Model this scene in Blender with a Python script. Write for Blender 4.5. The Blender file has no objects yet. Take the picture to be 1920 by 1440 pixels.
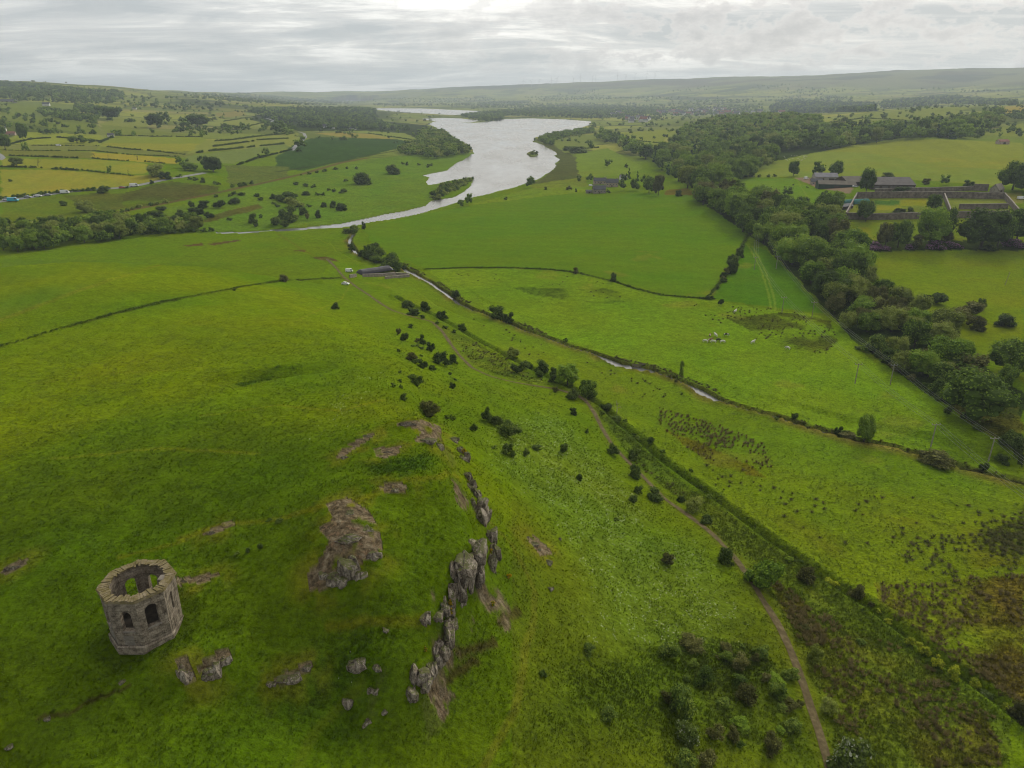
import bpy, math, random
import numpy as np
from math import radians, sin, cos, tan, pi, sqrt, atan2, exp
random.seed(7); rng = np.random.default_rng(7)
S = bpy.context.scene
COL = S.collection

# ------------------------------------------------------------------ camera
H = 90.0                      # metres above the loch
PITCH = radians(22.2)
F = 1340.0                    # focal length in pixels of the 1920 px wide photograph
cam_d = bpy.data.cameras.new("camera"); cam = bpy.data.objects.new("camera", cam_d); COL.objects.link(cam)
cam_d.sensor_width = 36.0; cam_d.lens = 36.0 * F / 1920.0
cam_d.clip_start = 0.5; cam_d.clip_end = 60000.0
cam.location = (0, 0, H); cam.rotation_euler = (pi / 2 - PITCH, 0, 0)
S.camera = cam

# ------------------------------------------------------------------ world: overcast sky
SUN_EL, SUN_AZ = radians(32), radians(30)      # ahead and to the right of the view
W = bpy.data.worlds.new("World"); S.world = W; W.use_nodes = True
nt = W.node_tree; nt.nodes.clear()
def N(tree, t, **kw):
    n = tree.nodes.new(t)
    for k, v in kw.items(): setattr(n, k, v)
    return n
def L(tree, a, b): tree.links.new(a, b)
def math_(tree, op, a, b=None, c=None):
    n = N(tree, 'ShaderNodeMath', operation=op)
    for i, v in enumerate((a, b, c)):
        if v is None: continue
        if isinstance(v, (int, float)): n.inputs[i].default_value = v
        else: L(tree, v, n.inputs[i])
    return n.outputs[0]
def ramp(tree, fac, stops, interp='LINEAR'):
    n = N(tree, 'ShaderNodeValToRGB'); n.color_ramp.interpolation = interp
    el = n.color_ramp.elements
    while len(el) < len(stops): el.new(0.5)
    for e, (p, c) in zip(el, stops):
        e.position = p; e.color = (*c, 1) if len(c) == 3 else c
    L(tree, fac, n.inputs[0]); return n.outputs[0]
def mix(tree, fac, a, b, mode='MIX'):
    n = N(tree, 'ShaderNodeMix', data_type='RGBA', blend_type=mode, clamp_factor=True)
    for sock, v in ((n.inputs[0], fac), (n.inputs[6], a), (n.inputs[7], b)):
        if isinstance(v, (int, float)): sock.default_value = v
        elif isinstance(v, tuple): sock.default_value = (*v[:3], 1)
        else: L(tree, v, sock)
    return n.outputs[2]
tc = N(nt, 'ShaderNodeTexCoord'); sep = N(nt, 'ShaderNodeSeparateXYZ'); L(nt, tc.outputs['Generated'], sep.inputs[0])
zc = math_(nt, 'ADD', math_(nt, 'MAXIMUM', sep.outputs[2], 0.0), 0.10)
px_ = math_(nt, 'DIVIDE', sep.outputs[0], zc); py_ = math_(nt, 'DIVIDE', sep.outputs[1], zc)
cmb = N(nt, 'ShaderNodeCombineXYZ'); L(nt, px_, cmb.inputs[0]); L(nt, py_, cmb.inputs[1])
def wnoise(scale, detail, rough, dist, off, sx=1.0, sy=1.0, src=None):
    m = N(nt, 'ShaderNodeMapping'); m.inputs['Location'].default_value = off; m.inputs['Scale'].default_value = (sx, sy, 1)
    L(nt, src or cmb.outputs[0], m.inputs[0])
    n = N(nt, 'ShaderNodeTexNoise'); n.inputs['Scale'].default_value = scale; n.inputs['Detail'].default_value = detail
    n.inputs['Roughness'].default_value = rough; n.inputs['Distortion'].default_value = dist
    L(nt, m.outputs[0], n.inputs['Vector']); return n.outputs[0]
sheet = wnoise(0.46, 12, 0.64, 0.7, (3.1, 1.7, 0.0), 0.75, 1.15)
veil = wnoise(1.3, 10, 0.66, 0.9, (9.4, 4.2, 2.0), 0.6, 1.3)
# low heaped clouds sit in a band near the horizon, so they live in direction space
puff = wnoise(9.0, 7, 0.58, 0.35, (0.35, 0.2, 0.1), 1.0, 1.0, None)
mp = N(nt, 'ShaderNodeMapping'); mp.inputs['Scale'].default_value = (1.0, 1.0, 2.1); mp.inputs['Location'].default_value = (0.3, 0, 0.1)
L(nt, tc.outputs['Generated'], mp.inputs[0])
pn = N(nt, 'ShaderNodeTexNoise'); pn.inputs['Scale'].default_value = 15; pn.inputs['Detail'].default_value = 10; pn.inputs['Roughness'].default_value = 0.62
L(nt, mp.outputs[0], pn.inputs['Vector'])
sky = N(nt, 'ShaderNodeTexSky', sky_type='NISHITA', sun_disc=False, sun_elevation=SUN_EL, sun_rotation=SUN_AZ)
cl = math_(nt, 'ADD', math_(nt, 'MULTIPLY', sheet, 0.66), math_(nt, 'MULTIPLY', veil, 0.34))
clcol = ramp(nt, cl, [(0.415, (0.45, 0.475, 0.485)), (0.465, (0.56, 0.572, 0.57)), (0.51, (0.68, 0.68, 0.66)), (0.545, (0.88, 0.87, 0.83)), (0.595, (1.05, 1.03, 0.98))])
band = ramp(nt, sep.outputs[2], [(0.0, (0.35,) * 3), (0.03, (1,) * 3), (0.11, (0.75,) * 3), (0.20, (0, 0, 0))])
rightw = ramp(nt, math_(nt, 'ADD', math_(nt, 'MULTIPLY', sep.outputs[0], 0.8), 0.5), [(0.30, (.15,) * 3), (0.66, (1,) * 3)])
pm = ramp(nt, pn.outputs[0], [(0.485, (0, 0, 0)), (0.545, (1,) * 3)])
pf = math_(nt, 'MULTIPLY', math_(nt, 'MULTIPLY', pm, band), rightw)
puffcol = ramp(nt, pn.outputs[0], [(0.48, (0.84, 0.81, 0.77)), (0.56, (0.62, 0.60, 0.585)), (0.66, (0.46, 0.45, 0.445))])
clcol = mix(nt, math_(nt, 'MULTIPLY', pf, 0.95), clcol, puffcol)
clcol = mix(nt, math_(nt, 'MULTIPLY', math_(nt, 'MULTIPLY', rightw, 0.5), 0.9), clcol, mix(nt, 1.0, clcol, (1.035, 0.99, 0.965), 'MULTIPLY'))
# out-of-view sky shaped for directional light: brighter sunward, dimmer overhead and behind
sdv = N(nt, 'ShaderNodeVectorMath', operation='DOT_PRODUCT'); sdv.inputs[1].default_value = (sin(SUN_AZ) * cos(SUN_EL), cos(SUN_AZ) * cos(SUN_EL), sin(SUN_EL)); L(nt, tc.outputs['Generated'], sdv.inputs[0])
thick = ramp(nt, math_(nt, 'ADD', math_(nt, 'MULTIPLY', sdv.outputs['Value'], .5), .5), [(0.25, (.42, .44, .47)), (0.6, (.62, .63, .65)), (0.82, (1.15, 1.12, 1.08)), (1.0, (2.3, 2.2, 2.0))])
high = ramp(nt, sep.outputs[2], [(0.11, (0, 0, 0)), (0.24, (1,) * 3)])
back = ramp(nt, math_(nt, 'ADD', math_(nt, 'MULTIPLY', sep.outputs[1], .5), .5), [(0.35, (1,) * 3), (0.62, (0, 0, 0))])
clcol = mix(nt, math_(nt, 'MAXIMUM', high, back), clcol, mix(nt, 1.0, clcol, thick, 'MULTIPLY'))
skyd = N(nt, 'ShaderNodeVectorMath', operation='SCALE'); skyd.inputs[3].default_value = 1.0; L(nt, sky.outputs[0], skyd.inputs[0])
bg1 = N(nt, 'ShaderNodeBackground'); bg1.inputs[1].default_value = 0.08; L(nt, skyd.outputs[0], bg1.inputs[0])
bg2 = N(nt, 'ShaderNodeBackground'); bg2.inputs[1].default_value = 1.02; L(nt, clcol, bg2.inputs[0])
ms = N(nt, 'ShaderNodeMixShader'); ms.inputs[0].default_value = 0.93
L(nt, bg1.outputs[0], ms.inputs[1]); L(nt, bg2.outputs[0], ms.inputs[2])
wo = N(nt, 'ShaderNodeOutputWorld'); L(nt, ms.outputs[0], wo.inputs[0])

sun_d = bpy.data.lights.new("sun", 'SUN'); sun_d.energy = 1.5; sun_d.angle = radians(10); sun_d.color = (1.0, 0.95, 0.86)
sun = bpy.data.objects.new("sun", sun_d); COL.objects.link(sun)
sun.rotation_euler = (pi / 2 - SUN_EL, 0, pi - SUN_AZ)

S.view_settings.view_transform = 'Standard'; S.view_settings.look = 'None'
S.view_settings.exposure = 0.3; S.view_settings.gamma = 1.0; S.view_settings.use_curve_mapping = False
S.render.engine = 'CYCLES'
S.cycles.use_denoising = True; S.cycles.use_adaptive_sampling = True; S.cycles.adaptive_threshold = 0.02
S.cycles.pixel_filter_type = 'BLACKMAN_HARRIS'; S.cycles.filter_width = 1.05
S.cycles.max_bounces = 6; S.cycles.diffuse_bounces = 2; S.cycles.glossy_bounces = 2; S.cycles.transmission_bounces = 2
S.cycles.transparent_max_bounces = 6; S.cycles.volume_bounces = 0; S.cycles.caustics_reflective = False

# ------------------------------------------------------------------ photograph geometry -> world
CP, SP = cos(PITCH), sin(PITCH)
def ray(px, py):
    dx, dy = (np.asarray(px, float) - 960) / F, (np.asarray(py, float) - 720) / F
    return dx, CP - SP * dy, -(SP + CP * dy)           # x, y, z of the ray for unit depth
def at_z(px, py, z):
    a, b, c = ray(px, py); s = (z - H) / c
    return a * s, b * s, z + 0 * s
def at_y(px, py, Y):
    a, b, c = ray(px, py); s = Y / b
    return a * s, Y + 0 * s, H + c * s
def to_px(x, y, z):
    d = y * CP - (z - H) * SP
    u = x / d; v = -(y * SP + (z - H) * CP) / d
    return 960 + F * u, 720 + F * v, d

# ------------------------------------------------------------------ noise
def _h(ix, iy, s):
    n = (ix.astype(np.int64) * 374761393 + iy.astype(np.int64) * 668265263 + s * 974634777) & 0xffffffff
    n = ((n ^ (n >> 13)) * 1274126177) & 0xffffffff
    return ((n ^ (n >> 16)) & 0xffff) / 65535.0
def vnoise(x, y, s=0):
    ix, iy = np.floor(x), np.floor(y); fx, fy = x - ix, y - iy
    fx = fx * fx * (3 - 2 * fx); fy = fy * fy * (3 - 2 * fy)
    a = _h(ix, iy, s); b = _h(ix + 1, iy, s); c = _h(ix, iy + 1, s); d = _h(ix + 1, iy + 1, s)
    return (a + (b - a) * fx) * (1 - fy) + (c + (d - c) * fx) * fy
def fbm(x, y, sc, o=4, s=0, g=0.5):
    t = 0; A = 1; T = 0; x = np.asarray(x, float) / sc; y = np.asarray(y, float) / sc
    for k in range(o):
        t = t + A * vnoise(x, y, s + k * 17); T += A; A *= g
        x, y = (x * 0.8 - y * 0.6) * 2.03 + 11.3, (x * 0.6 + y * 0.8) * 2.03 + 5.7
    return t / T - 0.5
def sstep(a, b, x):
    t = np.clip((x - a) / (b - a), 0, 1); return t * t * (3 - 2 * t)
def poly_dist(x, y, P, want_t=False):
    """distance to polyline P (n,2), signed side (+ = right of travel) and arc parameter 0..n-1"""
    best = np.full(np.shape(x), 1e18); sd = np.zeros(np.shape(x)); tt = np.zeros(np.shape(x))
    for i in range(len(P) - 1):
        ax, ay = P[i]; bx, by = P[i + 1]; ex, ey = bx - ax, by - ay
        l2 = ex * ex + ey * ey + 1e-9
        t = np.clip(((x - ax) * ex + (y - ay) * ey) / l2, 0, 1)
        qx, qy = x - ax - t * ex, y - ay - t * ey; d = qx * qx + qy * qy
        m = d < best
        best = np.where(m, d, best); sd = np.where(m, np.sign(ey * (x - ax) - ex * (y - ay)), sd); tt = np.where(m, i + t, tt)
    return np.sqrt(best), sd, tt
def inside(x, y, P):
    r = np.zeros(np.shape(x), bool); n = len(P)
    for i in range(n):
        ax, ay = P[i]; bx, by = P[(i + 1) % n]
        if ay == by: continue
        c = (ay > y) != (by > y)
        r ^= c & (x < (bx - ax) * (y - ay) / (by - ay) + ax)
    return r

# ------------------------------------------------------------------ terrain: control heights read off the photograph
CZ = [  # pixel x, pixel y, height (m)
 (275,1212,39),(0,1440,33),(480,1440,33),(250,1340,36),(0,1200,37),(500,1250,36),(640,1320,32),(150,1080,39),
 (620,1030,42),(740,940,43),(860,940,43),(780,800,42),(820,880,43),(640,850,41),(700,1150,39),(560,1150,39),
 (0,1000,37),(300,950,38.5),(0,800,34),(300,750,35),(500,690,33),(640,720,36),(740,720,36),(560,600,28),(0,650,29),(300,570,26),(480,545,21),
 (620,540,9),(650,600,19),(700,640,24),(740,650,27),(0,560,29),(150,510,29),(300,500,24),(0,487,29),(150,470,25),(300,457,19),(400,450,14),(500,447,9),(560,440,5),(630,450,2.5),(640,480,4),(640,505,4),
 (700,512,2.5),(680,540,4),(730,560,4.5),(770,590,6.5),(830,620,7),(850,650,8),(880,690,9.5),(960,718,8.5),(1040,730,5.5),(1100,752,5),(1140,820,6.5),(1200,890,6.5),(1300,970,6.5),(1390,1060,7),(1460,1170,7.5),(1510,1290,8),(1555,1440,8.5),
 (980,1000,26),(1000,1200,25),(900,1320,27),(850,1430,26),(1100,1000,19),(1200,1200,14.5),(1300,1400,14),(1330,1100,10),(1100,870,13),(1000,790,17),(940,740,16),(905,820,25),(870,760,26),(1050,1350,23),(830,700,19),(800,660,16),(790,630,10),
 (760,530,1.5),(900,620,2.5),(1000,670,2.5),(1150,790,3),(1300,900,3),(1450,1020,3.2),(1600,1130,3.5),(1750,1250,4),(1900,1380,4.5),
 (1500,950,2.5),(1800,1080,3),(1900,960,2.5),(1300,740,1.8),(1100,670,1.6),(1600,840,2),(1900,920,2.2),(1500,700,2.5),(1300,620,2.5),(1700,780,3),
 (900,530,2),(1100,540,3),(1330,565,4),(1000,470,3.5),(1200,440,6.5),(1380,450,5),(1100,375,4),(720,440,1.5),(760,420,1.2),(900,385,1.2),(1000,350,1.5),(1280,370,7),
 (1470,560,4),(1550,640,4),(1680,740,4.5),(1830,830,4.5),(1920,900,4),
 (250,430,2.5),(100,440,3),(0,440,4),(400,400,2.5),(550,400,1.5),(650,400,1.0),(600,340,2.5),(720,320,1.5),(800,300,1.5),(500,350,4),(300,380,5),(150,400,5),(0,410,6),
]
CY = [  # pixel x, pixel y, forward distance (m)
 (1640,480,400),(1760,475,395),(1910,480,390),(1800,560,312),(1910,680,228),(1720,560,306),(1600,450,420),
 (1600,400,495),(1750,390,500),(1900,390,490),(1600,340,615),(1750,340,610),(1900,335,600),(1480,330,620),(1420,320,640),
 (1500,290,780),(1700,290,780),(1900,290,760),(1600,265,950),(1750,255,1000),(1900,258,950),(1480,275,900),
 (1350,330,640),(1250,340,640),(1150,345,655),(1200,300,820),(1130,270,1020),(1080,262,1100),(1300,290,860),(1400,265,1050),
 (1600,225,1500),(1750,205,1700),(1880,200,1700),(1900,235,1250),(1750,228,1350),(1500,225,1700),(1350,225,1900),(1200,235,1700),
 (1250,222,2900),(1150,222,3000),(1400,214,3200),(1300,208,3900),(1100,205,4600),(1500,190,4300),(1700,185,4000),(1900,182,3600),
 (1600,170,5500),(1800,160,5500),(1400,175,6000),(1200,180,7000),(1000,190,6500),(900,200,5600),(1000,178,8200),
 (1000,155,9500),(1100,154,9500),(1200,151,9000),(1300,148,8600),(1400,141,8200),(1500,141,8000),(1600,136,7600),(1700,133,7300),(1800,130,7000),(1920,127,6700),
 (880,163,10000),(760,168,10800),(640,171,11500),(500,169,9000),(400,168,7500),(300,166,6000),(220,165,5000),(140,158,4300),(50,152,3900),(0,153,3700),
 (0,178,2400),(100,185,2400),(0,200,1900),(200,195,2300),(300,200,2400),(150,225,1500),(0,225,1500),(300,235,1500),(0,260,1050),(150,262,1080),(300,260,1120),
 (0,300,800),(150,300,800),(300,290,880),(420,300,830),(500,280,980),(560,250,1350),(450,235,1600),(450,200,2700),(600,200,3200),(600,225,2200),(650,240,1800),
 (0,340,640),(150,345,620),(300,325,690),(400,320,720),(0,375,540),(680,215,2900),(700,250,1500),(640,285,930),(560,310,770),(500,190,4500),(650,193.5,6500),(800,194,6500),(660,196.5,5500),(560,195,5200),
 (780,255,1250),(850,275,1010),(800,228,2200),
 # behind the skylines the land falls away
]
CR = [(-13.3,7600,1.5),(-12.5,8200,1),(-13.6,8800,1),(-12.2,6900,2.5),(-13,6300,3.5),(-14.5,7300,3),(-11.5,7600,3),(-45,5500,60),(-30,7000,40),(-20,9000,30),(-45,14000,20),(-15,14000,30),(0,14000,60),(20,12500,120),(35,10500,180),(45,10000,200),(45,14000,90),(20,14500,80),(35,14000,90),
      (-50,300,25),(-50,120,34),(-50,60,34),(50,60,4),(50,120,3),(50,250,3),(50,450,10),(48,900,35),(-50,800,30),(-50,2000,80),(50,2000,60),(50,5000,150),
      (0,20,20),(-40,20,31),(40,20,9),(0,40,24),(-30,42,33),(20,40,14),(35,45,8)]
LOCH_Z = 0.0
def W2(pts, z=0.0):
    p = np.array(pts, float); x, y, _ = at_z(p[:, 0], p[:, 1], z); return np.stack([x, y], 1)
loch_px = [(405,436.5),(450,435.5),(500,432.5),(560,428),(600,424),(640,420),(680,411.5),(720,402),(760,396),(800,386),(812,377),(850,370),(880,352),(888,340),(889,334),(878,333),(850,338),(822,345),(803,347),(800,342),(808,333),(792,329),(810,325),(840,319),(860,305),(890,288),(880,276),(865,268),(850,258),(838,247),(820,240),(803,233),(815,228),(880,231),(905,229),(950,223),(1000,222),(1060,224),(1110,228),(1100,236),(1070,246),(1030,253),(1005,258),(1000,266),(1020,273),(1040,285),(1047,300),(1038,317),(1018,332),(995,343),(965,351),(930,358),(905,366),(880,371),(868,378),(820,391),(790,400),(740,410),(700,416),(670,423),(640,427),(600,429),(560,432.5),(500,435.5),(450,438.5),(405,439)]
loch = W2(loch_px)
isle = W2([(988,289),(992,286.5),(1000,285.5),(1007,287),(1009,291),(1003,294),(994,294)])
loch2 = W2([(790,223),(830,221),(865,222),(900,226),(880,230),(830,230)])
barr = W2([(690,204),(720,203),(790,203.5),(850,206),(905,208.5),(880,213),(850,216),(800,213),(740,209.5)])
kil = W2([(612,189.5),(650,188.2),(700,189),(690,190.6),(640,190.8)])
WATERS = [loch, loch2, barr, kil]
# the burn that runs down the valley, and the crag line of the hill
burn_px = [(662,440),(655,455),(668,475),(700,488),(745,497),(770,510),(800,528),(838,551),(862,571),(900,587),(940,602),(1000,626),(1060,649),(1110,662),(1160,684),(1210,694),(1250,706),(1290,722),(1335,748),(1390,768),(1450,784),(1530,808),(1600,829),(1680,845),(1760,868),(1830,890),(1930,915)]
burn = W2(burn_px, 1.2)
cliff_px = [(700,1390),(765,1300),(800,1240),(828,1150),(842,1065),(868,1010),(900,985),(892,930),(872,880),(850,830),(825,795),(808,765),(785,720),(760,680),(745,640)]
cliff_z = [33,35,37,40,41,42,42,42.5,43,42,42,40,36,31,27]
cliff = np.array([[*at_z(a, b, z)[:2]] for (a, b), z in zip(cliff_px, cliff_z)])
cliff_h = np.array([0,1.2,2.2,3.6,5.4,6.2,5.6,5.2,4,2.6,3.6,2.6,1.8,1,0.0])
_cs = np.concatenate([np.stack([cliff[i] + (cliff[i + 1] - cliff[i]) * k / 5 for k in range(5)]) for i in range(len(cliff) - 1)] + [cliff[-1:]])
_ch = np.interp(np.arange(len(_cs)) / 5.0, np.arange(len(cliff)), cliff_h)
def cliff_term(x, y):
    sh = np.shape(x); x = np.ravel(x); y = np.ravel(y); out = np.zeros(x.size)
    m = (np.abs(x - cliff[:, 0].mean()) < 110) & (y > 10) & (y < 300)
    x, y = x[m], y[m]
    if x.size == 0: return out.reshape(sh)
    d, s, t = poly_dist(x, y, cliff)
    sw = 0; sh_ = 0
    for (a, b), h in zip(_cs, _ch):
        w = 1 / ((x - a) ** 2 + (y - b) ** 2 + 2.0) ** 2; sw = sw + w; sh_ = sh_ + w * h
    h = sh_ / sw
    ww = .9 + 2.2 * vnoise(x / 4.0, y / 4.0, 5)
    sd = d * s + 4.0 * fbm(x, y, 5, 3, 44) + 2.6 * np.abs(fbm(x, y, 1.7, 3, 45)) * np.exp(-d / 5)
    out[m] = h * (0.5 - sstep(-ww, ww, sd)) * np.exp(-d / 15)
    return out.reshape(sh)
def uv(x, y): return np.arctan2(x, y) * 1.6, np.log(np.hypot(x, y) + 3)
ctl = []
for a, b, z in CZ:
    x, y, _ = at_z(a, b, z); ctl.append((float(x), float(y), z))
for a, b, Y in CY:
    x, y, z = at_y(a, b, Y); ctl.append((float(x), float(y), float(z)))
for th, r, z in CR: ctl.append((r * sin(radians(th)), r * cos(radians(th)), z))
ctl = np.array(ctl)
cz = ctl[:, 2] - cliff_term(ctl[:, 0], ctl[:, 1])
cu, cv = uv(ctl[:, 0], ctl[:, 1])
def ker(d): return d                         # linear kernel: no overshoot
K = ker(np.hypot(cu[:, None] - cu[None], cv[:, None] - cv[None])); n_ = len(ctl)
A = np.zeros((n_ + 1, n_ + 1)); A[:n_, :n_] = K - 0.012 * np.eye(n_); A[:n_, n_] = A[n_, :n_] = 1
wts = np.linalg.solve(A, np.concatenate([cz, [0]]))
def base_z(x, y):
    u, v = uv(x, y); sh = np.shape(u); u = u.ravel(); v = v.ravel(); out = np.empty(u.size)
    for i in range(0, u.size, 60000):
        sl = slice(i, i + 60000)
        out[sl] = ker(np.sqrt((u[sl, None] - cu) ** 2 + (v[sl, None] - cv) ** 2 + 0.0006)) @ wts[:n_] + wts[n_]
    return out.reshape(sh)
TH0, TH1, NT = radians(-50), radians(50), 1150
R0, R1, NR = 18.0, 14500.0, 1050
th = np.linspace(TH0, TH1, NT); lr = np.linspace(math.log(R0), math.log(R1), NR)
RR, TT = np.meshgrid(np.exp(lr), th, indexing='ij')
GX, GY = RR * np.sin(TT), RR * np.cos(TT)
# the smooth part is evaluated on a coarser grid and interpolated
cs = 4
thc = np.linspace(TH0, TH1, NT // cs + 2); lrc = np.linspace(lr[0], lr[-1], NR // cs + 2)
RC, TC = np.meshgrid(np.exp(lrc), thc, indexing='ij')
ZC = base_z(RC * np.sin(TC), RC * np.cos(TC))
def bil(Z, lr_, th_, l, t):
    a = np.clip((l - lr_[0]) / (lr_[1] - lr_[0]), 0, len(lr_) - 1.001); b = np.clip((t - th_[0]) / (th_[1] - th_[0]), 0, len(th_) - 1.001)
    i, j = a.astype(int), b.astype(int); fa, fb = a - i, b - j
    return (Z[i, j] * (1 - fb) + Z[i, j + 1] * fb) * (1 - fa) + (Z[i + 1, j] * (1 - fb) + Z[i + 1, j + 1] * fb) * fa
# smooth the coarse surface a little so that the linear kernel leaves no points
for _ in range(3):
    Zp = np.pad(ZC, 1, mode='edge'); ZC = (4 * ZC + Zp[:-2, 1:-1] + Zp[2:, 1:-1] + Zp[1:-1, :-2] + Zp[1:-1, 2:]) / 8
GZ = bil(ZC, lrc, thc, np.log(RR), TT)
near = sstep(400, 120, RR)
def wloc(pts, z): return np.array([[*at_z(a, b, z)[:2]] for a, b in pts])
# hollow on the hill, crags, banks
def mound(x, y, c, rx, ry, h, ang=0):
    dx, dy = x - c[0], y - c[1]; ca, sa = cos(ang), sin(ang)
    u, v = (dx * ca + dy * sa) / rx, (-dx * sa + dy * ca) / ry
    return h * np.exp(-(u * u + v * v))
hol = wloc([(505,702)], 34)[0]
GZ += mound(GX, GY, hol, 11, 3.2, -2.3, 0.35) + mound(GX, GY, hol + np.array([2.0, 5.5]), 14, 3, 0.9, 0.35)
for (a, b, z, rx, ry, h, an) in [(650,1010,42,6,9,2.0,0.5),(730,915,43,8,3.5,1.6,0.2),(740,800,42,12,3.0,1.4,0.25),(800,815,42,4,5,1.6,0.1),(640,850,41,10,3.5,1.0,0.6),(380,1240,37,6,2.5,1.6,0.35),(560,1255,36,6,2.0,1.4,0.3),(690,1235,36,4,2,1.2,0.1),(250,1235,37,9,3,-0.8,0.3),(450,1300,35,12,4,-1.5,0.3)]:
    GZ += mound(GX, GY, wloc([(a, b)], z)[0], rx, ry, h, an)
hillm = sstep(6, 20, GZ) * sstep(700, 350, RR)
GZ += hillm * (fbm(GX, GY, 26, 3, 3) * 1.5 + np.abs(fbm(GX + 0.4 * GY, GY, 9, 3, 9)) * 0.9)
GZ += cliff_term(GX, GY)
GZ += sstep(3, 12, GZ) * sstep(1500, 4000, RR) * fbm(GX, GY, 900, 6, 21, .55) * np.clip(RR / 4000, 0, 1.8) * 34
GZ += sstep(500, 1200, RR) * sstep(4, 14, GZ) * fbm(GX, GY, 160, 3, 31) * 8
fine = sstep(260, 90, RR)
GZ += fine * (fbm(GX, GY, 3.2, 3, 61) * 0.34 + fbm(GX, GY, 0.9, 2, 62) * 0.16) * np.where(GZ > 12, 1, 0.7)
# water bodies: land is held above the surface, beds are sunk
inw = np.zeros(GX.shape, bool)
jx, jy = fbm(GX, GY, 60, 3, 71) * 22 * np.clip(RR / 1200, .15, 1), fbm(GX, GY, 60, 3, 72) * 22 * np.clip(RR / 1200, .15, 1)
for Wp in WATERS: inw |= inside(GX + jx * 0.5, GY + jy, Wp)
inw &= ~inside(GX, GY, isle)
lowm = (RR > 330)
sm = lowm & (RR < 9000); dsh = np.full(GX.shape, 1e9)
for Wp in WATERS:
    dsh[sm] = np.minimum(dsh[sm], poly_dist(GX[sm], GY[sm], np.vstack([Wp, Wp[:1]]))[0])
GZ = np.where(sm & ~inw, np.minimum(GZ, .5 + .035 * np.maximum(dsh - 6, 0) + 12 * sstep(120, 420, dsh) + 400 * sstep(420, 1200, dsh)), GZ)
GZ = np.where(inw, -1.2, np.where(lowm, np.maximum(GZ, 0.45), GZ))
# the burn and the ditch are cut into the valley floor
mk = (RR < 700) & (GZ < 12)
db = np.full(GX.shape, 1e9); sb = np.zeros(GX.shape); tb = np.zeros(GX.shape)
db[mk], sb[mk], tb[mk] = poly_dist(GX[mk] + fbm(GX[mk], GY[mk], 14, 3, 8) * 3, GY[mk] + fbm(GX[mk], GY[mk], 14, 3, 18) * 3, burn)
GZ = np.where((db < 12) & (RR < 520), GZ * 0.25 + 1.5 * 0.75, GZ)
bwid = np.interp(tb, [0, 4.5, 5, 8, 9, 13.3, 14, 15, 15.6, 17, 17.5, 18, 18.5, 30], [.8, .8, 1.15, 1.0, .5, .45, 1.6, 1.3, .45, .5, 1.4, 1.2, .4, .4])
GZ = np.where(db < 7, GZ - 1.7 * sstep(bwid + .7, bwid - .2, db) + np.where(sb < 0, 0.55, np.where(bwid < 1.3, .62, .2)) * np.exp(-((db - bwid - 1.0) / 0.7) ** 2), GZ)
ditch_px = [(742,560),(770,580),(820,602),(870,630),(920,657),(980,690),(1030,718),(1075,738),(1130,768),(1180,815),(1250,875),(1320,925),(1400,985),(1480,1040),(1550,1090),(1630,1140),(1700,1195),(1790,1265),(1870,1325),(1960,1400)]
ditch = W2(ditch_px, 3.0)
mk = (RR < 500) & (GZ < 14)
dd = np.full(GX.shape, 1e9); sdd = np.zeros(GX.shape); tdd = np.zeros(GX.shape)
dd[mk], sdd[mk], tdd[mk] = poly_dist(GX[mk] + fbm(GX[mk], GY[mk], 9, 2, 28) * 1.6, GY[mk], ditch)
GZ = np.where(dd < 6, GZ - 1.2 * np.exp(-(dd / 0.9) ** 2) + 0.5 * np.exp(-((dd - 2.2) / 0.9) ** 2), GZ)
def gz(x, y):
    x = np.asarray(x, float); y = np.asarray(y, float)
    return bil(GZ, lr, th, np.log(np.hypot(x, y) + 1e-6), np.arctan2(x, y))
_ss = np.exp(np.linspace(math.log(35), math.log(14400), 2600))
def P(px, py):
    """first point of the terrain along the ray through a pixel"""
    a, b, c = ray(px, py); a, b, c = float(a), float(b), float(c)
    hz = np.hypot(a, b); s = _ss / hz
    f = H + c * s - gz(a * s, b * s)
    k = np.argmax(f < 0)
    if f[k] >= 0: k = len(s) - 1
    k = max(k, 1); f0, f1 = f[k - 1], f[k]
    t = f0 / (f0 - f1) if f0 > f1 else 1
    q = s[k - 1] + t * (s[k] - s[k - 1])
    return a * q, b * q, float(gz(a * q, b * q))
def PP(pts, sub=4, closed=True):
    pts = [tuple(p[:2]) for p in pts]; out = []; n = len(pts)
    for i in range(n if closed else n - 1):
        p, q = pts[i], pts[(i + 1) % n]
        for k in range(sub): out.append(P(p[0] + (q[0] - p[0]) * k / sub, p[1] + (q[1] - p[1]) * k / sub))
    if not closed: out.append(P(*pts[-1]))
    return np.array(out)
# ------------------------------------------------------------------ ground colours (what grows where)
def lin(c):
    c = np.asarray(c, float) / 255.0
    return np.where(c <= 0.04045, c / 12.92, ((c + 0.055) / 1.055) ** 2.4)
GK = 0.96                                         # photograph value -> reflectance under this sky
def gc(r, g, b): return lin((r, g, b)) * GK * np.array([1.18 if g > r + 14 else 1.05, .98, .80])
RGB = np.empty(GX.shape + (3,)); TUS = np.full(GX.shape, 0.25); ROCK = np.zeros(GX.shape); FLW = np.zeros(GX.shape)
RGB[:] = gc(86, 116, 14)
FB1, FB2, FB3 = fbm(GX, GY, 45, 4, 101), fbm(GX, GY, 9, 4, 111), fbm(GX, GY, 2.4, 3, 121)
def blend(m, c, a=1.0):
    a = (a * m)[..., None] if not np.isscalar(a) or True else a
    RGB[:] = RGB * (1 - a) + np.asarray(c) * a
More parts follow.
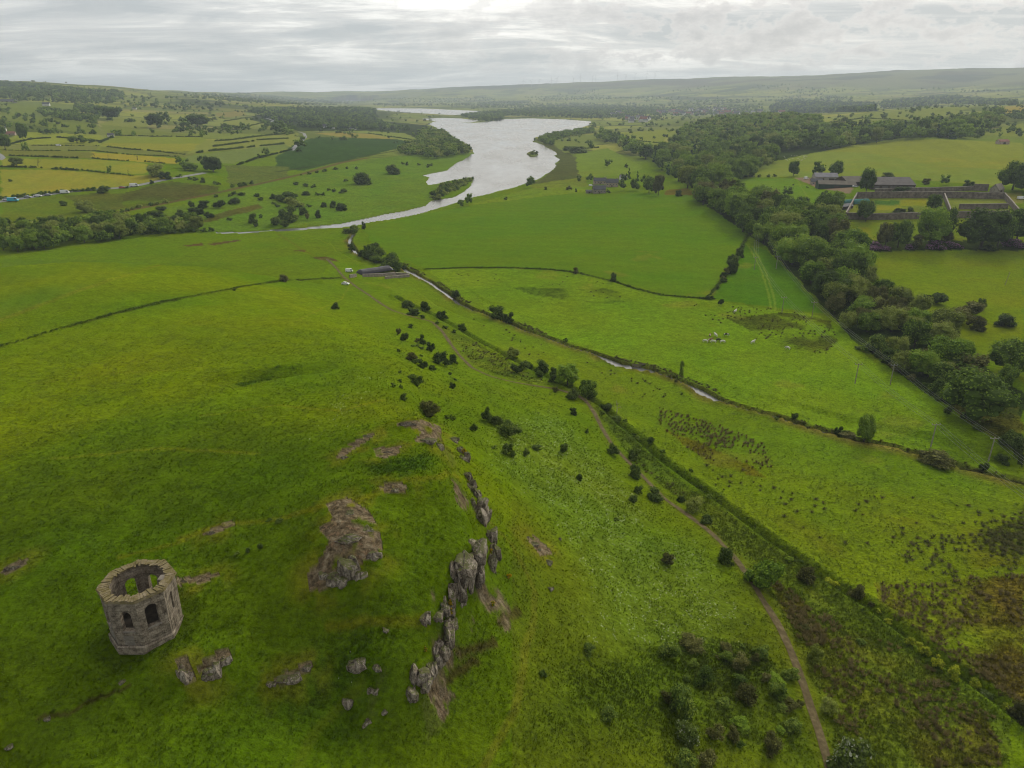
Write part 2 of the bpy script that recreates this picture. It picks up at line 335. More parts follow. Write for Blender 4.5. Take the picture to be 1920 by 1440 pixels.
# country beyond the valley: fields, each with its own crop
cx, cy = GX * 0.92 + GY * 0.38, -GX * 0.38 + GY * 0.92
sx_, sy_ = 210.0, 150.0
bi, bj = np.floor(cx / sx_), np.floor(cy / sy_)
b1 = np.full(GX.shape, 1e9); b2 = b1.copy(); bid = np.zeros(GX.shape)
for di in (-1, 0, 1):
    for dj in (-1, 0, 1):
        ii, jj = bi + di, bj + dj
        qx = (ii + 0.15 + 0.7 * _h(ii, jj, 5)) * sx_; qy = (jj + 0.15 + 0.7 * _h(ii, jj, 6)) * sy_
        d = np.maximum(np.abs(cx - qx) / 1.2, np.abs(cy - qy))
        m = d < b1
        b2 = np.where(m, b1, np.minimum(b2, d)); bid = np.where(m, _h(ii, jj, 7), bid); b1 = np.where(m, d, b1)
pal = np.array([gc(122, 138, 64), gc(106, 126, 58), gc(135, 140, 64), gc(96, 116, 54), gc(114, 132, 70), gc(128, 130, 78), gc(90, 108, 54), gc(104, 120, 64)])
farm_ = sstep(900, 1300, RR)
blend(farm_, pal[(bid * 7.99).astype(int)])
hedge_far = farm_ * sstep(9, 4, b2 - b1) * (RR < 7000)
blend(hedge_far, gc(52, 64, 36), 0.85)
dw_ = sstep(.10, .17, fbm(GX, GY, 330, 5, 231)) * sstep(2200, 3000, RR) * (GZ < 230); blend(dw_, gc(56, 70, 44), .85)
moor = sstep(105, 165, GZ + 70 * fbm(GX, GY, 500, 4, 35)) * sstep(3500, 5500, RR)
blend(moor, gc(108, 112, 72)); blend(moor * sstep(-.02, 0.10, fbm(GX, GY, 450, 5, 33)), gc(84, 80, 58), 0.9); blend(moor * sstep(.10, .16, fbm(GX, GY, 600, 5, 39)), gc(60, 68, 50), .8)
woodm = np.zeros(GX.shape)
def paint(c, pts, tus=None, sub=4, a=1.0, jit=1.0, feather=0.0, vary=None):
    p = PP(pts, sub)[:, :2]
    lo, hi = p.min(0), p.max(0); r0 = np.hypot(p[:, 0], p[:, 1]).mean()
    pad = 4 + r0 * 0.02
    bb = (GX > lo[0] - pad) & (GX < hi[0] + pad) & (GY > lo[1] - pad) & (GY < hi[1] + pad)
    x, y = GX[bb], GY[bb]; j = jit * min(r0 * 0.006, 4.0)
    x = x + fbm(x, y, 6 * j + 1, 3, 41) * 2 * j; y = y + fbm(GX[bb], GY[bb], 6 * j + 1, 3, 42) * 2 * j
    m = inside(x, y, p).astype(float)
    if feather:
        d = poly_dist(x, y, np.vstack([p, p[:1]]))[0]; m = m * sstep(0, feather, d)
    m *= a
    if vary is not None: m *= sstep(vary[0], vary[1], fbm(GX[bb], GY[bb], vary[2], 4, 77))
    if c is not None:
        q = RGB[bb]; RGB[bb] = q * (1 - m[:, None]) + np.asarray(gc(*c)) * m[:, None]
    if tus is not None: TUS[bb] = TUS[bb] * (1 - m) + tus * m
    return bb, m, p
def stroke(c, pts, w, tus=None, a=1.0, sub=3, jit=0.5, soft=0.5):
    p = PP(pts, sub, False)[:, :2]; lo, hi = p.min(0) - 3 * w - 3, p.max(0) + 3 * w + 3
    bb = (GX > lo[0]) & (GX < hi[0]) & (GY > lo[1]) & (GY < hi[1])
    x, y = GX[bb], GY[bb]
    d = poly_dist(x + fbm(x, y, 5, 3, 51) * 2 * jit, y + fbm(x, y, 5, 3, 52) * 2 * jit, p)[0]
    m = a * sstep(w * (1 + soft), w * (1 - soft), d)
    if c is not None:
        q = RGB[bb]; RGB[bb] = q * (1 - m[:, None]) + np.asarray(gc(*c)) * m[:, None]
    if tus is not None: TUS[bb] = TUS[bb] * (1 - m) + tus * m
    return p
# --- left: strip fields and marsh
paint((85, 118, 32), [(100,437),(260,400),(400,372),(500,343),(600,326),(700,298),(790,288),(890,288),(880,305),(800,330),(800,347),(880,335),(800,385),(640,420),(400,436)], .5)
paint((132,134,46), [(0,318),(97,318),(233,327),(300,330),(325,333),(250,347),(200,353),(117,360),(0,370)], .12)
paint((126,132,44), [(0,297),(177,299),(273,307),(287,313),(267,327),(187,320),(117,317),(0,312)], .12)
paint((142,136,44), [(173,285),(333,297),(337,307),(300,307),(173,297)], .1)
paint((103,112,52), [(187,275),(377,285),(350,295),(300,293),(187,283)], .1)
paint((104,110,46), [(0,280),(173,285),(173,297),(0,292)], .1)
paint((108,116,58), [(0,272),(185,273),(180,284),(0,279)], .1)
paint((110,130,46), [(200,255),(380,258),(390,267),(373,283),(300,285),(190,272)], .1)
paint((128,132,46), [(200,268),(385,270),(373,283),(300,285),(190,272)], .1)
paint((118,136,48), [(53,247),(187,253),(197,260),(187,270),(20,270),(13,260)], .1)
paint((96,116,46), [(0,193),(100,200),(140,210),(180,223),(187,247),(133,247),(0,223)], .3)
paint((84,98,44), [(0,223),(133,247),(187,250),(60,247),(0,250)], .6)
paint((110,126,58), [(223,220),(277,223),(277,243),(187,233)], .15); paint((100,118,50), [(187,233),(277,243),(390,258),(200,252)], .2)
paint((112,128,60), [(380,265),(550,247),(560,250),(553,272),(350,288)], .1)
paint((98,120,62), [(347,293),(533,270),(550,277),(493,287),(440,307),(347,305)], .1)
paint((122,118,62), [(405,212),(455,207),(460,216),(430,220),(405,218)], .1)
paint((112,128,62), [(415,228),(480,220),(500,228),(470,240),(420,242)], .1)
paint((50,78,34), [(515,297),(560,265),(600,257),(770,262),(755,277),(650,300),(570,320),(520,315)], .9)
paint((132,126,60), [(590,250),(640,248),(700,252),(770,262),(640,257)], .1)
paint((116,130,60), [(687,247),(777,247),(783,263),(773,267),(690,250)], .1)
paint((80,98,40), [(420,310),(545,312),(540,330),(470,345),(430,345)], .8)
paint((74,80,32), [(230,362),(317,340),(410,350),(407,363),(233,392)], .8, vary=(-.4, .0, 30))
paint((88,110,26), [(0,378),(117,367),(157,387),(160,403),(100,422),(0,432)], .3)
paint((82,92,30), [(117,367),(230,362),(233,390),(160,403),(157,387)], .8)
paint((84,86,36), [(370,418),(420,395),(480,383),(490,390),(400,415)], .8)
stroke((92,80,52), [(98,424),(200,402),(300,383),(400,363),(470,348),(560,328),(640,305),(690,296)], 3.2, .2)
stroke((50,62,30), [(520,322),(640,303),(700,290),(760,280)], 3, .9, .8)
# --- middle: crop, meadow, shore
paint((82,118,18), [(680,432),(720,417),(800,400),(870,387),(1060,362),(1290,364),(1350,385),(1400,430),(1390,455),(1360,505),(1330,558),(1240,550),(1150,525),(1080,508),(950,500),(800,503),(740,480),(700,455)], .04)
paint((96,124,26), [(700,420),(800,401),(900,378),(1000,352),(1100,345),(1100,358),(950,376),(850,390),(720,418)], .7)
paint((76,84,42), [(1005,259),(1040,270),(1085,300),(1090,335),(990,347),(1018,333),(1038,318),(1048,300),(1038,283)], .7)
paint((98,116,34), [(990,347),(1095,332),(1110,350),(1000,353)], .7)
paint((106,120,54), [(1033,257),(1117,252),(1123,267),(1107,280),(1057,287),(1037,270)], .2)
paint((98,126,38), [(1077,287),(1140,278),(1207,313),(1173,330),(1087,332)], .4)
paint((112,130,50), [(1153,250),(1240,243),(1273,247),(1247,260),(1240,280),(1213,283),(1160,263)], .1)
paint((96,130,22), [(805,505),(950,504),(1080,512),(1150,529),(1240,554),(1330,563),(1540,592),(1680,715),(1900,900),(1750,862),(1600,825),(1450,780),(1340,742),(1210,688),(1000,620),(860,560)], .35)
paint((72,98,22), [(960,540),(1130,540),(1215,560),(1130,570),(1000,553)], .8, vary=(-.15, .12, 16))
paint((70,82,24), [(1360,598),(1470,585),(1560,600),(1570,640),(1540,665),(1470,650),(1400,620)], 1.0, vary=(-.2, .08, 12))
paint((70,112,18), [(1402,462),(1440,468),(1490,520),(1545,590),(1335,561),(1365,505),(1392,455)], .1)
paint((92,122,20), [(720,535),(770,515),(860,565),(1000,630),(1200,697),(1340,752),(1600,835),(1920,920),(1920,1000),(1700,960),(1400,860),(1130,765),(980,685),(860,622)], .25)
paint((96,124,18), [(1130,765),(1400,860),(1920,980),(1920,1350),(1790,1262),(1630,1138),(1480,1035),(1320,920),(1180,812)], .3)
paint((100,112,20), [(1400,930),(1920,1000),(1920,1060),(1700,1080),(1500,1030)], .35, vary=(-.2, .1, 20))
# rough ground between the path and the ditch
paint((74,98,24), [(820,605),(980,692),(1070,740),(1140,775),(1250,880),(1400,990),(1630,1145),(1900,1350),(1900,1440),(1580,1440),(1530,1290),(1470,1165),(1400,1060),(1310,965),(1210,885),(1150,815),(1105,750),(1040,722),(960,712),(890,685),(850,640)], .8)
paint((84,104,26), [(820,605),(980,692),(1070,740),(960,712),(890,685),(850,640)], 1.0, vary=(-.15, .15, 8))
paint((84,90,28), [(1470,1150),(1530,1160),(1700,1220),(1850,1340),(1880,1440),(1590,1440),(1540,1290)], .9, vary=(-.22, .10, 12))
paint((82,80,30), [(1440,1085),(1500,1120),(1560,1200),(1520,1220),(1460,1130)], .9, vary=(-.3, .1, 8))
paint((94,90,32), [(1640,1090),(1720,1100),(1800,1085),(1920,1080),(1920,1330),(1850,1280),(1730,1200),(1650,1140)], 1.0, vary=(-.25, .06, 14))
paint((66,84,28), [(1840,1000),(1920,970),(1920,1090),(1830,1060)], .9, vary=(-.2, .1, 9))
paint((98,96,20), [(1240,800),(1400,870),(1440,900),(1330,870),(1230,790)], .4, vary=(-.2, .2, 10))
# --- right: pastures, walled garden, farm
paint((96,120,16), [(1612,472),(1920,470),(1920,720),(1800,640),(1660,545)], .15)
paint((116,124,14), [(1640,520),(1920,520),(1920,640),(1760,600)], .15, vary=(-.05, .25, 40))
paint((100,124,28), [(1594,412),(1920,405),(1920,470),(1610,470)], .25); paint((118,124,22), [(1600,425),(1640,425),(1650,462),(1610,462)], .2, feather=4)
paint((108,130,50), [(1450,280),(1563,275),(1613,268),(1747,261),(1920,268),(1920,345),(1863,348),(1647,332),(1480,332),(1357,332),(1390,318),(1450,302)], .08)
paint((120,130,46), [(1452,280),(1563,275),(1613,268),(1747,261),(1920,268),(1920,318),(1763,313),(1630,287)], .1)
paint((114,126,58), [(1553,223),(1613,213),(1813,197),(1833,197),(1780,217),(1680,227),(1597,230)], .15)
paint((138,130,60), [(1873,200),(1920,197),(1920,213),(1885,212)], .1); paint((110,128,54), [(1827,250),(1920,230),(1920,257),(1847,253)], .15)
paint((88,124,30), [(1337,338),(1487,334),(1513,347),(1560,362),(1580,385),(1560,395),(1500,378),(1440,355),(1347,350)], .15)
paint((128,112,98), [(1487,333),(1520,333),(1600,353),(1594,363),(1535,353)], 0, jit=.3)
paint((104,122,42), [(1600,372),(1770,370),(1770,398),(1590,400)], .2, jit=.2)
paint((128,130,36), [(1645,386),(1690,386),(1690,394),(1645,394)], .05, jit=.1); paint((124,128,32), [(1690,374),(1740,373),(1738,386),(1688,386)], .1, jit=.1); paint((64,98,36), [(1640,376),(1686,376),(1686,384),(1640,384)], .6, jit=.1)
paint((112,124,48), [(1775,370),(1885,372),(1895,396),(1780,396)], .1, jit=.2)
paint((120,124,56), [(1885,362),(1920,360),(1920,382),(1895,380)], .1)
paint((104,96,34), [(1245,356),(1290,353),(1300,366),(1250,366)], .3)
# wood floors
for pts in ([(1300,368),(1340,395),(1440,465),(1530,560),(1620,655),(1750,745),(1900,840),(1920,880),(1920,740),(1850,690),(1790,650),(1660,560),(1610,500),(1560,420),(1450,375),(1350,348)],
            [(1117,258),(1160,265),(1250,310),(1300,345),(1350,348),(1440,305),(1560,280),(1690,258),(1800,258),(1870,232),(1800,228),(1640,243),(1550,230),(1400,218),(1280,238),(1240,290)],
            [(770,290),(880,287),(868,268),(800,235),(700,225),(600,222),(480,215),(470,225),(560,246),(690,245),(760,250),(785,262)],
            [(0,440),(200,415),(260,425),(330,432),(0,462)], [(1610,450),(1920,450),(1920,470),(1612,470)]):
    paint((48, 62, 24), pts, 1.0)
paint((84,86,30), [(1780,760),(1900,745),(1920,800),(1900,840),(1830,800)], .8, vary=(-.3,.1,9))
# --- the hill
paint((84,114,26), [(0,487),(150,487),(300,496),(200,527),(100,563),(0,600)], .06, jit=.3)
stroke((100,112,30), [(0,600),(100,563),(200,527),(300,497)], 1.2, .3)
stroke((56,74,18), [(-40,664),(0,650),(100,620),(200,592),(300,567),(400,548),(470,535),(530,526),(640,521)], 1.5, 1.0)
stroke((52,74,20), [(796,505),(870,502),(950,502),(1030,505),(1080,511),(1150,527),(1190,541),(1240,553),(1330,561)], 1.2, 1.0)
stroke((56,78,20), [(1402,440),(1392,460),(1375,495),(1350,530),(1325,560)], 1.5, 1.0, .7)
hillm2 = (sstep(10, 22, GZ) * sstep(500, 260, RR))
blend(hillm2 * sstep(-.05, .22, FB1), gc(98, 122, 10), .7)
blend(hillm2 * sstep(.02, .25, -FB1) , gc(74, 108, 16), .6)
blend(sstep(118, 80, GY + 30 * FB1) * sstep(600, 300, RR) * sstep(6, 9, GZ), gc(64, 92, 12), .6)  # near ground tinted darker: foreground shading painted into the grass colour
blend(sstep(5, 7, GZ) * sstep(130, 90, GY + 20 * FB2) * (GX > 0) * (RR < 300), gc(82, 98, 26), .45)
# coarse sward on the crag; the foreground's dimness is painted into these greens too
paint((58,86,14), [(300,1440),(560,1130),(720,1060),(760,960),(860,930),(900,1000),(850,1060),(830,1180),(790,1290),(680,1440)], .7, feather=8)
paint((58,88,16), [(640,870),(720,860),(830,830),(850,880),(760,905),(700,900)], .6, feather=3)
paint((62,86,18), [(830,1100),(960,980),(1010,1080),(940,1300),(860,1440),(700,1440)], .7, feather=8)
paint((66,92,20), [(900,1440),(1000,1180),(1230,1150),(1420,1240),(1530,1440)], .75, feather=10)
paint((62,84,24), [(1220,1180),(1420,1210),(1500,1290),(1520,1440),(1250,1440)], .9, vary=(-.2,.12,6))
paint((66,92,16), [(0,1260),(250,1290),(420,1440),(0,1440)], .5, feather=8)
FLW_polys = [[(880,770),(1040,760),(1150,860),(1250,980),(1240,1150),(1100,1150),(1000,960),(900,860)], [(1150,980),(1330,1000),(1440,1180),(1380,1260),(1150,1240),(1020,1180)]]
for pts in FLW_polys:
    bb, m, _ = paint((88,118,34), pts, .5, a=.55, feather=8); FLW[bb] = np.maximum(FLW[bb], m)
for pts in ([(520,850),(700,790),(760,700),(680,690),(600,760)], [(120,1000),(300,980),(330,940),(180,960)], [(480,1130),(560,1180),(760,1170),(800,1260),(640,1330)]):
    bb, m, _ = paint(None, pts, None, a=.35, feather=6); FLW[bb] = np.maximum(FLW[bb], m)
# bare rock, thin yellow turf round it
rock_px = [[(727,803),(767,788),(793,787),(827,800),(833,817),(813,837),(780,830),(793,810),(760,799)], [(630,863),(657,837),(690,817),(707,812),(687,830),(650,857)],
 [(700,843),(747,837),(747,850),(720,860),(707,857)], [(707,917),(733,903),(760,910),(757,923),(727,927)],
 [(620,940),(653,933),(700,970),(717,1017),(720,1037),(680,1060),(660,1090),(623,1100),(580,1103),(577,1073),(610,1040),(623,1017),(603,990),(630,973)],
 [(980,1007),(997,1003),(1027,1027),(1033,1037),(1010,1040)], [(330,1240),(355,1235),(370,1275),(345,1282)], [(372,1262),(395,1235),(428,1218),(437,1233),(390,1270)],
 [(505,1272),(545,1255),(585,1240),(590,1250),(550,1275),(520,1287)], [(0,1068),(30,1050),(55,1045),(50,1055),(15,1076)],
 [(370,1005),(420,980),(432,988),(395,1008)], [(345,1085),(400,1078),(410,1085),(360,1098)], [(335,1080),(350,1090),(345,1100),(330,1092)]]
for i, pts in enumerate(rock_px):
    bb, m, p = paint(None, pts, None, sub=3, jit=2.0)
    x, y = GX[bb], GY[bb]; d = poly_dist(x, y, np.vstack([p, p[:1]]))[0]
    halo = np.maximum(m, sstep(3.2, 0.2, d)) * sstep(-.15, .15, fbm(x, y, 2.2, 3, 88)) * .5
    q = RGB[bb]; q = q * (1 - halo[:, None]) + gc(112, 112, 34) * halo[:, None]
    mr = m * sstep(-.28, -.05, fbm(x, y, 1.6, 3, 90)); q = q * (1 - mr[:, None]) + gc(112, 98, 84) * mr[:, None]
    RGB[bb] = q; ROCK[bb] = np.maximum(ROCK[bb], mr)
for pts, w in (([(340,1010),(420,985),(520,972),(620,945)], .5), ([(230,1045),(330,1020),(420,985)], .4), ([(620,1170),(700,1165),(800,1160)], .4), ([(620,960),(690,930),(760,900),(860,895)], .5)):
    stroke((112,114,28), pts, w, .3, .5)
for pts, w in (([(965,1130),(945,1150),(940,1165)], .45), ([(925,1195),(890,1215),(870,1225)], .4), ([(900,1235),(860,1262),(845,1275)], .4), ([(80,1345),(150,1325),(240,1290)], .22)):
    stroke((62,46,36), pts, w, .5, .7, jit=1.2)
stroke((98,104,30), [(905,1440),(960,1330),(985,1230),(1005,1110),(960,1020),(900,960)], .45, .3, .6)
stroke((84,104,22), [(560,1440),(600,1360),(680,1290)], .5, .3, .6); stroke((84,104,22), [(1000,1240),(1060,1120),(1100,1010)], .4, .3, .4)
# scrapes and muddy patches on the brow
for pts in ([(345,460),(375,455),(385,461),(350,463)], [(390,458),(440,449),(455,452),(400,461)], [(550,470),(575,468),(572,473)], [(580,482),(615,482),(640,489),(600,488)]):
    paint((84,72,48), pts, .4, sub=3)
stroke((98,98,32), [(520,438),(570,470),(630,500)], 1, .3, .4)
# hollow on the hill: long dark grass
paint((68,96,16), [(430,725),(470,708),(520,685),(570,682),(560,695),(500,716),(460,728)], .8, sub=3, feather=2.0)
# steep ground is rock
gzx = np.gradient(GZ, axis=1) / (np.gradient(GX, axis=1) ** 2 + np.gradient(GY, axis=1) ** 2) ** .5
gzr = np.gradient(GZ, axis=0) / np.gradient(RR, axis=0)
slope = np.hypot(gzx, gzr)
_tc = poly_dist(GX, GY, cliff)[2]
rk = np.where((_tc > 8) | (_tc < 2.2), .25, 1.0) * sstep(1.0, 1.5, slope + 1.8 * fbm(GX, GY, 3.5, 4, 55)) * (GZ > 14) * (RR < 300) * (poly_dist(GX, GY, cliff)[0] < 4) * sstep(-.02, .10, fbm(GX, GY, 3.6, 4, 58))
rk = np.where(rk < .3, rk * .5, rk); blend(rk, gc(104, 92, 78)); ROCK = np.maximum(ROCK, rk)
# burn and ditch banks
bk = sstep(2.2, .8, db - bwid) * (RR < 520); blend(bk, gc(70, 66, 36), .75); TUS = np.maximum(TUS, bk)
blend(sstep(5, 1.5, db - bwid) * (sb > 0) * (RR < 520) * sstep(-.2, .1, FB2), gc(112, 96, 52), .55)
dk = sstep(1.3, 0.3, dd); blend(dk, gc(54, 68, 22), .5); TUS = np.maximum(TUS, dk)
bk2 = sstep(3.4, 1.6, dd) * (1 - dk); blend(bk2, gc(66, 94, 22), .4); TUS = np.maximum(TUS, bk2 * .8)
# bed of the lochs
blend(inw * 1.0, gc(70, 68, 50))
# footpath
path_px = [(612,485),(628,500),(645,520),(668,538),(690,552),(715,570),(735,582),(770,593),(810,603),(830,622),(845,645),(862,667),(885,690),(920,706),(960,716),(1000,723),(1040,729),(1075,738),(1098,750),(1115,775),(1130,805),(1150,838),(1180,868),(1210,898),(1245,935),(1290,966),(1335,1000),(1375,1042),(1405,1083),(1430,1125),(1460,1172),(1485,1225),(1505,1280),(1523,1335),(1540,1385),(1555,1440),(1563,1480)]
pathw = stroke((86,102,28), path_px, 1.5, .2, .6, soft=.6)
# drill rows and tramlines in the sown fields, wheel tracks in the strip
for pts, an, per, am in (([(680,432),(720,417),(870,387),(1060,362),(1290,364),(1400,430),(1330,558),(1240,550),(1080,508),(800,503)], 1.25, 14.0, .028), ([(0,487),(150,487),(300,496),(200,527),(100,563),(0,600)], .35, 5.0, .035), ([(0,318),(97,318),(233,327),(325,333),(200,353),(0,370)], .1, 16., .03), ([(1450,280),(1563,275),(1747,261),(1920,268),(1920,345),(1647,332),(1357,332)], -.3, 20., .02)):
    bb, m, p = paint(None, pts, None); w_ = np.sin((GX[bb] * cos(an) + GY[bb] * sin(an) + 3 * fbm(GX[bb], GY[bb], 40, 2, 5)) * 2 * pi / per) + .6 * fbm(GX[bb] * cos(an) + GY[bb] * sin(an), GX[bb] * .08, 4, 3, 6); RGB[bb] *= (1 + am * w_ * m)[:, None]
for pts in ([(1404,462),(1425,500),(1440,545),(1446,583)], [(1411,462),(1432,500),(1448,545),(1455,583)], [(1545,450),(1480,300),(1620,292)]): stroke((112,138,50), pts[:4], .5, None, .55, soft=.4)
for pts in ([(640,470),(600,450),(520,445)], [(560,600),(640,560),(660,530)], [(380,780),(520,760),(640,770),(720,750)], [(100,860),(300,840),(480,850)], [(60,720),(200,700),(380,690)]): stroke((112,128,30), pts, .45, None, .45, soft=.5)
bare_ = sstep(.20, .32, fbm(GX, GY, 18, 4, 191)) * (RR < 420) * (GZ < 6); blend(bare_, gc(116, 122, 40), .55)
_dt = np.hypot(GX + 38.015, GY - 59.495); blend(sstep(6.5, 3.6, _dt + 2.5 * fbm(GX, GY, 2.5, 3, 7)), gc(52, 72, 14), .75)  # long grass round the tower, painted darker for contact shading
# overall mottling
v = (0.30 * FB1 + 0.42 * FB2 * (RR < 1500) + 0.28 * FB3 * (RR < 700))
amp = 0.35 + 0.9 * TUS
RGB *= np.clip(1 + v * amp, .45, 1.6)[..., None]
RGB[..., 0] *= 1 + 0.35 * fbm(GX, GY, 22, 4, 141) * (RR < 900)

def link(o): COL.objects.link(o); return o
def setp(o, label=None, cat=None, group=None, kind=None):
    for k, vv in (("label", label), ("category", cat), ("group", group), ("kind", kind)):
        if vv: o[k] = vv
    return o
def np_mesh(name, v, f, smooth=False):
    """mesh from arrays; f is (n,3) or (n,4)"""
    me = bpy.data.meshes.new(name); v = np.asarray(v, np.float32); f = np.asarray(f, np.int32); k = f.shape[1]
    me.vertices.add(len(v)); me.vertices.foreach_set("co", v.ravel())
    me.loops.add(f.size); me.loops.foreach_set("vertex_index", f.ravel())
    me.polygons.add(len(f)); me.polygons.foreach_set("loop_start", np.arange(0, f.size, k, dtype=np.int32))
    try: me.polygons.foreach_set("loop_total", np.full(len(f), k, np.int32))
    except Exception: pass
    me.update(calc_edges=True)
    me.polygons.foreach_set("use_smooth", np.full(len(f), bool(smooth)))
    return me
def new_mat(name, rough=.9, spec=.2):
    m = bpy.data.materials.new(name); m.use_nodes = True; t = m.node_tree; b = t.nodes['Principled BSDF']
    b.inputs['Roughness'].default_value = rough; b.inputs['Specular IOR Level'].default_value = spec
    return m, t, b
def obj_noise(t, scale, detail=3, rough=.55, coord='Object', stretch=None):
    c = N(t, 'ShaderNodeTexCoord'); n = N(t, 'ShaderNodeTexNoise')
    n.inputs['Scale'].default_value = scale; n.inputs['Detail'].default_value = detail; n.inputs['Roughness'].default_value = rough
    src = c.outputs[coord]
    if stretch:
        m = N(t, 'ShaderNodeMapping'); m.inputs['Scale'].default_value = stretch; L(t, src, m.inputs[0]); src = m.outputs[0]
    L(t, src, n.inputs['Vector']); return n.outputs[0]
def grid_faces(nr, nc):
    i = np.arange((nr - 1) * (nc - 1)); r, c = i // (nc - 1), i % (nc - 1); a = r * nc + c
    return np.stack([a, a + 1, a + nc + 1, a + nc], 1)

gm, t, b = new_mat("ground_cover", 1.0, .0)
at1 = N(t, 'ShaderNodeVertexColor', layer_name="cover"); at2 = N(t, 'ShaderNodeVertexColor', layer_name="mask")
ms_ = N(t, 'ShaderNodeSeparateColor'); L(t, at2.outputs[0], ms_.inputs[0])
n1 = obj_noise(t, 1.7, 5, .65); n2 = obj_noise(t, .35, 5, .6); n3 = obj_noise(t, 6.0, 3, .6)
n4 = obj_noise(t, 2.2, 4, .6, stretch=(.35, 1.0, .5))
val = math_(t, 'ADD', math_(t, 'MULTIPLY', math_(t, 'SUBTRACT', n1, .5), 1.8), math_(t, 'MULTIPLY', math_(t, 'SUBTRACT', n2, .5), 1.0))
val = math_(t, 'ADD', val, math_(t, 'MULTIPLY', math_(t, 'SUBTRACT', n4, .5), 1.3))
val = math_(t, 'ADD', val, math_(t, 'MULTIPLY', math_(t, 'SUBTRACT', n3, .5), 1.1))
gain = math_(t, 'ADD', 1.0, math_(t, 'MULTIPLY', val, math_(t, 'ADD', .48, math_(t, 'MULTIPLY', ms_.outputs[0], 1.25))))
gcol = mix(t, 1.0, at1.outputs[0], gain, 'MULTIPLY')
# rock: lichened stone with joints
rn = obj_noise(t, 1.3, 7, .68, stretch=(1, 1, .45)); vor = N(t, 'ShaderNodeTexVoronoi', feature='DISTANCE_TO_EDGE'); vor.inputs['Scale'].default_value = .9
rmix = ramp(t, rn, [(.34, (.032, .023, .012)), (.47, (.115, .087, .050)), (.58, (.22, .175, .108)), (.72, (.35, .30, .205))])
vmp = N(t, 'ShaderNodeMapping'); vmp.inputs['Scale'].default_value = (1, 1, .5); vtc = N(t, 'ShaderNodeTexCoord'); L(t, vtc.outputs['Object'], vmp.inputs[0]); L(t, vmp.outputs[0], vor.inputs['Vector'])
crk = math_(t, 'LESS_THAN', math_(t, 'ADD', vor.outputs['Distance'], math_(t, 'MULTIPLY', math_(t, 'SUBTRACT', n3, .5), .45)), .05)
rmix = mix(t, math_(t, 'MULTIPLY', crk, .35), rmix, (.03, .026, .018))
turfy = math_(t, 'GREATER_THAN', n1, .57)
gcol = mix(t, math_(t, 'MULTIPLY', math_(t, 'MULTIPLY', ms_.outputs[1], .95), math_(t, 'SUBTRACT', 1.0, math_(t, 'MULTIPLY', turfy, .75))), gcol, rmix)
# tiny white flower heads
fv = N(t, 'ShaderNodeTexVoronoi'); fv.inputs['Scale'].default_value = 2.0; ctc = N(t, 'ShaderNodeTexCoord'); L(t, ctc.outputs['Object'], fv.inputs['Vector'])
fl = math_(t, 'MULTIPLY', math_(t, 'LESS_THAN', fv.outputs['Distance'], .20), math_(t, 'GREATER_THAN', math_(t, 'ADD', math_(t, 'MULTIPLY', n2, .9), math_(t, 'MULTIPLY', ms_.outputs[2], .22)), .56))
fl = math_(t, 'MULTIPLY', fl, math_(t, 'GREATER_THAN', ms_.outputs[2], .03))
gcol = mix(t, math_(t, 'MULTIPLY', fl, .8), gcol, (.5, .52, .42))
L(t, gcol, b.inputs['Base Color'])
bmp = N(t, 'ShaderNodeBump'); bmp.inputs['Strength'].default_value = .75; bmp.inputs['Distance'].default_value = .35
L(t, math_(t, 'ADD', n1, math_(t, 'MULTIPLY', rn, math_(t, 'MULTIPLY', ms_.outputs[1], 1.5))), bmp.inputs['Height']); L(t, bmp.outputs[0], b.inputs['Normal'])
gme = np_mesh("ground", np.stack([GX, GY, GZ], -1).reshape(-1, 3), grid_faces(NR, NT)[:, ::-1], True)
for nm, arr in (("cover", np.concatenate([np.clip(RGB, 0, 1), np.ones(GX.shape + (1,))], -1)), ("mask", np.stack([TUS, ROCK, FLW, np.ones(GX.shape)], -1))):
    ca = gme.color_attributes.new(nm, 'FLOAT_COLOR', 'POINT'); ca.data.foreach_set("color", arr.astype(np.float32).ravel())
gme.materials.append(gm)
setp(link(bpy.data.objects.new("ground", gme)), kind="structure")

# ------------------------------------------------------------------ water
wm, t, b = new_mat("loch_water", .16, .5)
b.inputs['Base Color'].default_value = (.11, .11, .105, 1); b.inputs['IOR'].default_value = 1.6
wn = obj_noise(t, .22, 6, .62, stretch=(1.0, .55, 1)); ws = obj_noise(t, .012, 5, .6, stretch=(1.6, .5, 1))
bp = N(t, 'ShaderNodeBump'); bp.inputs['Distance'].default_value = 1.0
L(t, math_(t, 'MULTIPLY', ramp(t, ws, [(.35, (.1,) * 3), (.65, (1,) * 3)]), .12), bp.inputs['Strength'])
L(t, wn, bp.inputs['Height']); L(t, bp.outputs[0], b.inputs['Normal'])
L(t, ramp(t, ws, [(.3, (.12,) * 3), (.7, (.34,) * 3)]), b.inputs['Roughness'])
def flat_poly(name, poly, z, mat, grow=0.0):
    import bmesh
    bm = bmesh.new(); c = poly.mean(0)
    vs = [bm.verts.new((*(p + (p - c) / (np.linalg.norm(p - c) + 1e-6) * grow), z)) for p in poly]
    f = bm.faces.new(vs); bmesh.ops.triangulate(bm, faces=[f]); bmesh.ops.recalc_face_normals(bm, faces=bm.faces)
    for f in bm.faces:
        if f.normal.z < 0: f.normal_flip()
    me = bpy.data.meshes.new(name); bm.to_mesh(me); bm.free(); me.materials.append(mat)
    return link(bpy.data.objects.new(name, me))
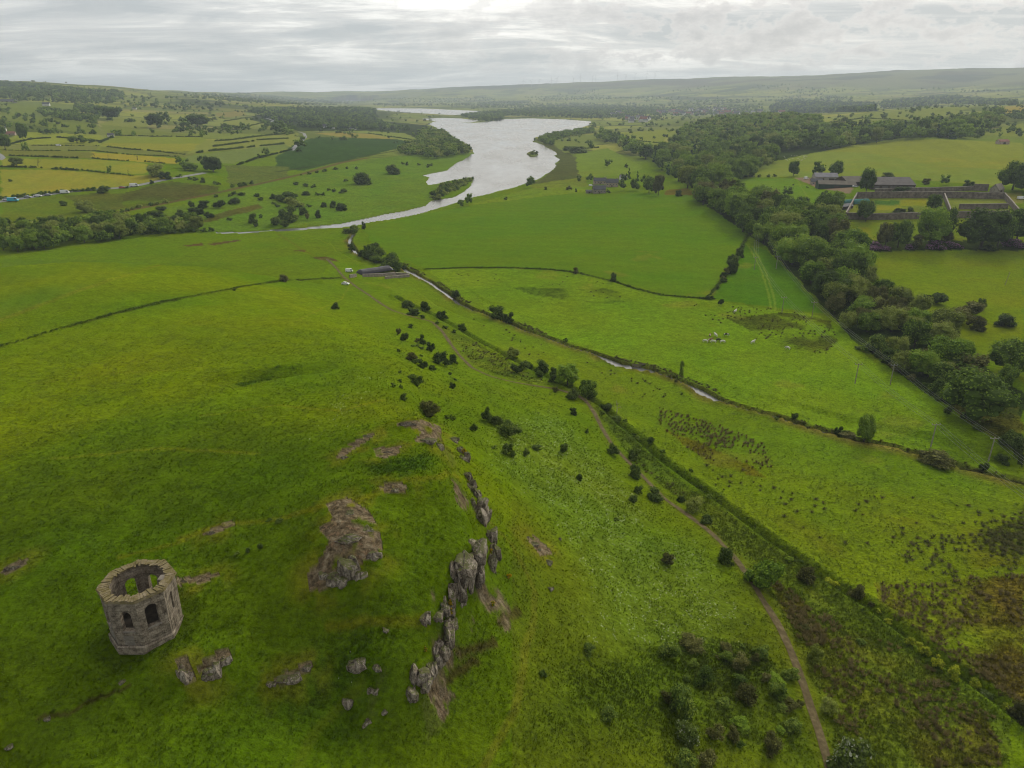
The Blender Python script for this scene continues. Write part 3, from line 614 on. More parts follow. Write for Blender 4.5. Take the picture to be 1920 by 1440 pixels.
# a rectangle of water under each basin: the shore is where the land rises out of it
for nm, Wp, z in (("loch", loch, 0.0), ("lagoon", loch2, 0.01), ("loch", barr, 0.0), ("loch", kil, 0.0)):
    lo, hi = Wp.min(0), Wp.max(0); g = 20 + 0.02 * hi[1]
    q = np.array([(lo[0] - g, lo[1] - g), (hi[0] + g, lo[1] - g), (hi[0] + g, hi[1] + g), (lo[0] - g, hi[1] + g)])
    setp(flat_poly(nm, q, z, wm), kind="structure")
def ribbon(name, pts, w, z, mat, lift=0.0, n_across=3, jit=0.0):
    pts = np.asarray(pts)[:, :2]; seg = np.r_[0, np.cumsum(np.hypot(*np.diff(pts, axis=0).T))]
    k = max(int(seg[-1] / 1.2), 8); s = np.linspace(0, seg[-1], k)
    x, y = np.interp(s, seg, pts[:, 0]), np.interp(s, seg, pts[:, 1])
    for _ in range(4):
        x[1:-1] = (x[:-2] + 2 * x[1:-1] + x[2:]) / 4; y[1:-1] = (y[:-2] + 2 * y[1:-1] + y[2:]) / 4
    tx, ty = np.gradient(x), np.gradient(y); l = np.hypot(tx, ty); nx, ny = ty / l, -tx / l
    ww = w * (1 + jit * 2 * fbm(s, s * 0, 6, 3, 12)); V = []
    for u in np.linspace(-.5, .5, n_across):
        xx, yy = x + nx * ww * u, y + ny * ww * u
        V.append(np.stack([xx, yy, gz(xx, yy) + lift if z is None else np.full(k, z)], 1))
    V = np.stack(V, 1).reshape(-1, 3)
    me = np_mesh(name, V, grid_faces(k, n_across), True); me.materials.append(mat)
    return link(bpy.data.objects.new(name, me))
bw = []
for i in range(len(burn)): bw.append(float(gz(*burn[i])))
ribbon("burn", burn, 7.5, 1.0, wm); S.objects["burn"]["kind"] = "structure"
pm_, t, b = new_mat("beaten_earth", .95, .1)
L(t, ramp(t, obj_noise(t, .9, 6, .65), [(.3, (.058, .044, .018)), (.5, (.102, .078, .036)), (.7, (.165, .13, .066))]), b.inputs['Base Color'])
setp(ribbon("footpath", pathw, 1.25, None, pm_, .07, 4, .35), kind="structure")
tm_, t, b = new_mat("road_tarmac", .8, .25)
L(t, ramp(t, obj_noise(t, .5, 4), [(.3, (.17, .17, .165)), (.7, (.25, .25, .245))]), b.inputs['Base Color'])
for i, (pts, w) in enumerate([([(-20,381),(30,374),(70,368),(117,361),(160,357),(200,354),(230,352),(262,347),(300,339),(345,331),(385,324)], 6.5),
                 ([(548,282),(556,272),(565,265),(573,257),(570,250),(560,247)], 5.5), ([(470,218),(495,220),(512,226),(505,233)], 5.5), ([(0,300),(6,296),(0,290),(-10,285)], 5)]):
    setp(ribbon("road", PP(pts, 3, False), w, None, tm_, .12, 3), kind="structure")
# ------------------------------------------------------------------ haze
def box_mesh(name, x0, x1, y0, y1, z0, z1):
    v = [(x, y, z) for x in (x0, x1) for y in (y0, y1) for z in (z0, z1)]
    f = [(0, 1, 3, 2), (4, 6, 7, 5), (0, 4, 5, 1), (2, 3, 7, 6), (0, 2, 6, 4), (1, 5, 7, 3)]
    me = bpy.data.meshes.new(name); me.from_pydata(v, [], f); me.update(); return me
hm = bpy.data.materials.new("haze"); hm.use_nodes = True; t = hm.node_tree; t.nodes.clear()
vo = N(t, 'ShaderNodeVolumePrincipled'); vo.inputs['Color'].default_value = (.78, .90, 1.0, 1); vo.inputs['Density'].default_value = 9.5e-5
vo.inputs['Anisotropy'].default_value = .25
oo = N(t, 'ShaderNodeOutputMaterial'); L(t, vo.outputs[0], oo.inputs['Volume'])
HB = box_mesh("haze", -12500, 12500, -60, 15200, float(GZ.min()) - 1.0, max(float(GZ.max()) + 130, 360)); HB.materials.append(hm)
setp(link(bpy.data.objects.new("haze", HB)), kind="stuff")
# ------------------------------------------------------------------ builders
def new_obj(name, me, parent=None, loc=None, rot=None, scale=None):
    o = bpy.data.objects.new(name, me); COL.objects.link(o)
    if parent: o.parent = parent
    if loc is not None: o.location = loc
    if rot is not None: o.rotation_euler = (0, 0, rot) if np.isscalar(rot) else rot
    if scale is not None: o.scale = scale
    return o
class MB:
    def __init__(s): s.v = []; s.f = []; s.m = []
    def add(s, vs, fs, mi=0):
        o = len(s.v); s.v += [tuple(map(float, p)) for p in vs]
        for f in fs: s.f.append(tuple(i + o for i in f)); s.m.append(mi)
    def box(s, c, d, rot=0, mi=0, top=(1, 1)):
        x, y, z = (k / 2 for k in d); ca, sa = cos(rot), sin(rot); vs = []
        for sz in (-1, 1):
            tx, ty = top if sz > 0 else (1, 1)
            for sx, sy in ((-1, -1), (1, -1), (1, 1), (-1, 1)):
                a, b_ = sx * x * tx, sy * y * ty
                vs.append((c[0] + a * ca - b_ * sa, c[1] + a * sa + b_ * ca, c[2] + sz * z))
        s.add(vs, [(3, 2, 1, 0), (4, 5, 6, 7), (0, 1, 5, 4), (1, 2, 6, 5), (2, 3, 7, 6), (3, 0, 4, 7)], mi)
    def tube(s, pts, rad, n=8, mi=0, cap=True):
        pts = np.asarray(pts, float); k = len(pts); rad = np.broadcast_to(rad, (k,)); V = []
        for i in range(k):
            d = pts[min(i + 1, k - 1)] - pts[max(i - 1, 0)]; d /= np.linalg.norm(d) + 1e-9
            a = np.cross(d, (0, 0, 1) if abs(d[2]) < .9 else (1, 0, 0)); a /= np.linalg.norm(a); b_ = np.cross(d, a)
            for j in range(n):
                t_ = 2 * pi * j / n; V.append(pts[i] + rad[i] * (a * cos(t_) + b_ * sin(t_)))
        Fs = [(i * n + j, i * n + (j + 1) % n, (i + 1) * n + (j + 1) % n, (i + 1) * n + j) for i in range(k - 1) for j in range(n)]
        if cap: Fs += [tuple(range(n))[::-1], tuple(range((k - 1) * n, k * n))]
        s.add(V, Fs, mi)
    def mesh(s, name, mats, smooth=False):
        me = bpy.data.meshes.new(name); me.from_pydata(s.v, [], s.f)
        for m in (mats if isinstance(mats, (list, tuple)) else [mats]): me.materials.append(m)
        me.polygons.foreach_set("material_index", np.array(s.m, np.int32)); me.polygons.foreach_set("use_smooth", np.full(len(s.f), smooth)); me.update()
        import bmesh
        bm = bmesh.new(); bm.from_mesh(me); bmesh.ops.recalc_face_normals(bm, faces=bm.faces); bm.to_mesh(me); bm.free()
        return me
def flat_mat(name, c, rough=.8, var=.18, scale=1.5, spec=.25, metal=0):
    m, t, b = new_mat(name, rough, spec); n = obj_noise(t, scale, 5, .6)
    lo = tuple(np.clip(np.array(c) * (1 - var), 0, 1)); hi = tuple(np.clip(np.array(c) * (1 + var), 0, 1))
    L(t, ramp(t, n, [(.3, lo), (.7, hi)]), b.inputs['Base Color']); b.inputs['Metallic'].default_value = metal
    return m
# ---- foliage
def leaf_mat(name, stops, objvar=.55, rough=.75):
    m, t, b = new_mat(name, rough, .04)
    a = N(t, 'ShaderNodeAttribute', attribute_name="tone"); oi = N(t, 'ShaderNodeObjectInfo')
    f = math_(t, 'ADD', math_(t, 'MULTIPLY', a.outputs['Fac'], 1.0), math_(t, 'MULTIPLY', math_(t, 'SUBTRACT', oi.outputs['Random'], .5), objvar))
    c = ramp(t, f, stops); L(t, c, b.inputs['Base Color'])
    tr = N(t, 'ShaderNodeBsdfTranslucent'); L(t, c, tr.inputs[0]); mx = N(t, 'ShaderNodeMixShader'); mx.inputs[0].default_value = .22
    L(t, b.outputs[0], mx.inputs[1]); L(t, tr.outputs[0], mx.inputs[2]); L(t, mx.outputs[0], t.nodes['Material Output'].inputs[0])
    return m
LM_ = {
 'broad': leaf_mat("broadleaf_foliage", [(0, (0.058, 0.096, 0.011)), (.35, (0.119, 0.189, 0.022)), (.65, (0.201, 0.298, 0.030)), (1, (0.272, 0.364, 0.040))]),
 'dark': leaf_mat("dark_foliage", [(0, (0.041, 0.066, 0.010)), (.4, (0.077, 0.126, 0.018)), (.7, (0.129, 0.202, 0.024)), (1, (0.214, 0.304, 0.036))]),
 'willow': leaf_mat("willow_foliage", [(0, (0.111, 0.140, 0.024)), (.4, (0.208, 0.254, 0.042)), (.7, (0.304, 0.358, 0.058)), (1, (0.290, 0.306, 0.088))]),
 'light': leaf_mat("light_foliage", [(0, (0.082, 0.145, 0.014)), (.4, (0.182, 0.288, 0.024)), (.7, (0.235, 0.345, 0.032)), (1, (0.287, 0.360, 0.040))]),
 'brown': leaf_mat("hawthorn_foliage", [(0, (0.057, 0.060, 0.016)), (.4, (0.111, 0.116, 0.029)), (.7, (0.169, 0.173, 0.044)), (.9, (0.216, 0.213, 0.065)), (1, (0.338, 0.312, 0.156))]),
 'blossom': leaf_mat("blossom_foliage", [(0, (.048, .066, .014)), (.4, (.095, .135, .026)), (.78, (.15, .20, .04)), (.85, (.38, .40, .29)), (1, (.52, .53, .42))], .12),
 'gorse': leaf_mat("gorse_foliage", [(0, (0.057, 0.108, 0.017)), (.30, (0.116, 0.184, 0.021)), (.42, (.50, .30, .010)), (1, (.66, .42, .02))], .1),
 'lime': leaf_mat("yellow_green_foliage", [(0, (.07, .10, .010)), (.3, (.20, .26, .014)), (.6, (.38, .42, .020)), (1, (.52, .52, .04))], .2),
 'purple': leaf_mat("rhododendron_foliage", [(0, (.022, .032, .014)), (.38, (.045, .06, .024)), (.46, (.22, .10, .19)), (1, (.36, .20, .32))], .2),
 'conifer': leaf_mat("conifer_foliage", [(0, (0.020, 0.043, 0.017)), (.5, (0.039, 0.078, 0.026)), (1, (0.077, 0.138, 0.040))]),
 'rush': leaf_mat("rush_stems", [(0, (.075, .080, .024)), (.5, (.13, .125, .038)), (1, (.21, .18, .065))], .2),
 'rushbrown': leaf_mat("brown_rush_stems", [(0, (.095, .078, .026)), (.5, (.16, .13, .048)), (1, (.26, .21, .09))], .2),
 'shrub2': leaf_mat("dark_shrub_foliage", [(0, (0.030, 0.048, 0.010)), (.4, (0.062, 0.097, 0.018)), (.7, (0.108, 0.159, 0.026)), (1, (0.189, 0.241, 0.044))]),
 'shrub': leaf_mat("shrub_foliage", [(0, (0.041, 0.068, 0.012)), (.35, (0.081, 0.131, 0.021)), (.65, (0.142, 0.210, 0.029)), (1, (0.257, 0.320, 0.047))]),
 'tuft': leaf_mat("grass_blades", [(0, (.035, .065, .006)), (.5, (.072, .125, .008)), (1, (.135, .180, .016))], .0),
}
barkm = flat_mat("bark", (.085, .07, .055), .9, .35, 4)
palewood = flat_mat("bleached_wood", (.42, .38, .32), .85, .2, 4)
def uvs(n, m):
    """unit sphere: verts, quad+tri faces as quads"""
    V = []; 
    for i in range(n + 1):
        a = pi * i / n
        for j in range(m): V.append((sin(a) * cos(2 * pi * j / m), sin(a) * sin(2 * pi * j / m), cos(a)))
    Fq = [(i * m + j, (i + 1) * m + j, (i + 1) * m + (j + 1) % m, i * m + (j + 1) % m) for i in range(n) for j in range(m)]
    return np.array(V), np.array(Fq)
def crown(seed, shape, nl, nleaf, ls, core=(6, 8), spread=1.0, gap=.0):
    """unit-height foliage: z 0..1, half-width about .5; returns verts, faces, tone"""
    r = np.random.default_rng(seed); L0 = []
    for k in range(nl):
        for _ in range(60):
            if shape == 'tree': z = r.uniform(.30, .86); R = .42 * (1 - abs((z - .52) / .52) ** 2.4) ** .5 if abs(z - .52) < .52 else .05; lr_ = r.uniform(.13, .22)
            elif shape == 'tall': z = r.uniform(.22, .9); R = .27 * (1 - abs((z - .5) / .55) ** 2.2) ** .5; lr_ = r.uniform(.10, .17)
            elif shape == 'cone': z = r.uniform(.08, .92); R = .27 * (1 - z) + .01; lr_ = .05 + .10 * (1 - z)
            elif shape == 'flat': z = r.uniform(.35, .75); R = .48; lr_ = r.uniform(.16, .26)
            else: z = r.uniform(.12, .80); R = .47 * (1 - (z / 1.0) ** 1.8) ** .5; lr_ = r.uniform(.10, .27)
            a = r.uniform(0, 2 * pi); q = R * r.uniform(.15, 1) ** .55 * spread
            c = np.array([q * cos(a), q * sin(a), z])
            if all(np.linalg.norm(c - l[0]) > .5 * max(lr_, l[1]) for l in L0): break
        L0.append((c, lr_))
    if shape in ('tree', 'bush', 'tall'): L0.append((np.array([0, 0, .52 if shape != 'bush' else .36]), .27 if shape != 'tall' else .17))
    V, Fc, T = [], [], []; off = 0; sv, sf = uvs(*core)
    for c, R in L0:
        ph = r.uniform(0, 9, 3)
        d = 1 + .22 * np.sin(3.1 * sv[:, 0] + ph[0]) * np.sin(2.7 * sv[:, 1] + ph[1]) + .14 * np.sin(6 * sv[:, 2] + ph[2])
        q = sv * (R * .80 * d)[:, None] * (1, 1, .85) + c; q[:, 2] = np.maximum(q[:, 2], 0.02)
        V.append(q); Fc.append(sf + off); off += len(q); T.append(np.full(len(q), .12) + r.uniform(0, .15))
    if nleaf:
        w = np.array([l[1] ** 2 for l in L0]); w /= w.sum(); idx = r.choice(len(L0), nleaf, p=w)
        C = np.array([l[0] for l in L0])[idx]; Rr = np.array([l[1] for l in L0])[idx]
        n = r.normal(size=(nleaf, 3)); n /= np.linalg.norm(n, axis=1)[:, None]; n[:, 2] = np.where(n[:, 2] < -.35, -n[:, 2], n[:, 2])
        pos = C + n * (Rr * r.uniform(.74, 1.34, nleaf))[:, None] * (1, 1, .88)
        nn = n + r.normal(size=(nleaf, 3)) * .55 + (0, 0, .35); nn /= np.linalg.norm(nn, axis=1)[:, None]
        t1 = np.cross(nn, r.normal(size=(nleaf, 3))); t1 /= np.linalg.norm(t1, axis=1)[:, None]; t2 = np.cross(nn, t1)
        s = ls * r.uniform(.55, 1.35, nleaf)[:, None]
        a = pos - t1 * s * .5; b_ = pos + t2 * s * .42 + nn * s * .12; c_ = pos + t1 * s * .5; d_ = pos - t2 * s * .42 + nn * s * .12
        q = np.stack([a, b_, c_, d_], 1).reshape(-1, 3); q[:, 2] = np.maximum(q[:, 2], .01)
        lobe_t = r.uniform(-.12, .12, len(L0))[idx]
        tone = np.clip(r.uniform(.2, .8, nleaf) + lobe_t + .1 * (r.random(nleaf) > .9), 0, 1)
        V.append(q); Fc.append(np.arange(nleaf * 4).reshape(-1, 4) + off); T.append(np.repeat(tone, 4))
    return np.concatenate(V), np.concatenate(Fc), np.concatenate(T)
def fol_mesh(name, vft, mat):
    me = np_mesh(name, vft[0], vft[1], False); a = me.attributes.new("tone", 'FLOAT', 'POINT'); a.data.foreach_set("value", vft[2].astype(np.float32))
    me.materials.append(mat); return me
def trunk_mesh(seed, thick=.028, top=.62, limbs=5):
    r = np.random.default_rng(seed); m = MB()
    pts = [(0, 0, -.04), (.01 * r.normal(), .01 * r.normal(), .15), (.02 * r.normal(), .02 * r.normal(), .36), (.02 * r.normal(), .02 * r.normal(), top)]
    m.tube(pts, [thick * 1.3, thick, thick * .75, thick * .3], 7)
    for k in range(limbs):
        z = r.uniform(.2, .45); a = r.uniform(0, 2 * pi); l = r.uniform(.2, .34)
        m.tube([(0, 0, z), (l * .5 * cos(a), l * .5 * sin(a), z + l * .35), (l * cos(a), l * sin(a), z + l * .9)], [thick * .5, thick * .36, thick * .12], 5)
    return m.mesh("trunk", barkm, True)
TR = {}
def tmpl(kind):
    """foliage templates of one kind: list of (crown mesh, trunk mesh or None)"""
    if kind in TR: return TR[kind]
    base = {'broad': ('tree', 34, 3000, .052, 'broad'), 'darktree': ('tree', 34, 3000, .050, 'dark'), 'willowtree': ('tree', 34, 3000, .046, 'willow'), 'lighttree': ('tree', 34, 3000, .052, 'light'), 'browntree': ('tree', 24, 2200, .050, 'brown'),
            'talltree': ('tall', 26, 2200, .042, 'broad'), 'conifer': ('cone', 30, 2200, .045, 'conifer'), 'palmtree': ('flat', 14, 1500, .06, 'dark'),
            'bush': ('bush', 14, 1500, .085, 'shrub2'), 'greenbush': ('bush', 14, 1500, .085, 'shrub'), 'lightbush': ('bush', 14, 1500, .08, 'light'), 'brownbush': ('bush', 13, 1300, .08, 'brown'),
            'willowbush': ('bush', 15, 1600, .075, 'willow'), 'blossombush': ('bush', 14, 1700, .08, 'blossom'), 'gorsebush': ('bush', 9, 900, .10, 'gorse'), 'limebush': ('bush', 12, 1200, .085, 'lime'),
            'purplebush': ('bush', 12, 1400, .09, 'purple'), 'brownwillow': ('bush', 15, 1500, .08, 'brown')}[kind]
    out = []
    for k in range(6 if base[0] in ('tree', 'bush') else 2):
        sd = hash_(kind) + k * 31
        cm = fol_mesh("crown", crown(sd, base[0], base[1] + (k % 3 - 1) * 4, base[2], base[3], (6, 8), 1.0 + .08 * (k % 2)), LM_[base[4]])
        out.append((cm, trunk_mesh(sd) if base[0] in ('tree', 'tall', 'cone', 'flat') else None))
    TR[kind] = out; return out
def hash_(s): return sum((i + 3) * ord(c) for i, c in enumerate(s)) % 9973
PLANTS = []          # every plant waits here until the largest are made into objects: dict(kind,x,y,z,w,h,px,py,size)
def plant(kind, x, y, w, h, **kw):
    z = float(gz(x, y)); a, b_, d = to_px(x, y, z)
    PLANTS.append(dict(kind=kind, x=float(x), y=float(y), z=z, w=w, h=h, px=float(a), py=float(b_), size=max(w, h) * F / d, **kw))
def plant_px(kind, px, py, w, h, **kw):
    """a plant whose foot is seen at a pixel, sized from its width and height in the photograph"""
    x, y, z = P(px, py); d = float(to_px(x, y, z)[2]); dep = atan2(H - z, math.hypot(x, y))
    hm = (h * d / F - .25 * (w * d / F) * sin(dep)) / cos(dep); plant(kind, x, y, w * d / F, max(hm, .35 * w * d / F), **kw)
def scatter(poly_px, spacing, seed, sub=3, world=None):
    p = PP(poly_px, sub)[:, :2] if world is None else world; r = np.random.default_rng(seed)
    lo, hi = p.min(0), p.max(0); n = int((hi - lo).prod() / spacing ** 2) + 4
    nx, ny = int((hi[0] - lo[0]) / spacing) + 2, int((hi[1] - lo[1]) / spacing) + 2
    gx, gy = np.meshgrid(np.arange(nx), np.arange(ny)); gx = gx + .5 * (gy % 2)
    q = np.stack([lo[0] + (gx.ravel() + r.uniform(-.36, .36, gx.size)) * spacing, lo[1] + (gy.ravel() + r.uniform(-.36, .36, gx.size)) * spacing], 1)
    q = q[inside(q[:, 0], q[:, 1], p)]
    return q
def along(pts_px, spacing, seed, jit=.5, sub=3):
    p = PP(pts_px, sub, False)[:, :2]; seg = np.r_[0, np.cumsum(np.hypot(*np.diff(p, axis=0).T))]; r = np.random.default_rng(seed)
    s = np.arange(spacing * .5, seg[-1], spacing); s = s + r.uniform(-.4, .4, len(s)) * spacing
    return np.stack([np.interp(s, seg, p[:, 0]) + r.normal(size=len(s)) * jit, np.interp(s, seg, p[:, 1]) + r.normal(size=len(s)) * jit], 1)

# ------------------------------------------------------------------ landmarks used to say which plant is which
MARKS = [(262,1130,"the octagonal ruin"),(650,1020,"the big grey crag"),(880,1050,"the tall rock face"),(800,815,"the rock knoll"),(505,702,"the grassy hollow"),(700,508,"the black silage clamp"),
 (1085,730,"the twin path trees"),(1335,745,"the burn's bright bend"),(1190,690,"the burn's wide pool"),(800,527,"the straight bright burn"),(1338,635,"the white cattle"),
 (1740,395,"the walled garden"),(1620,335,"the farm sheds"),(1130,350,"the stone cottages"),(840,360,"the wooded spit"),(640,285,"the dark plantation"),(25,376,"the blue van"),(252,349,"the white van"),
 (1395,440,"the crop field's upper corner"),(1330,558,"the crop field's lower tip"),(1270,1300,"the lower slope thicket"),(1430,1110,"the steep path bend"),(1545,1390,"the path's near end"),
 (1750,1232,"the yellow bush row"),(1330,800,"the dark rush bed"),(640,425,"the river outlet"),(480,434,"the narrow river neck"),(85,195,"the white hillside house"),(10,190,"the long roofed hill farm"),(1280,215,"the village"),
 (1670,700,"the pale belt side pole"),(1605,715,"the cattle meadow pole"),(1750,835,"the burnside pole"),(1560,1000,"the rushy right pasture"),(950,820,"the daisy slope"),(800,650,"the scrubby far slope"),(855,665,"the narrow path bend"),
 (1250,940,"the straight path stretch"),(1700,275,"the broad hill pasture"),(1180,300,"the pasture behind the cottages"),(1000,288,"the loch islet"),(400,340,"the lower road bend"),(150,330,"the yellow hay field"),(450,290,"the striped hill fields"),
 (1500,500,"the tree belt's middle"),(1700,640,"the belt's near scrub"),(1880,770,"the belt's right end"),(100,450,"the riverside belt's left end"),(300,440,"the riverside belt's right end"),(1860,440,"the parkland tree row"),(1400,400,"the upper tree belt"),(560,300,"the field above the marsh"),(350,400,"the old railway line"),(1350,270,"the great wood"),(660,350,"the green lochside meadow"),(1820,590,"the right hand pasture")]
ORD = ["", "second ", "third ", "fourth ", "fifth ", "sixth ", "seventh ", "eighth ", "ninth ", "tenth ", "eleventh ", "twelfth ", "thirteenth ", "fourteenth ", "fifteenth ", "sixteenth ", "seventeenth ", "eighteenth ", "nineteenth ", "twentieth "] + [f"{a}{b} " for a in ("twenty-", "thirty-", "forty-") for b in ("first", "second", "third", "fourth", "fifth", "sixth", "seventh", "eighth", "ninth")]
def name_places(items, avoid=()):
    """items: list of (object, adjective+noun, px, py). Writes a label that says where each one stands."""
    cells = {}
    for o, what, x, y in items:
        k = min((m for m in MARKS if m[2] not in avoid), key=lambda m: (m[0] - x) ** 2 + (m[1] - y) ** 2 * 1.5)
        dx, dy = x - k[0], y - k[1]
        rel = ("right of" if dx > 0 else "left of") if abs(dx) > abs(dy) * 1.1 else ("in front of" if dy > 0 else "beyond")
        cells.setdefault((what, rel, k[2]), []).append((dx * dx + dy * dy, o))
    for (what, rel, mk), lst in cells.items():
        lst.sort(key=lambda q: q[0])
        for i, (_, o) in enumerate(lst):
            tail = "" if len(lst) == 1 else (", nearest to it" if i == 0 else f", {ORD[min(i, len(ORD) - 1)]}nearest")
            o["label"] = f"{what} {rel} {mk}{tail}"
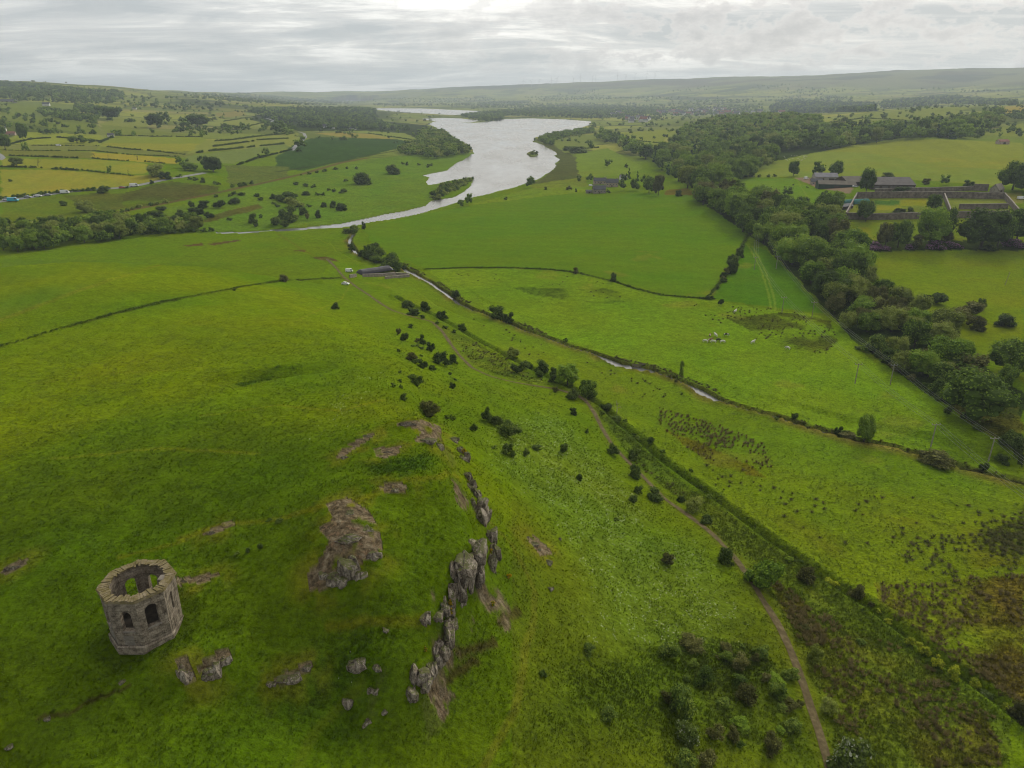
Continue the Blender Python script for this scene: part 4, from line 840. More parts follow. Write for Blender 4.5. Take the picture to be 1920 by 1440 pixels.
# ------------------------------------------------------------------ plants read off the photograph: kind, foot pixel, width, height
HAND = """brownbush 748 628 14 14|bush 760 640 18 18|bush 770 615 12 10|bush 792 645 15 17|bush 807 658 18 18|bush 825 682 30 26|bush 850 682 17 20|brownbush 772 677 20 18|bush 792 690 22 18|bush 808 694 10 12|bush 747 660 8 9|bush 750 700 7 8|bush 750 717 8 9|bush 737 726 10 12|bush 752 728 8 10|bush 780 722 24 22|bush 848 728 14 12|bush 757 750 13 13|brownbush 807 780 34 30|bush 837 785 10 9|bush 848 787 12 12|bush 912 790 24 28|blossombush 930 797 20 19|bush 956 820 40 34|bush 888 808 14 14|bush 952 851 26 24|bush 987 856 14 17|bush 926 842 12 9|bush 1005 842 20 8|bush 1055 851 20 24|bush 1075 777 15 13|bush 1100 812 10 11|bush 1087 900 13 12|bush 1148 851 24 20|bush 1190 862 22 22|bush 1190 895 24 26|bush 1197 925 16 15|bush 1226 935 32 20|bush 1187 940 16 14|willowbush 1300 957 32 28|bush 1325 977 20 14|bush 1278 740 6 5|bush 797 582 18 18|bush 765 577 22 16|bush 827 597 18 16|bush 776 590 26 12|bush 867 620 18 14|willowbush 962 670 24 20|greenbush 1015 698 28 26|bush 1037 705 16 18|bush 967 698 20 18|lighttree 1063 722 50 40|broad 1103 750 36 36|blossombush 1072 748 24 20|brownbush 1042 735 14 10|bush 1135 771 24 18|bush 1155 790 24 12|bush 853 557 18 14|bush 933 599 30 26|bush 955 604 20 18|talltree 1277 708 14 30|broad 1619 830 36 52|bush 1488 787 18 16|bush 1572 814 18 15|brownbush 1590 818 26 10|bush 1843 884 16 20|brownwillow 1752 868 56 26|bush 1352 572 11 13|bush 1752 570 42 24|brownbush 1818 590 38 26|bush 1838 580 14 22|bush 1883 612 40 24|brownbush 1830 618 36 28|brownbush 1800 607 40 30|bush 1387 482 14 16|bush 1370 512 24 24|bush 1378 500 18 20|bush 1358 528 16 10|bush 1345 542 9 9|bush 1330 560 16 6|brownbush 1080 513 13 12|bush 1150 527 13 16|brownbush 532 528 18 14|bush 440 545 9 9|blossombush 630 580 14 14|bush 660 470 16 14|greenbush 690 478 30 22|greenbush 712 486 26 22|bush 703 470 20 16|greenbush 735 505 30 28|greenbush 745 508 18 16|bush 757 508 16 12|greenbush 662 436 24 16|bush 682 430 9 14|bush 650 437 18 9
greenbush 1255 1230 40 40|brownbush 1295 1212 44 30|bush 1320 1285 40 46|bush 1278 1335 62 72|brownbush 1250 1315 30 30|blossombush 1290 1385 48 44|brownbush 1362 1222 34 24|bush 1360 1235 30 24|bush 1388 1252 36 34|bush 1423 1232 32 28|brownbush 1398 1312 44 44|greenbush 1385 1278 34 24|lightbush 1455 1285 34 26|greenbush 1457 1305 40 40|bush 1480 1272 32 30|bush 1436 1278 18 26|brownbush 1340 1385 40 36|bush 1373 1385 30 34|lightbush 1385 1358 34 22|brownbush 1445 1405 50 40|greenbush 1285 1440 50 44|brownbush 1325 1435 40 40|bush 1105 1225 26 26|bush 1140 1350 36 32|greenbush 1140 1345 24 20|bush 1018 1268 18 17|brownbush 1250 1058 28 24|bush 1155 977 11 10|bush 1187 942 10 8|bush 1085 896 10 9|bush 1360 1055 30 32|bush 1322 983 20 12|lightbush 1430 1098 56 52|brownbush 1510 1090 38 32|brownbush 1604 1125 28 32|willowbush 1525 1238 26 30|blossombush 1592 1450 72 66|willowbush 1553 1335 34 28|brownbush 1912 1355 46 46|bush 1415 1240 18 20|bush 505 977 12 7|bush 525 978 14 7|bush 445 1040 10 8|bush 465 1035 10 10|bush 487 1030 12 14|bush 1485 1365 30 26|brownbush 1480 1330 34 26
limebush 1560 1098 24 15|limebush 1663 1168 18 11|limebush 1705 1206 18 14|limebush 1720 1213 16 12|limebush 1733 1226 20 18|limebush 1758 1247 22 20|limebush 1787 1268 28 22|limebush 1830 1290 26 20|limebush 1885 1333 18 14|limebush 1648 1148 12 8|lightbush 1480 1052 16 10|blossombush 1850 1305 24 12
gorsebush 893 916 8 10|gorsebush 843 1136 10 14|gorsebush 844 1152 14 18|gorsebush 798 1221 10 14|gorsebush 955 1084 9 12|gorsebush 924 1135 10 10|gorsebush 870 852 9 12|gorsebush 921 1042 8 18|gorsebush 877 905 7 7
darktree 1487 330 22 26|darktree 1533 330 27 25|darktree 1566 331 28 26|darktree 1623 362 30 42|bush 1688 364 30 14|bush 1665 333 24 10|broad 1772 347 20 19|brownbush 1735 345 14 11|brownbush 1737 346 10 8|bush 1815 350 18 12|darktree 1898 356 58 48|darktree 1925 362 60 54|darktree 1478 368 22 18|brownbush 1455 369 14 10|bush 1545 370 14 12|bush 1540 384 18 17|broad 1570 392 26 30|darktree 1623 415 38 36|bush 1688 400 20 10|bush 1705 402 18 14|broad 1748 395 26 28|bush 1758 388 14 14
browntree 1660 462 36 42|darktree 1683 464 44 48|lighttree 1745 462 62 66|broad 1770 440 36 46|darktree 1838 466 94 68|darktree 1905 455 60 60|darktree 1870 462 50 54|purplebush 1638 468 28 14|purplebush 1752 467 30 18|purplebush 1790 465 26 14|purplebush 1895 462 30 16|brownbush 1773 452 24 22|brownbush 1720 466 30 26|bush 1615 466 24 14|purplebush 1660 470 20 10|purplebush 1915 466 20 12|bush 1855 470 30 14|purplebush 1705 468 16 12
darktree 1141 314 15 14|bush 1174 314 9 9|darktree 1107 283 14 18|bush 1085 286 34 10|bush 1175 266 9 9|greenbush 1065 282 20 9|darktree 995 353 20 20|bush 1023 356 7 7|brownbush 1067 356 12 10|bush 1080 360 5 8|broad 881 384 20 20|broad 865 388 14 13|bush 948 375 7 8|darktree 1085 342 10 12|darktree 1105 340 14 14|conifer 1179 336 12 20|conifer 1195 340 12 18|darktree 1210 352 20 22|darktree 1190 358 20 22|broad 1217 362 26 28|browntree 1234 366 24 34|bush 1272 368 14 12|darktree 1165 358 18 20|darktree 1172 345 16 18|bush 1140 362 10 8
bush 735 326 25 18|bush 680 345 30 22|bush 763 310 7 8|bush 755 308 6 6|bush 803 314 8 8|bush 808 311 8 6|bush 785 310 7 6|bush 645 362 14 9|bush 648 340 10 6|bush 640 395 16 12|greenbush 545 378 34 18|willowbush 550 388 36 22|bush 543 415 34 28|bush 568 404 18 16|brownbush 577 412 12 14|bush 597 408 14 14|bush 475 418 18 18|bush 480 425 12 12|bush 515 424 24 20|bush 533 426 16 14|bush 490 408 8 8|bush 520 388 10 8|bush 625 388 14 12|bush 640 390 14 11|bush 606 367 8 8|bush 573 366 14 8|bush 595 366 9 7|greenbush 285 408 22 14|bush 297 407 18 12|bush 300 418 14 10|bush 278 414 16 10|bush 338 408 20 16|bush 325 420 24 16|bush 360 389 14 14|bush 382 390 20 14|bush 365 400 22 12|bush 375 402 16 12|bush 413 390 22 16|bush 350 417 26 14|bush 342 430 20 12|bush 440 382 24 12|bush 395 408 14 8|bush 430 413 10 7|bush 260 415 12 8|bush 300 395 20 10
darktree 500 295 15 16|bush 487 296 9 9|darktree 565 278 26 20|darktree 400 322 36 26|darktree 383 318 20 24|darktree 345 316 24 18|broad 357 320 30 14|broad 336 308 14 14|willowbush 292 330 34 24|bush 310 335 24 14|bush 195 362 18 14|bush 238 353 8 6|greenbush 120 385 14 8|willowbush 158 398 28 22|willowbush 165 390 20 14|bush 285 345 9 10|broad 206 325 12 14|darktree 10 280 24 26|darktree 44 262 20 28|broad 50 285 14 18|darktree 8 258 14 18|darktree 295 240 36 24|darktree 308 232 20 20|darktree 370 238 46 22|darktree 345 240 28 16|darktree 210 224 30 20|darktree 190 216 30 16|broad 220 258 18 14|broad 252 258 12 12|broad 430 250 14 12|broad 380 262 10 16|palmtree 145 268 30 14|palmtree 155 269 18 11|palmtree 174 270 14 9|broad 460 246 20 14|darktree 520 250 20 16|darktree 525 245 28 18|broad 540 252 20 12|bush 560 285 12 8|bush 20 340 10 5"""
for it in HAND.replace("\n", "|").split("|"):
    k, a, b_, w, h = it.split(); a, b_, w, h = map(float, (a, b_, w, h))
    if b_ > 1150 and a < 1500: h *= .72; w *= .92; k = {'bush': ('greenbush', 'greenbush', 'brownbush')[int(a) % 3]}.get(k, k)
    if k.endswith('tree') or k in ('broad', 'conifer'): h *= 1.14
    plant_px(k, a, b_, w, h)
R_ = np.random.default_rng(11)
def pick(ws): 
    ks = list(ws); p = np.array([ws[k] for k in ks], float); return ks[R_.choice(len(ks), p=p / p.sum())]
def fill(poly, sp, hr, mixk, seed, wr=(.85, 1.15), thin=0.0):
    for x, y in scatter(poly, sp, seed):
        if R_.random() < thin: continue
        h = R_.uniform(*hr); k = pick(mixk); plant(k, x, y, h * R_.uniform(*wr) * (1.0 if 'bush' not in k else 1.3), h)
fill([(1225,1180),(1420,1200),(1500,1290),(1520,1440),(1250,1440)], 3.4, (.5, 1.2), {'greenbush': 3, 'lightbush': 1, 'brownbush': 2}, 61, (1.0, 1.7), .78)
fill([(1470,1100),(1560,1150),(1700,1260),(1560,1300),(1500,1200)], 4.5, (.4, .9), {'greenbush': 2, 'brownbush': 2}, 62, (1.0, 1.8), .75)
fill([(760,620),(850,680),(870,720),(800,760),(745,720)], 5.0, (.6, 1.6), {'bush': 2, 'greenbush': 2, 'brownbush': 1}, 63, (1.0, 1.6), .7)
# the belt of trees on the right, its near scrubby end, and the big wood beyond it
MIXB = {'broad': 5, 'darktree': 3, 'willowtree': 2, 'lighttree': .8, 'browntree': .8}
fill([(1300,372),(1345,405),(1400,440),(1445,472),(1490,512),(1530,565),(1600,566),(1640,556),(1612,512),(1598,470),(1588,440),(1570,420),(1535,408),(1470,392),(1410,372),(1355,358)], 11.5, (9, 18), MIXB, 1)
fill([(1535,560),(1560,612),(1600,630),(1650,625),(1720,655),(1770,660),(1790,640),(1720,600),(1660,570),(1615,545)], 8.0, (7, 12), {'broad': 3, 'willowtree': 4, 'browntree': 2, 'lighttree': 1.2, 'darktree': 1}, 2)
fill([(1600,640),(1650,690),(1700,720),(1790,770),(1850,790),(1920,800),(1920,750),(1850,700),(1790,660),(1720,665),(1660,640)], 8.5, (5, 9), {'greenbush': 3, 'willowtree': 3, 'lighttree': 1.5, 'broad': 2, 'brownbush': 1}, 3, thin=.15)
plant_px('darktree', 1825, 782, 120, 100); plant_px('lighttree', 1765, 690, 74, 66); plant_px('lighttree', 1725, 700, 60, 50); plant_px('broad', 1890, 700, 80, 70)
for q in along([(1600,640),(1680,690),(1760,745),(1830,800),(1900,850)], 6, 4, 1.5): plant(pick({'brownbush': 2, 'bush': 2, 'greenbush': 1}), *q, R_.uniform(2, 4), R_.uniform(1.2, 2.4))
fill([(1820,840),(1900,880),(1930,870),(1930,820),(1880,800)], 6, (2, 4), {'greenbush': 2, 'bush': 2}, 5)
fill([(1117,262),(1145,270),(1185,290),(1230,312),(1270,345),(1310,365),(1350,352),(1395,335),(1445,312),(1452,288),(1560,280),(1690,262),(1800,262),(1872,240),(1878,215),(1800,236),(1690,245),(1600,246),(1550,240),(1480,225),(1400,224),(1330,232),(1285,245),(1270,262),(1255,285),(1240,300),(1200,282),(1160,262),(1130,252)], 17.5, (11, 22), {'broad': 6, 'darktree': 2, 'conifer': .8, 'willowtree': 2, 'lighttree': 1}, 6, (.85, 1.15), .12)
# the riverside belt on the left
fill([(0,478),(100,466),(200,455),(300,440),(375,432),(370,422),(280,428),(240,414),(200,412),(120,425),(0,430)], 7.5, (6.5, 11), {'broad': 4, 'darktree': 3, 'willowtree': 3}, 7)
for q in along([(240,440),(330,437),(400,433)], 5, 8, 1): plant('greenbush', *q, 4.5, R_.uniform(2.5, 4))
# lochside wood, the spit, the islet
fill([(783,268),(793,246),(830,250),(848,265),(884,288),(850,296),(812,300),(775,292),(755,292),(745,284)], 11, (8, 14), {'broad': 3, 'darktree': 3, 'willowtree': 2}, 9)
fill([(806,370),(830,348),(885,335),(887,340),(845,362),(816,378)], 6.5, (3, 5), {'willowbush': 3, 'greenbush': 3, 'bush': 1}, 10)
fill([(990,289),(1000,287),(1007,289),(1000,292)], 9, (4, 7), {'willowbush': 1, 'bush': 1}, 11)
fill([(1010,262),(1035,255),(1110,243),(1115,250),(1040,262),(1035,275),(1020,272)], 10, (6, 11), {'broad': 2, 'darktree': 1}, 12)
# hedge bushes of the marsh and the old railway
for pts, sp, kk, hr in (([(213,402),(250,392),(290,384),(310,380)], 6, {'willowbush': 3, 'greenbush': 1}, (2.5, 4)), ([(430,364),(500,370),(540,378)], 9, {'bush': 1, 'greenbush': 1}, (3, 5)), ([(545,345),(600,355),(640,362)], 16, {'bush': 1}, (3, 5)),
        ([(520,375),(560,388),(610,388),(640,395)], 11, {'bush': 1}, (3, 5)), ([(350,420),(390,405)], 8, {'bush': 1}, (3, 5)), ([(560,330),(640,316),(690,318)], 14, {'bush': 1}, (2, 4)), ([(330,332),(400,345),(440,352),(470,345)], 12, {'greenbush': 1, 'bush': 1}, (3, 5)),
        ([(420,360),(470,372),(530,385),(600,392)], 22, {'bush': 1}, (2.5, 4.5)), ([(380,372),(440,368)], 12, {'bush': 1}, (3, 5)), ([(780,595),(830,612),(870,632)], 7, {'bush': 1}, (1.2, 2)), ([(985,688),(1030,715)], 5, {'bush': 1, 'greenbush': 1}, (1.5, 2.6)),
        ([(1120,770),(1180,812),(1250,872)], 5.5, {'bush': 1, 'greenbush': 1}, (.9, 1.8)), ([(1250,872),(1330,935)], 7, {'greenbush': 1, 'bush': 1}, (.8, 1.4)), ([(880,580),(930,598),(1000,625),(1080,655),(1150,680)], 17, {'brownbush': 2, 'bush': 2}, (.8, 1.8)), ([(1340,745),(1450,783),(1600,826),(1700,850),(1900,905)], 19, {'bush': 2, 'brownbush': 1}, (.8, 1.9)),
        ([(670,478),(700,490),(740,505)], 8, {'greenbush': 2, 'bush': 1}, (3, 5)), ([(1205,690),(1300,728)], 5, {'brownbush': 1}, (.6, 1.2)), ([(1392,462),(1352,530)], 9, {'bush': 2, 'brownbush': 1}, (1.5, 3.2)), ([(1375,330),(1400,332),(1465,331)], 8, {'bush': 1, 'greenbush': 1}, (3, 5)), ([(1600,368),(1640,366)], 8, {'brownbush': 1}, (2, 3.5)),
        ([(1500,1050),(1640,1150),(1720,1215)], 8, {'greenbush': 2, 'brownbush': 1}, (.6, 1.1)), ([(1170,855),(1250,925),(1330,985)], 13, {'bush': 1}, (.9, 1.8))):
    for q in along(pts, sp, hash_(str(pts)), 1.0): h = R_.uniform(*hr); plant(pick(kk), *q, h * 1.35, h)
# ------------------------------------------------------------------ woods far off: crowns too many to count
FAR = []
def farfill(poly, sp, hr, seed, con=.15, thin=0.0, clump=None):
    q = scatter(poly, sp, seed, 3); r = np.random.default_rng(seed)
    if not len(q): return
    keep = r.random(len(q)) > thin
    if clump: keep &= fbm(q[:, 0], q[:, 1], clump[0], 3, seed) > clump[1]
    for x, y in q[keep]: FAR.append((x, y, r.uniform(*hr), r.random() < con))
farfill([(0,155),(80,161),(160,168),(233,174),(233,188),(200,198),(133,194),(77,191),(0,188)], 22, (9, 15), 21, .1, .1, (220, -.12))
farfill([(140,197),(177,203),(227,210),(223,223),(193,220),(143,210)], 16, (9, 14), 22); farfill([(70,205),(133,213),(177,223),(177,231),(133,229),(73,216)], 15, (8, 12), 23, .1, .15)
farfill([(0,205),(60,215),(120,235),(60,246),(0,245)], 26, (7, 11), 24, .1, .35); farfill([(467,209),(560,206),(640,205),(705,207),(705,228),(640,230),(560,233),(500,224)], 20, (11, 17), 25, .4, .05)
farfill([(240,185),(360,180),(470,190),(420,205),(330,210),(240,200)], 42, (8, 13), 26, .1, .1, (300, .02)); farfill([(233,173),(500,178),(700,190),(560,204),(360,196),(233,188)], 60, (9, 14), 27, .1, 0, (420, .0))
farfill([(600,222),(700,228),(770,246),(690,244),(600,243),(560,240)], 18, (9, 14), 28, .3, .1); farfill([(863,217),(907,211),(947,216),(943,226),(913,229),(880,224)], 16, (7, 12), 29)
farfill([(905,212),(1000,204),(1150,200),(1250,205),(1250,214),(1120,224),(1000,219),(950,218)], 26, (9, 15), 30, .1, .05, (300, -.14)); farfill([(1150,216),(1200,205),(1300,200),(1420,198),(1440,212),(1300,222),(1160,226)], 34, (8, 13), 31, .1, 0, (200, -.02))
farfill([(700,186),(900,184),(1100,180),(1300,184),(1440,190),(1440,199),(1200,202),(900,203),(700,198)], 62, (10, 16), 32, .15, 0, (600, .0))
farfill([(1443,200),(1480,190),(1547,196),(1640,197),(1640,209),(1547,211),(1447,214)], 17, (13, 20), 33, .75); farfill([(1647,192),(1773,181),(1907,190),(1907,198),(1773,196),(1650,205)], 24, (10, 16), 34, .4, .1)
farfill([(1310,170),(1420,160),(1560,158),(1640,172),(1560,184),(1400,186)], 62, (10, 16), 35, .5, 0, (420, .10)); farfill([(1600,168),(1750,166),(1880,172),(1850,182),(1650,186)], 60, (10, 16), 36, .5, 0, (420, .08)); farfill([(1395,186),(1500,180),(1600,184),(1600,192),(1480,196)], 40, (10, 15), 37, .3, 0, (300, .02))
farfill([(1040,172),(1180,166),(1330,163),(1330,170),(1180,176),(1040,180)], 90, (12, 18), 38, .8, 0, (700, .08)); farfill([(1795,250),(1880,245),(1920,245),(1920,258),(1830,258)], 17, (6, 10), 39, 0, .3); farfill([(1885,213),(1920,212),(1920,226),(1890,226)], 18, (8, 13), 40)
farfill([(1760,245),(1850,252),(1830,262),(1760,256)], 16, (5, 9), 45, 0, .4); farfill([(470,222),(560,244),(540,252),(480,250),(500,236)], 24, (7, 11), 46, .1, .3); farfill([(320,240),(390,240),(480,252),(390,258),(330,256)], 26, (5, 9), 47, .1, .4)
hm_ = np.argwhere((hedge_far > .6) & (RR > 1350) & (RR < 6500) & ~inw & (np.abs(np.degrees(TT)) < 40)); rr = np.random.default_rng(5)
hm_ = hm_[rr.random(len(hm_)) < np.clip(900 / RR[hm_[:, 0], hm_[:, 1]], 0.05, .5) * .2]
for i, j in hm_: FAR.append((GX[i, j], GY[i, j], rr.uniform(4, 10), False))
# ------------------------------------------------------------------ the largest become objects, the rest one mass
NOUN = {'broad': ("broadleaf_tree", "leafy green tree"), 'darktree': ("broadleaf_tree", "dark green tree"), 'willowtree': ("willow_tree", "grey green willowy tree"), 'lighttree': ("broadleaf_tree", "bright green tree"), 'browntree': ("broadleaf_tree", "brownish green tree"), 'talltree': ("young_tree", "slim young tree"),
        'conifer': ("conifer_tree", "dark pointed conifer"), 'palmtree': ("broadleaf_tree", "flat topped dark tree"), 'bush': ("bush", "dark green bush"), 'greenbush': ("bush", "leafy green bush"), 'lightbush': ("bush", "bright green bush"), 'brownbush': ("hawthorn_bush", "brownish hawthorn bush"),
        'willowbush': ("willow_bush", "pale grey green bush"), 'blossombush': ("elder_bush", "bush with white blossom"), 'gorsebush': ("gorse_bush", "yellow flowered gorse bush"), 'limebush': ("flowering_bush", "yellow green bush"), 'purplebush': ("rhododendron_bush", "purple flowered rhododendron bush"), 'brownwillow': ("willow_bush", "low brown willow scrub")}
def is_tree(p): return p['kind'] in ('broad', 'darktree', 'willowtree', 'lighttree', 'browntree', 'talltree', 'conifer', 'palmtree')
for p in PLANTS: p['vis'] = p['size'] * (1.0 if -60 < p['px'] < 1980 and 100 < p['py'] < 1520 else .05)
for p in PLANTS:
    if -90 < p['px'] < 2010: continue
    p['drop'] = True
PL = [p for p in PLANTS if not p.get('drop')]
trees = sorted([p for p in PL if is_tree(p)], key=lambda p: -p['vis']); bushes = sorted([p for p in PL if not is_tree(p)], key=lambda p: -p['vis'])
LABEL = []
def adj(p): return "big " if p['size'] > 52 else "small " if p['size'] < 17 else ""
for lst, n, grp in ((trees, 285, "trees of the valley"), (bushes, 285, "bushes of the valley")):
    for i, p in enumerate(lst[:n]):
        nm, what = NOUN[p['kind']]; cm, tm = tmpl(p['kind'])[i % len(tmpl(p['kind']))]; r = R_.uniform(0, 6.28)
        loc = (p['x'], p['y'], p['z'] - .05 * p['h'])
        if tm:
            o = new_obj(nm, None, None, loc, r); new_obj("crown", cm, o, None, None, (p['w'] * .86, p['w'] * .86, p['h'])); new_obj("trunk", tm, o, None, None, (p['w'], p['w'], p['h']))
        else: o = new_obj(nm, cm, None, loc, r, (p['w'] * R_.uniform(.85, 1.15), p['w'] * R_.uniform(.7, 1.05), p['h'] * 1.1))
        setp(o, None, "tree" if tm else "bush", grp); LABEL.append((o, adj(p) + what, p['px'], p['py']))
lowt = {}
def low(kind, k):
    if (kind, k) not in lowt:
        sh = {'conifer': 'cone', 'tree': 'tree', 'bush': 'bush'}[kind]; lowt[(kind, k)] = crown(900 + k * 7 + hash_(kind), sh, 9 if sh != 'cone' else 8, 130, .12, (4, 6))
    return lowt[(kind, k)]
def mass(name, items, mat_of, kindp="stuff", det=True):
    by = {}
    for it in items: by.setdefault(it[5], []).append(it)
    first = None; V, Fc, T, M = [], [], [], []; off = 0; mats = list(by)
    for mi, mk in enumerate(mats):
        for (x, y, z, w, h, _, kd) in by[mk]:
            v, f, t_ = low(kd, int(R_.integers(4))); a = R_.uniform(0, 6.28); ca, sa = cos(a), sin(a)
            q = np.stack([(v[:, 0] * ca - v[:, 1] * sa) * w + x, (v[:, 0] * sa + v[:, 1] * ca) * w + y, v[:, 2] * h + z - .04 * h], 1)
            V.append(q); Fc.append(f + off); off += len(q); T.append(np.clip(t_ + R_.normal() * .17, 0, 1)); M.append(np.full(len(f), mi))
    me = np_mesh(name, np.concatenate(V), np.concatenate(Fc)); a = me.attributes.new("tone", 'FLOAT', 'POINT'); a.data.foreach_set("value", np.concatenate(T).astype(np.float32))
    for mk in mats: me.materials.append(LM_[mk])
    me.polygons.foreach_set("material_index", np.concatenate(M).astype(np.int32))
    return setp(new_obj(name, me), kind=kindp)
LK = {'broad': 'broad', 'darktree': 'dark', 'willowtree': 'willow', 'lighttree': 'light', 'browntree': 'brown', 'talltree': 'broad', 'conifer': 'conifer', 'palmtree': 'dark', 'bush': 'shrub2', 'greenbush': 'shrub', 'lightbush': 'light', 'brownbush': 'brown', 'willowbush': 'willow', 'blossombush': 'broad', 'gorsebush': 'gorse', 'limebush': 'lime', 'purplebush': 'purple', 'brownwillow': 'brown'}
rest = [(p['x'], p['y'], p['z'], p['w'], p['h'], LK[p['kind']], 'conifer' if p['kind'] == 'conifer' else 'tree' if is_tree(p) else 'bush') for p in trees[285:]]
setp(mass("woodland", rest, None), "dense mixed wood beyond the tree belt and the loch shore", "woodland")
restb = [(p['x'], p['y'], p['z'], p['w'], p['h'], LK[p['kind']], 'bush') for p in bushes[285:]]
if restb: setp(mass("scrub", restb, None), "low scattered scrub along the ditches, hedge lines and marsh", "scrub")
fz = gz([q[0] for q in FAR], [q[1] for q in FAR])
far_items = [(x, y, float(z), h * R_.uniform(.9, 1.3), h, 'conifer' if con else ('broad' if R_.random() < .5 else 'dark'), 'conifer' if con else 'tree') for (x, y, h, con), z in zip(FAR, fz)]
setp(mass("distant_woodland", far_items, None), "far off woods and hedgerow trees on the hills", "woodland")
print("plants", len(trees), len(bushes), "far", len(far_items))
# ------------------------------------------------------------------ hedgerows of the strip fields
HEDGES = [([(10,292),(97,295),(147,297)], 2.2), ([(173,297),(200,300),(267,303),(310,307)], 1.8), ([(0,313),(80,315)], 2.2), ([(97,317),(114,318)], 2.6), ([(118,318),(147,320)], 2.6), ([(152,319),(200,325),(250,330)], 1.8), ([(60,273),(187,274)], 1.6), ([(198,275),(240,280),(283,283),(347,290)], 2.0),
 ([(7,282),(100,283),(173,283),(200,286),(240,290),(333,294)], 1.7), ([(187,268),(213,257)], 3), ([(400,265),(433,263),(493,255),(553,250)], 2.6), ([(400,275),(477,265)], 2.6), ([(483,263),(540,260)], 2.4), ([(370,287),(400,283),(433,280),(480,275),(533,270)], 2.8), ([(447,310),(483,297),(513,290),(547,281)], 2.6),
 ([(0,374),(67,366),(133,360),(187,356),(207,353)], 2.8), ([(1057,282),(1123,277)], 2.4), ([(1193,264),(1233,268),(1273,273)], 2.0), ([(690,250),(770,262)], 2.2), ([(13,272),(60,261),(110,258),(190,266)], 2.4), ([(415,240),(470,236),(500,228)], 2.2), ([(420,228),(455,222),(480,219)], 2.2), ([(200,254),(300,256),(380,257)], 2.0), ([(1625,208),(1700,201),(1800,196)], 2.4), ([(1553,230),(1620,222),(1700,226)], 2.2)]
DYKES = [([(-40,664),(0,650),(100,620),(200,592),(300,567),(400,548),(470,535),(530,526),(640,521)], .62, 'long low grassy dyke curving over the left hill'), ([(796,505),(870,502),(950,502),(1030,505),(1080,511),(1150,527),(1190,541),(1240,553),(1330,561)], .8, 'low dark boundary bank below the great crop field'), ([(1402,442),(1392,460),(1375,495),(1350,530),(1325,560)], .9, 'dark hedge bank at the right end of the great crop field')]
hl = []
for i, (pts, hh, own) in enumerate([(*h, None) for h in HEDGES] + DYKES):
    q = along(pts, 1.7 if own is None else .8, 300 + i, .45 if own is None else .3, 4); r = np.random.default_rng(i); gap = fbm(q[:, 0], q[:, 1], 14, 2, 60 + i) > -.22; q = q[gap]
    V, Fc, T = [], [], []; off = 0; c0 = q.mean(0); z0 = float(gz(*c0))
    for x, y in q:
        v, f, t_ = low('bush', int(r.integers(4))); h = hh * r.uniform(.6, 1.35); w = h * r.uniform(.9, 1.4)
        V.append(np.stack([v[:, 0] * w + x - c0[0], v[:, 1] * w + y - c0[1], v[:, 2] * h + float(gz(x, y)) - z0 - .1], 1)); Fc.append(f + off); off += len(v); T.append(np.clip(t_ + r.uniform(-.1, .1), 0, 1))
    o = new_obj("hedgerow", fol_mesh("hedgerow", (np.concatenate(V), np.concatenate(Fc), np.concatenate(T)), LM_['dark' if own is None else 'shrub']), None, (c0[0], c0[1], z0))
    if own: o.name = 'overgrown_dyke'; setp(o, own, 'dyke'); continue
    setp(o, None, "hedge", "field hedges"); mid = pts[len(pts) // 2]; LABEL.append((o, "dark clipped field hedge" if hh < 2.3 else "tall bushy field hedge", mid[0] + (0 if len(pts) > 2 else 3), mid[1]))
# ------------------------------------------------------------------ the octagonal ruin on the hill
def stone_mat(name, stops, bump=.5, sc=1.6):
    m, t, b = new_mat(name, .92, .15)
    u = N(t, 'ShaderNodeUVMap'); br = N(t, 'ShaderNodeTexBrick'); br.inputs['Scale'].default_value = 1.0; br.inputs['Brick Width'].default_value = .62; br.inputs['Row Height'].default_value = .30; br.inputs['Mortar Size'].default_value = .018
    br.inputs['Color1'].default_value = (.35, .35, .35, 1); br.inputs['Color2'].default_value = (.65, .65, .65, 1); br.inputs['Mortar'].default_value = (.1, .1, .1, 1); L(t, u.outputs[0], br.inputs['Vector'])
    n = obj_noise(t, sc, 6, .65); n2 = obj_noise(t, sc * 5, 4, .6)
    f = math_(t, 'ADD', math_(t, 'MULTIPLY', br.outputs[0], .22), math_(t, 'ADD', math_(t, 'MULTIPLY', n, .62), math_(t, 'MULTIPLY', n2, .22)))
    L(t, ramp(t, f, stops), b.inputs['Base Color'])
    bp = N(t, 'ShaderNodeBump'); bp.inputs['Strength'].default_value = bump; bp.inputs['Distance'].default_value = .06
    L(t, math_(t, 'ADD', br.outputs[0], n2), bp.inputs['Height']); L(t, bp.outputs[0], b.inputs['Normal']); return m
ruin_stone = stone_mat("weathered_ashlar", [(.32, (.040, .031, .023)), (.43, (.11, .088, .064)), (.53, (.225, .186, .138)), (.64, (.34, .29, .22)), (.78, (.45, .40, .32))])
pale_stone = stone_mat("pale_ashlar", [(.3, (.11, .095, .075)), (.55, (.23, .20, .165)), (.8, (.36, .33, .28))])
moss_stone = stone_mat("mossy_coping", [(.3, (.075, .064, .022)), (.46, (.16, .13, .05)), (.6, (.24, .195, .12)), (.8, (.34, .285, .22))], .6, 1.1)
TC = np.array([-38.015, 59.495]); TZ = float(np.mean([gz(*(TC + 3.4 * np.array([cos(a), sin(a)]))) for a in np.linspace(0, 6.28, 16)])) - .15
FLZ = max(float(gz(*(TC + q * np.array([cos(a), sin(a)])))) for q in (0, 1, 2, 2.9) for a in np.linspace(0, 6.28, 24)) - TZ + .04
TH_ = 44.25 - TZ; TROT = 3.530; TR0, TR1, TT_ = 3.40, 3.52, .50
ruin = new_obj("ruined_tower", None, None, (TC[0], TC[1], TZ)); setp(ruin, "roofless grey stone octagonal ruin with arched windows on the grassy hilltop", "ruin")
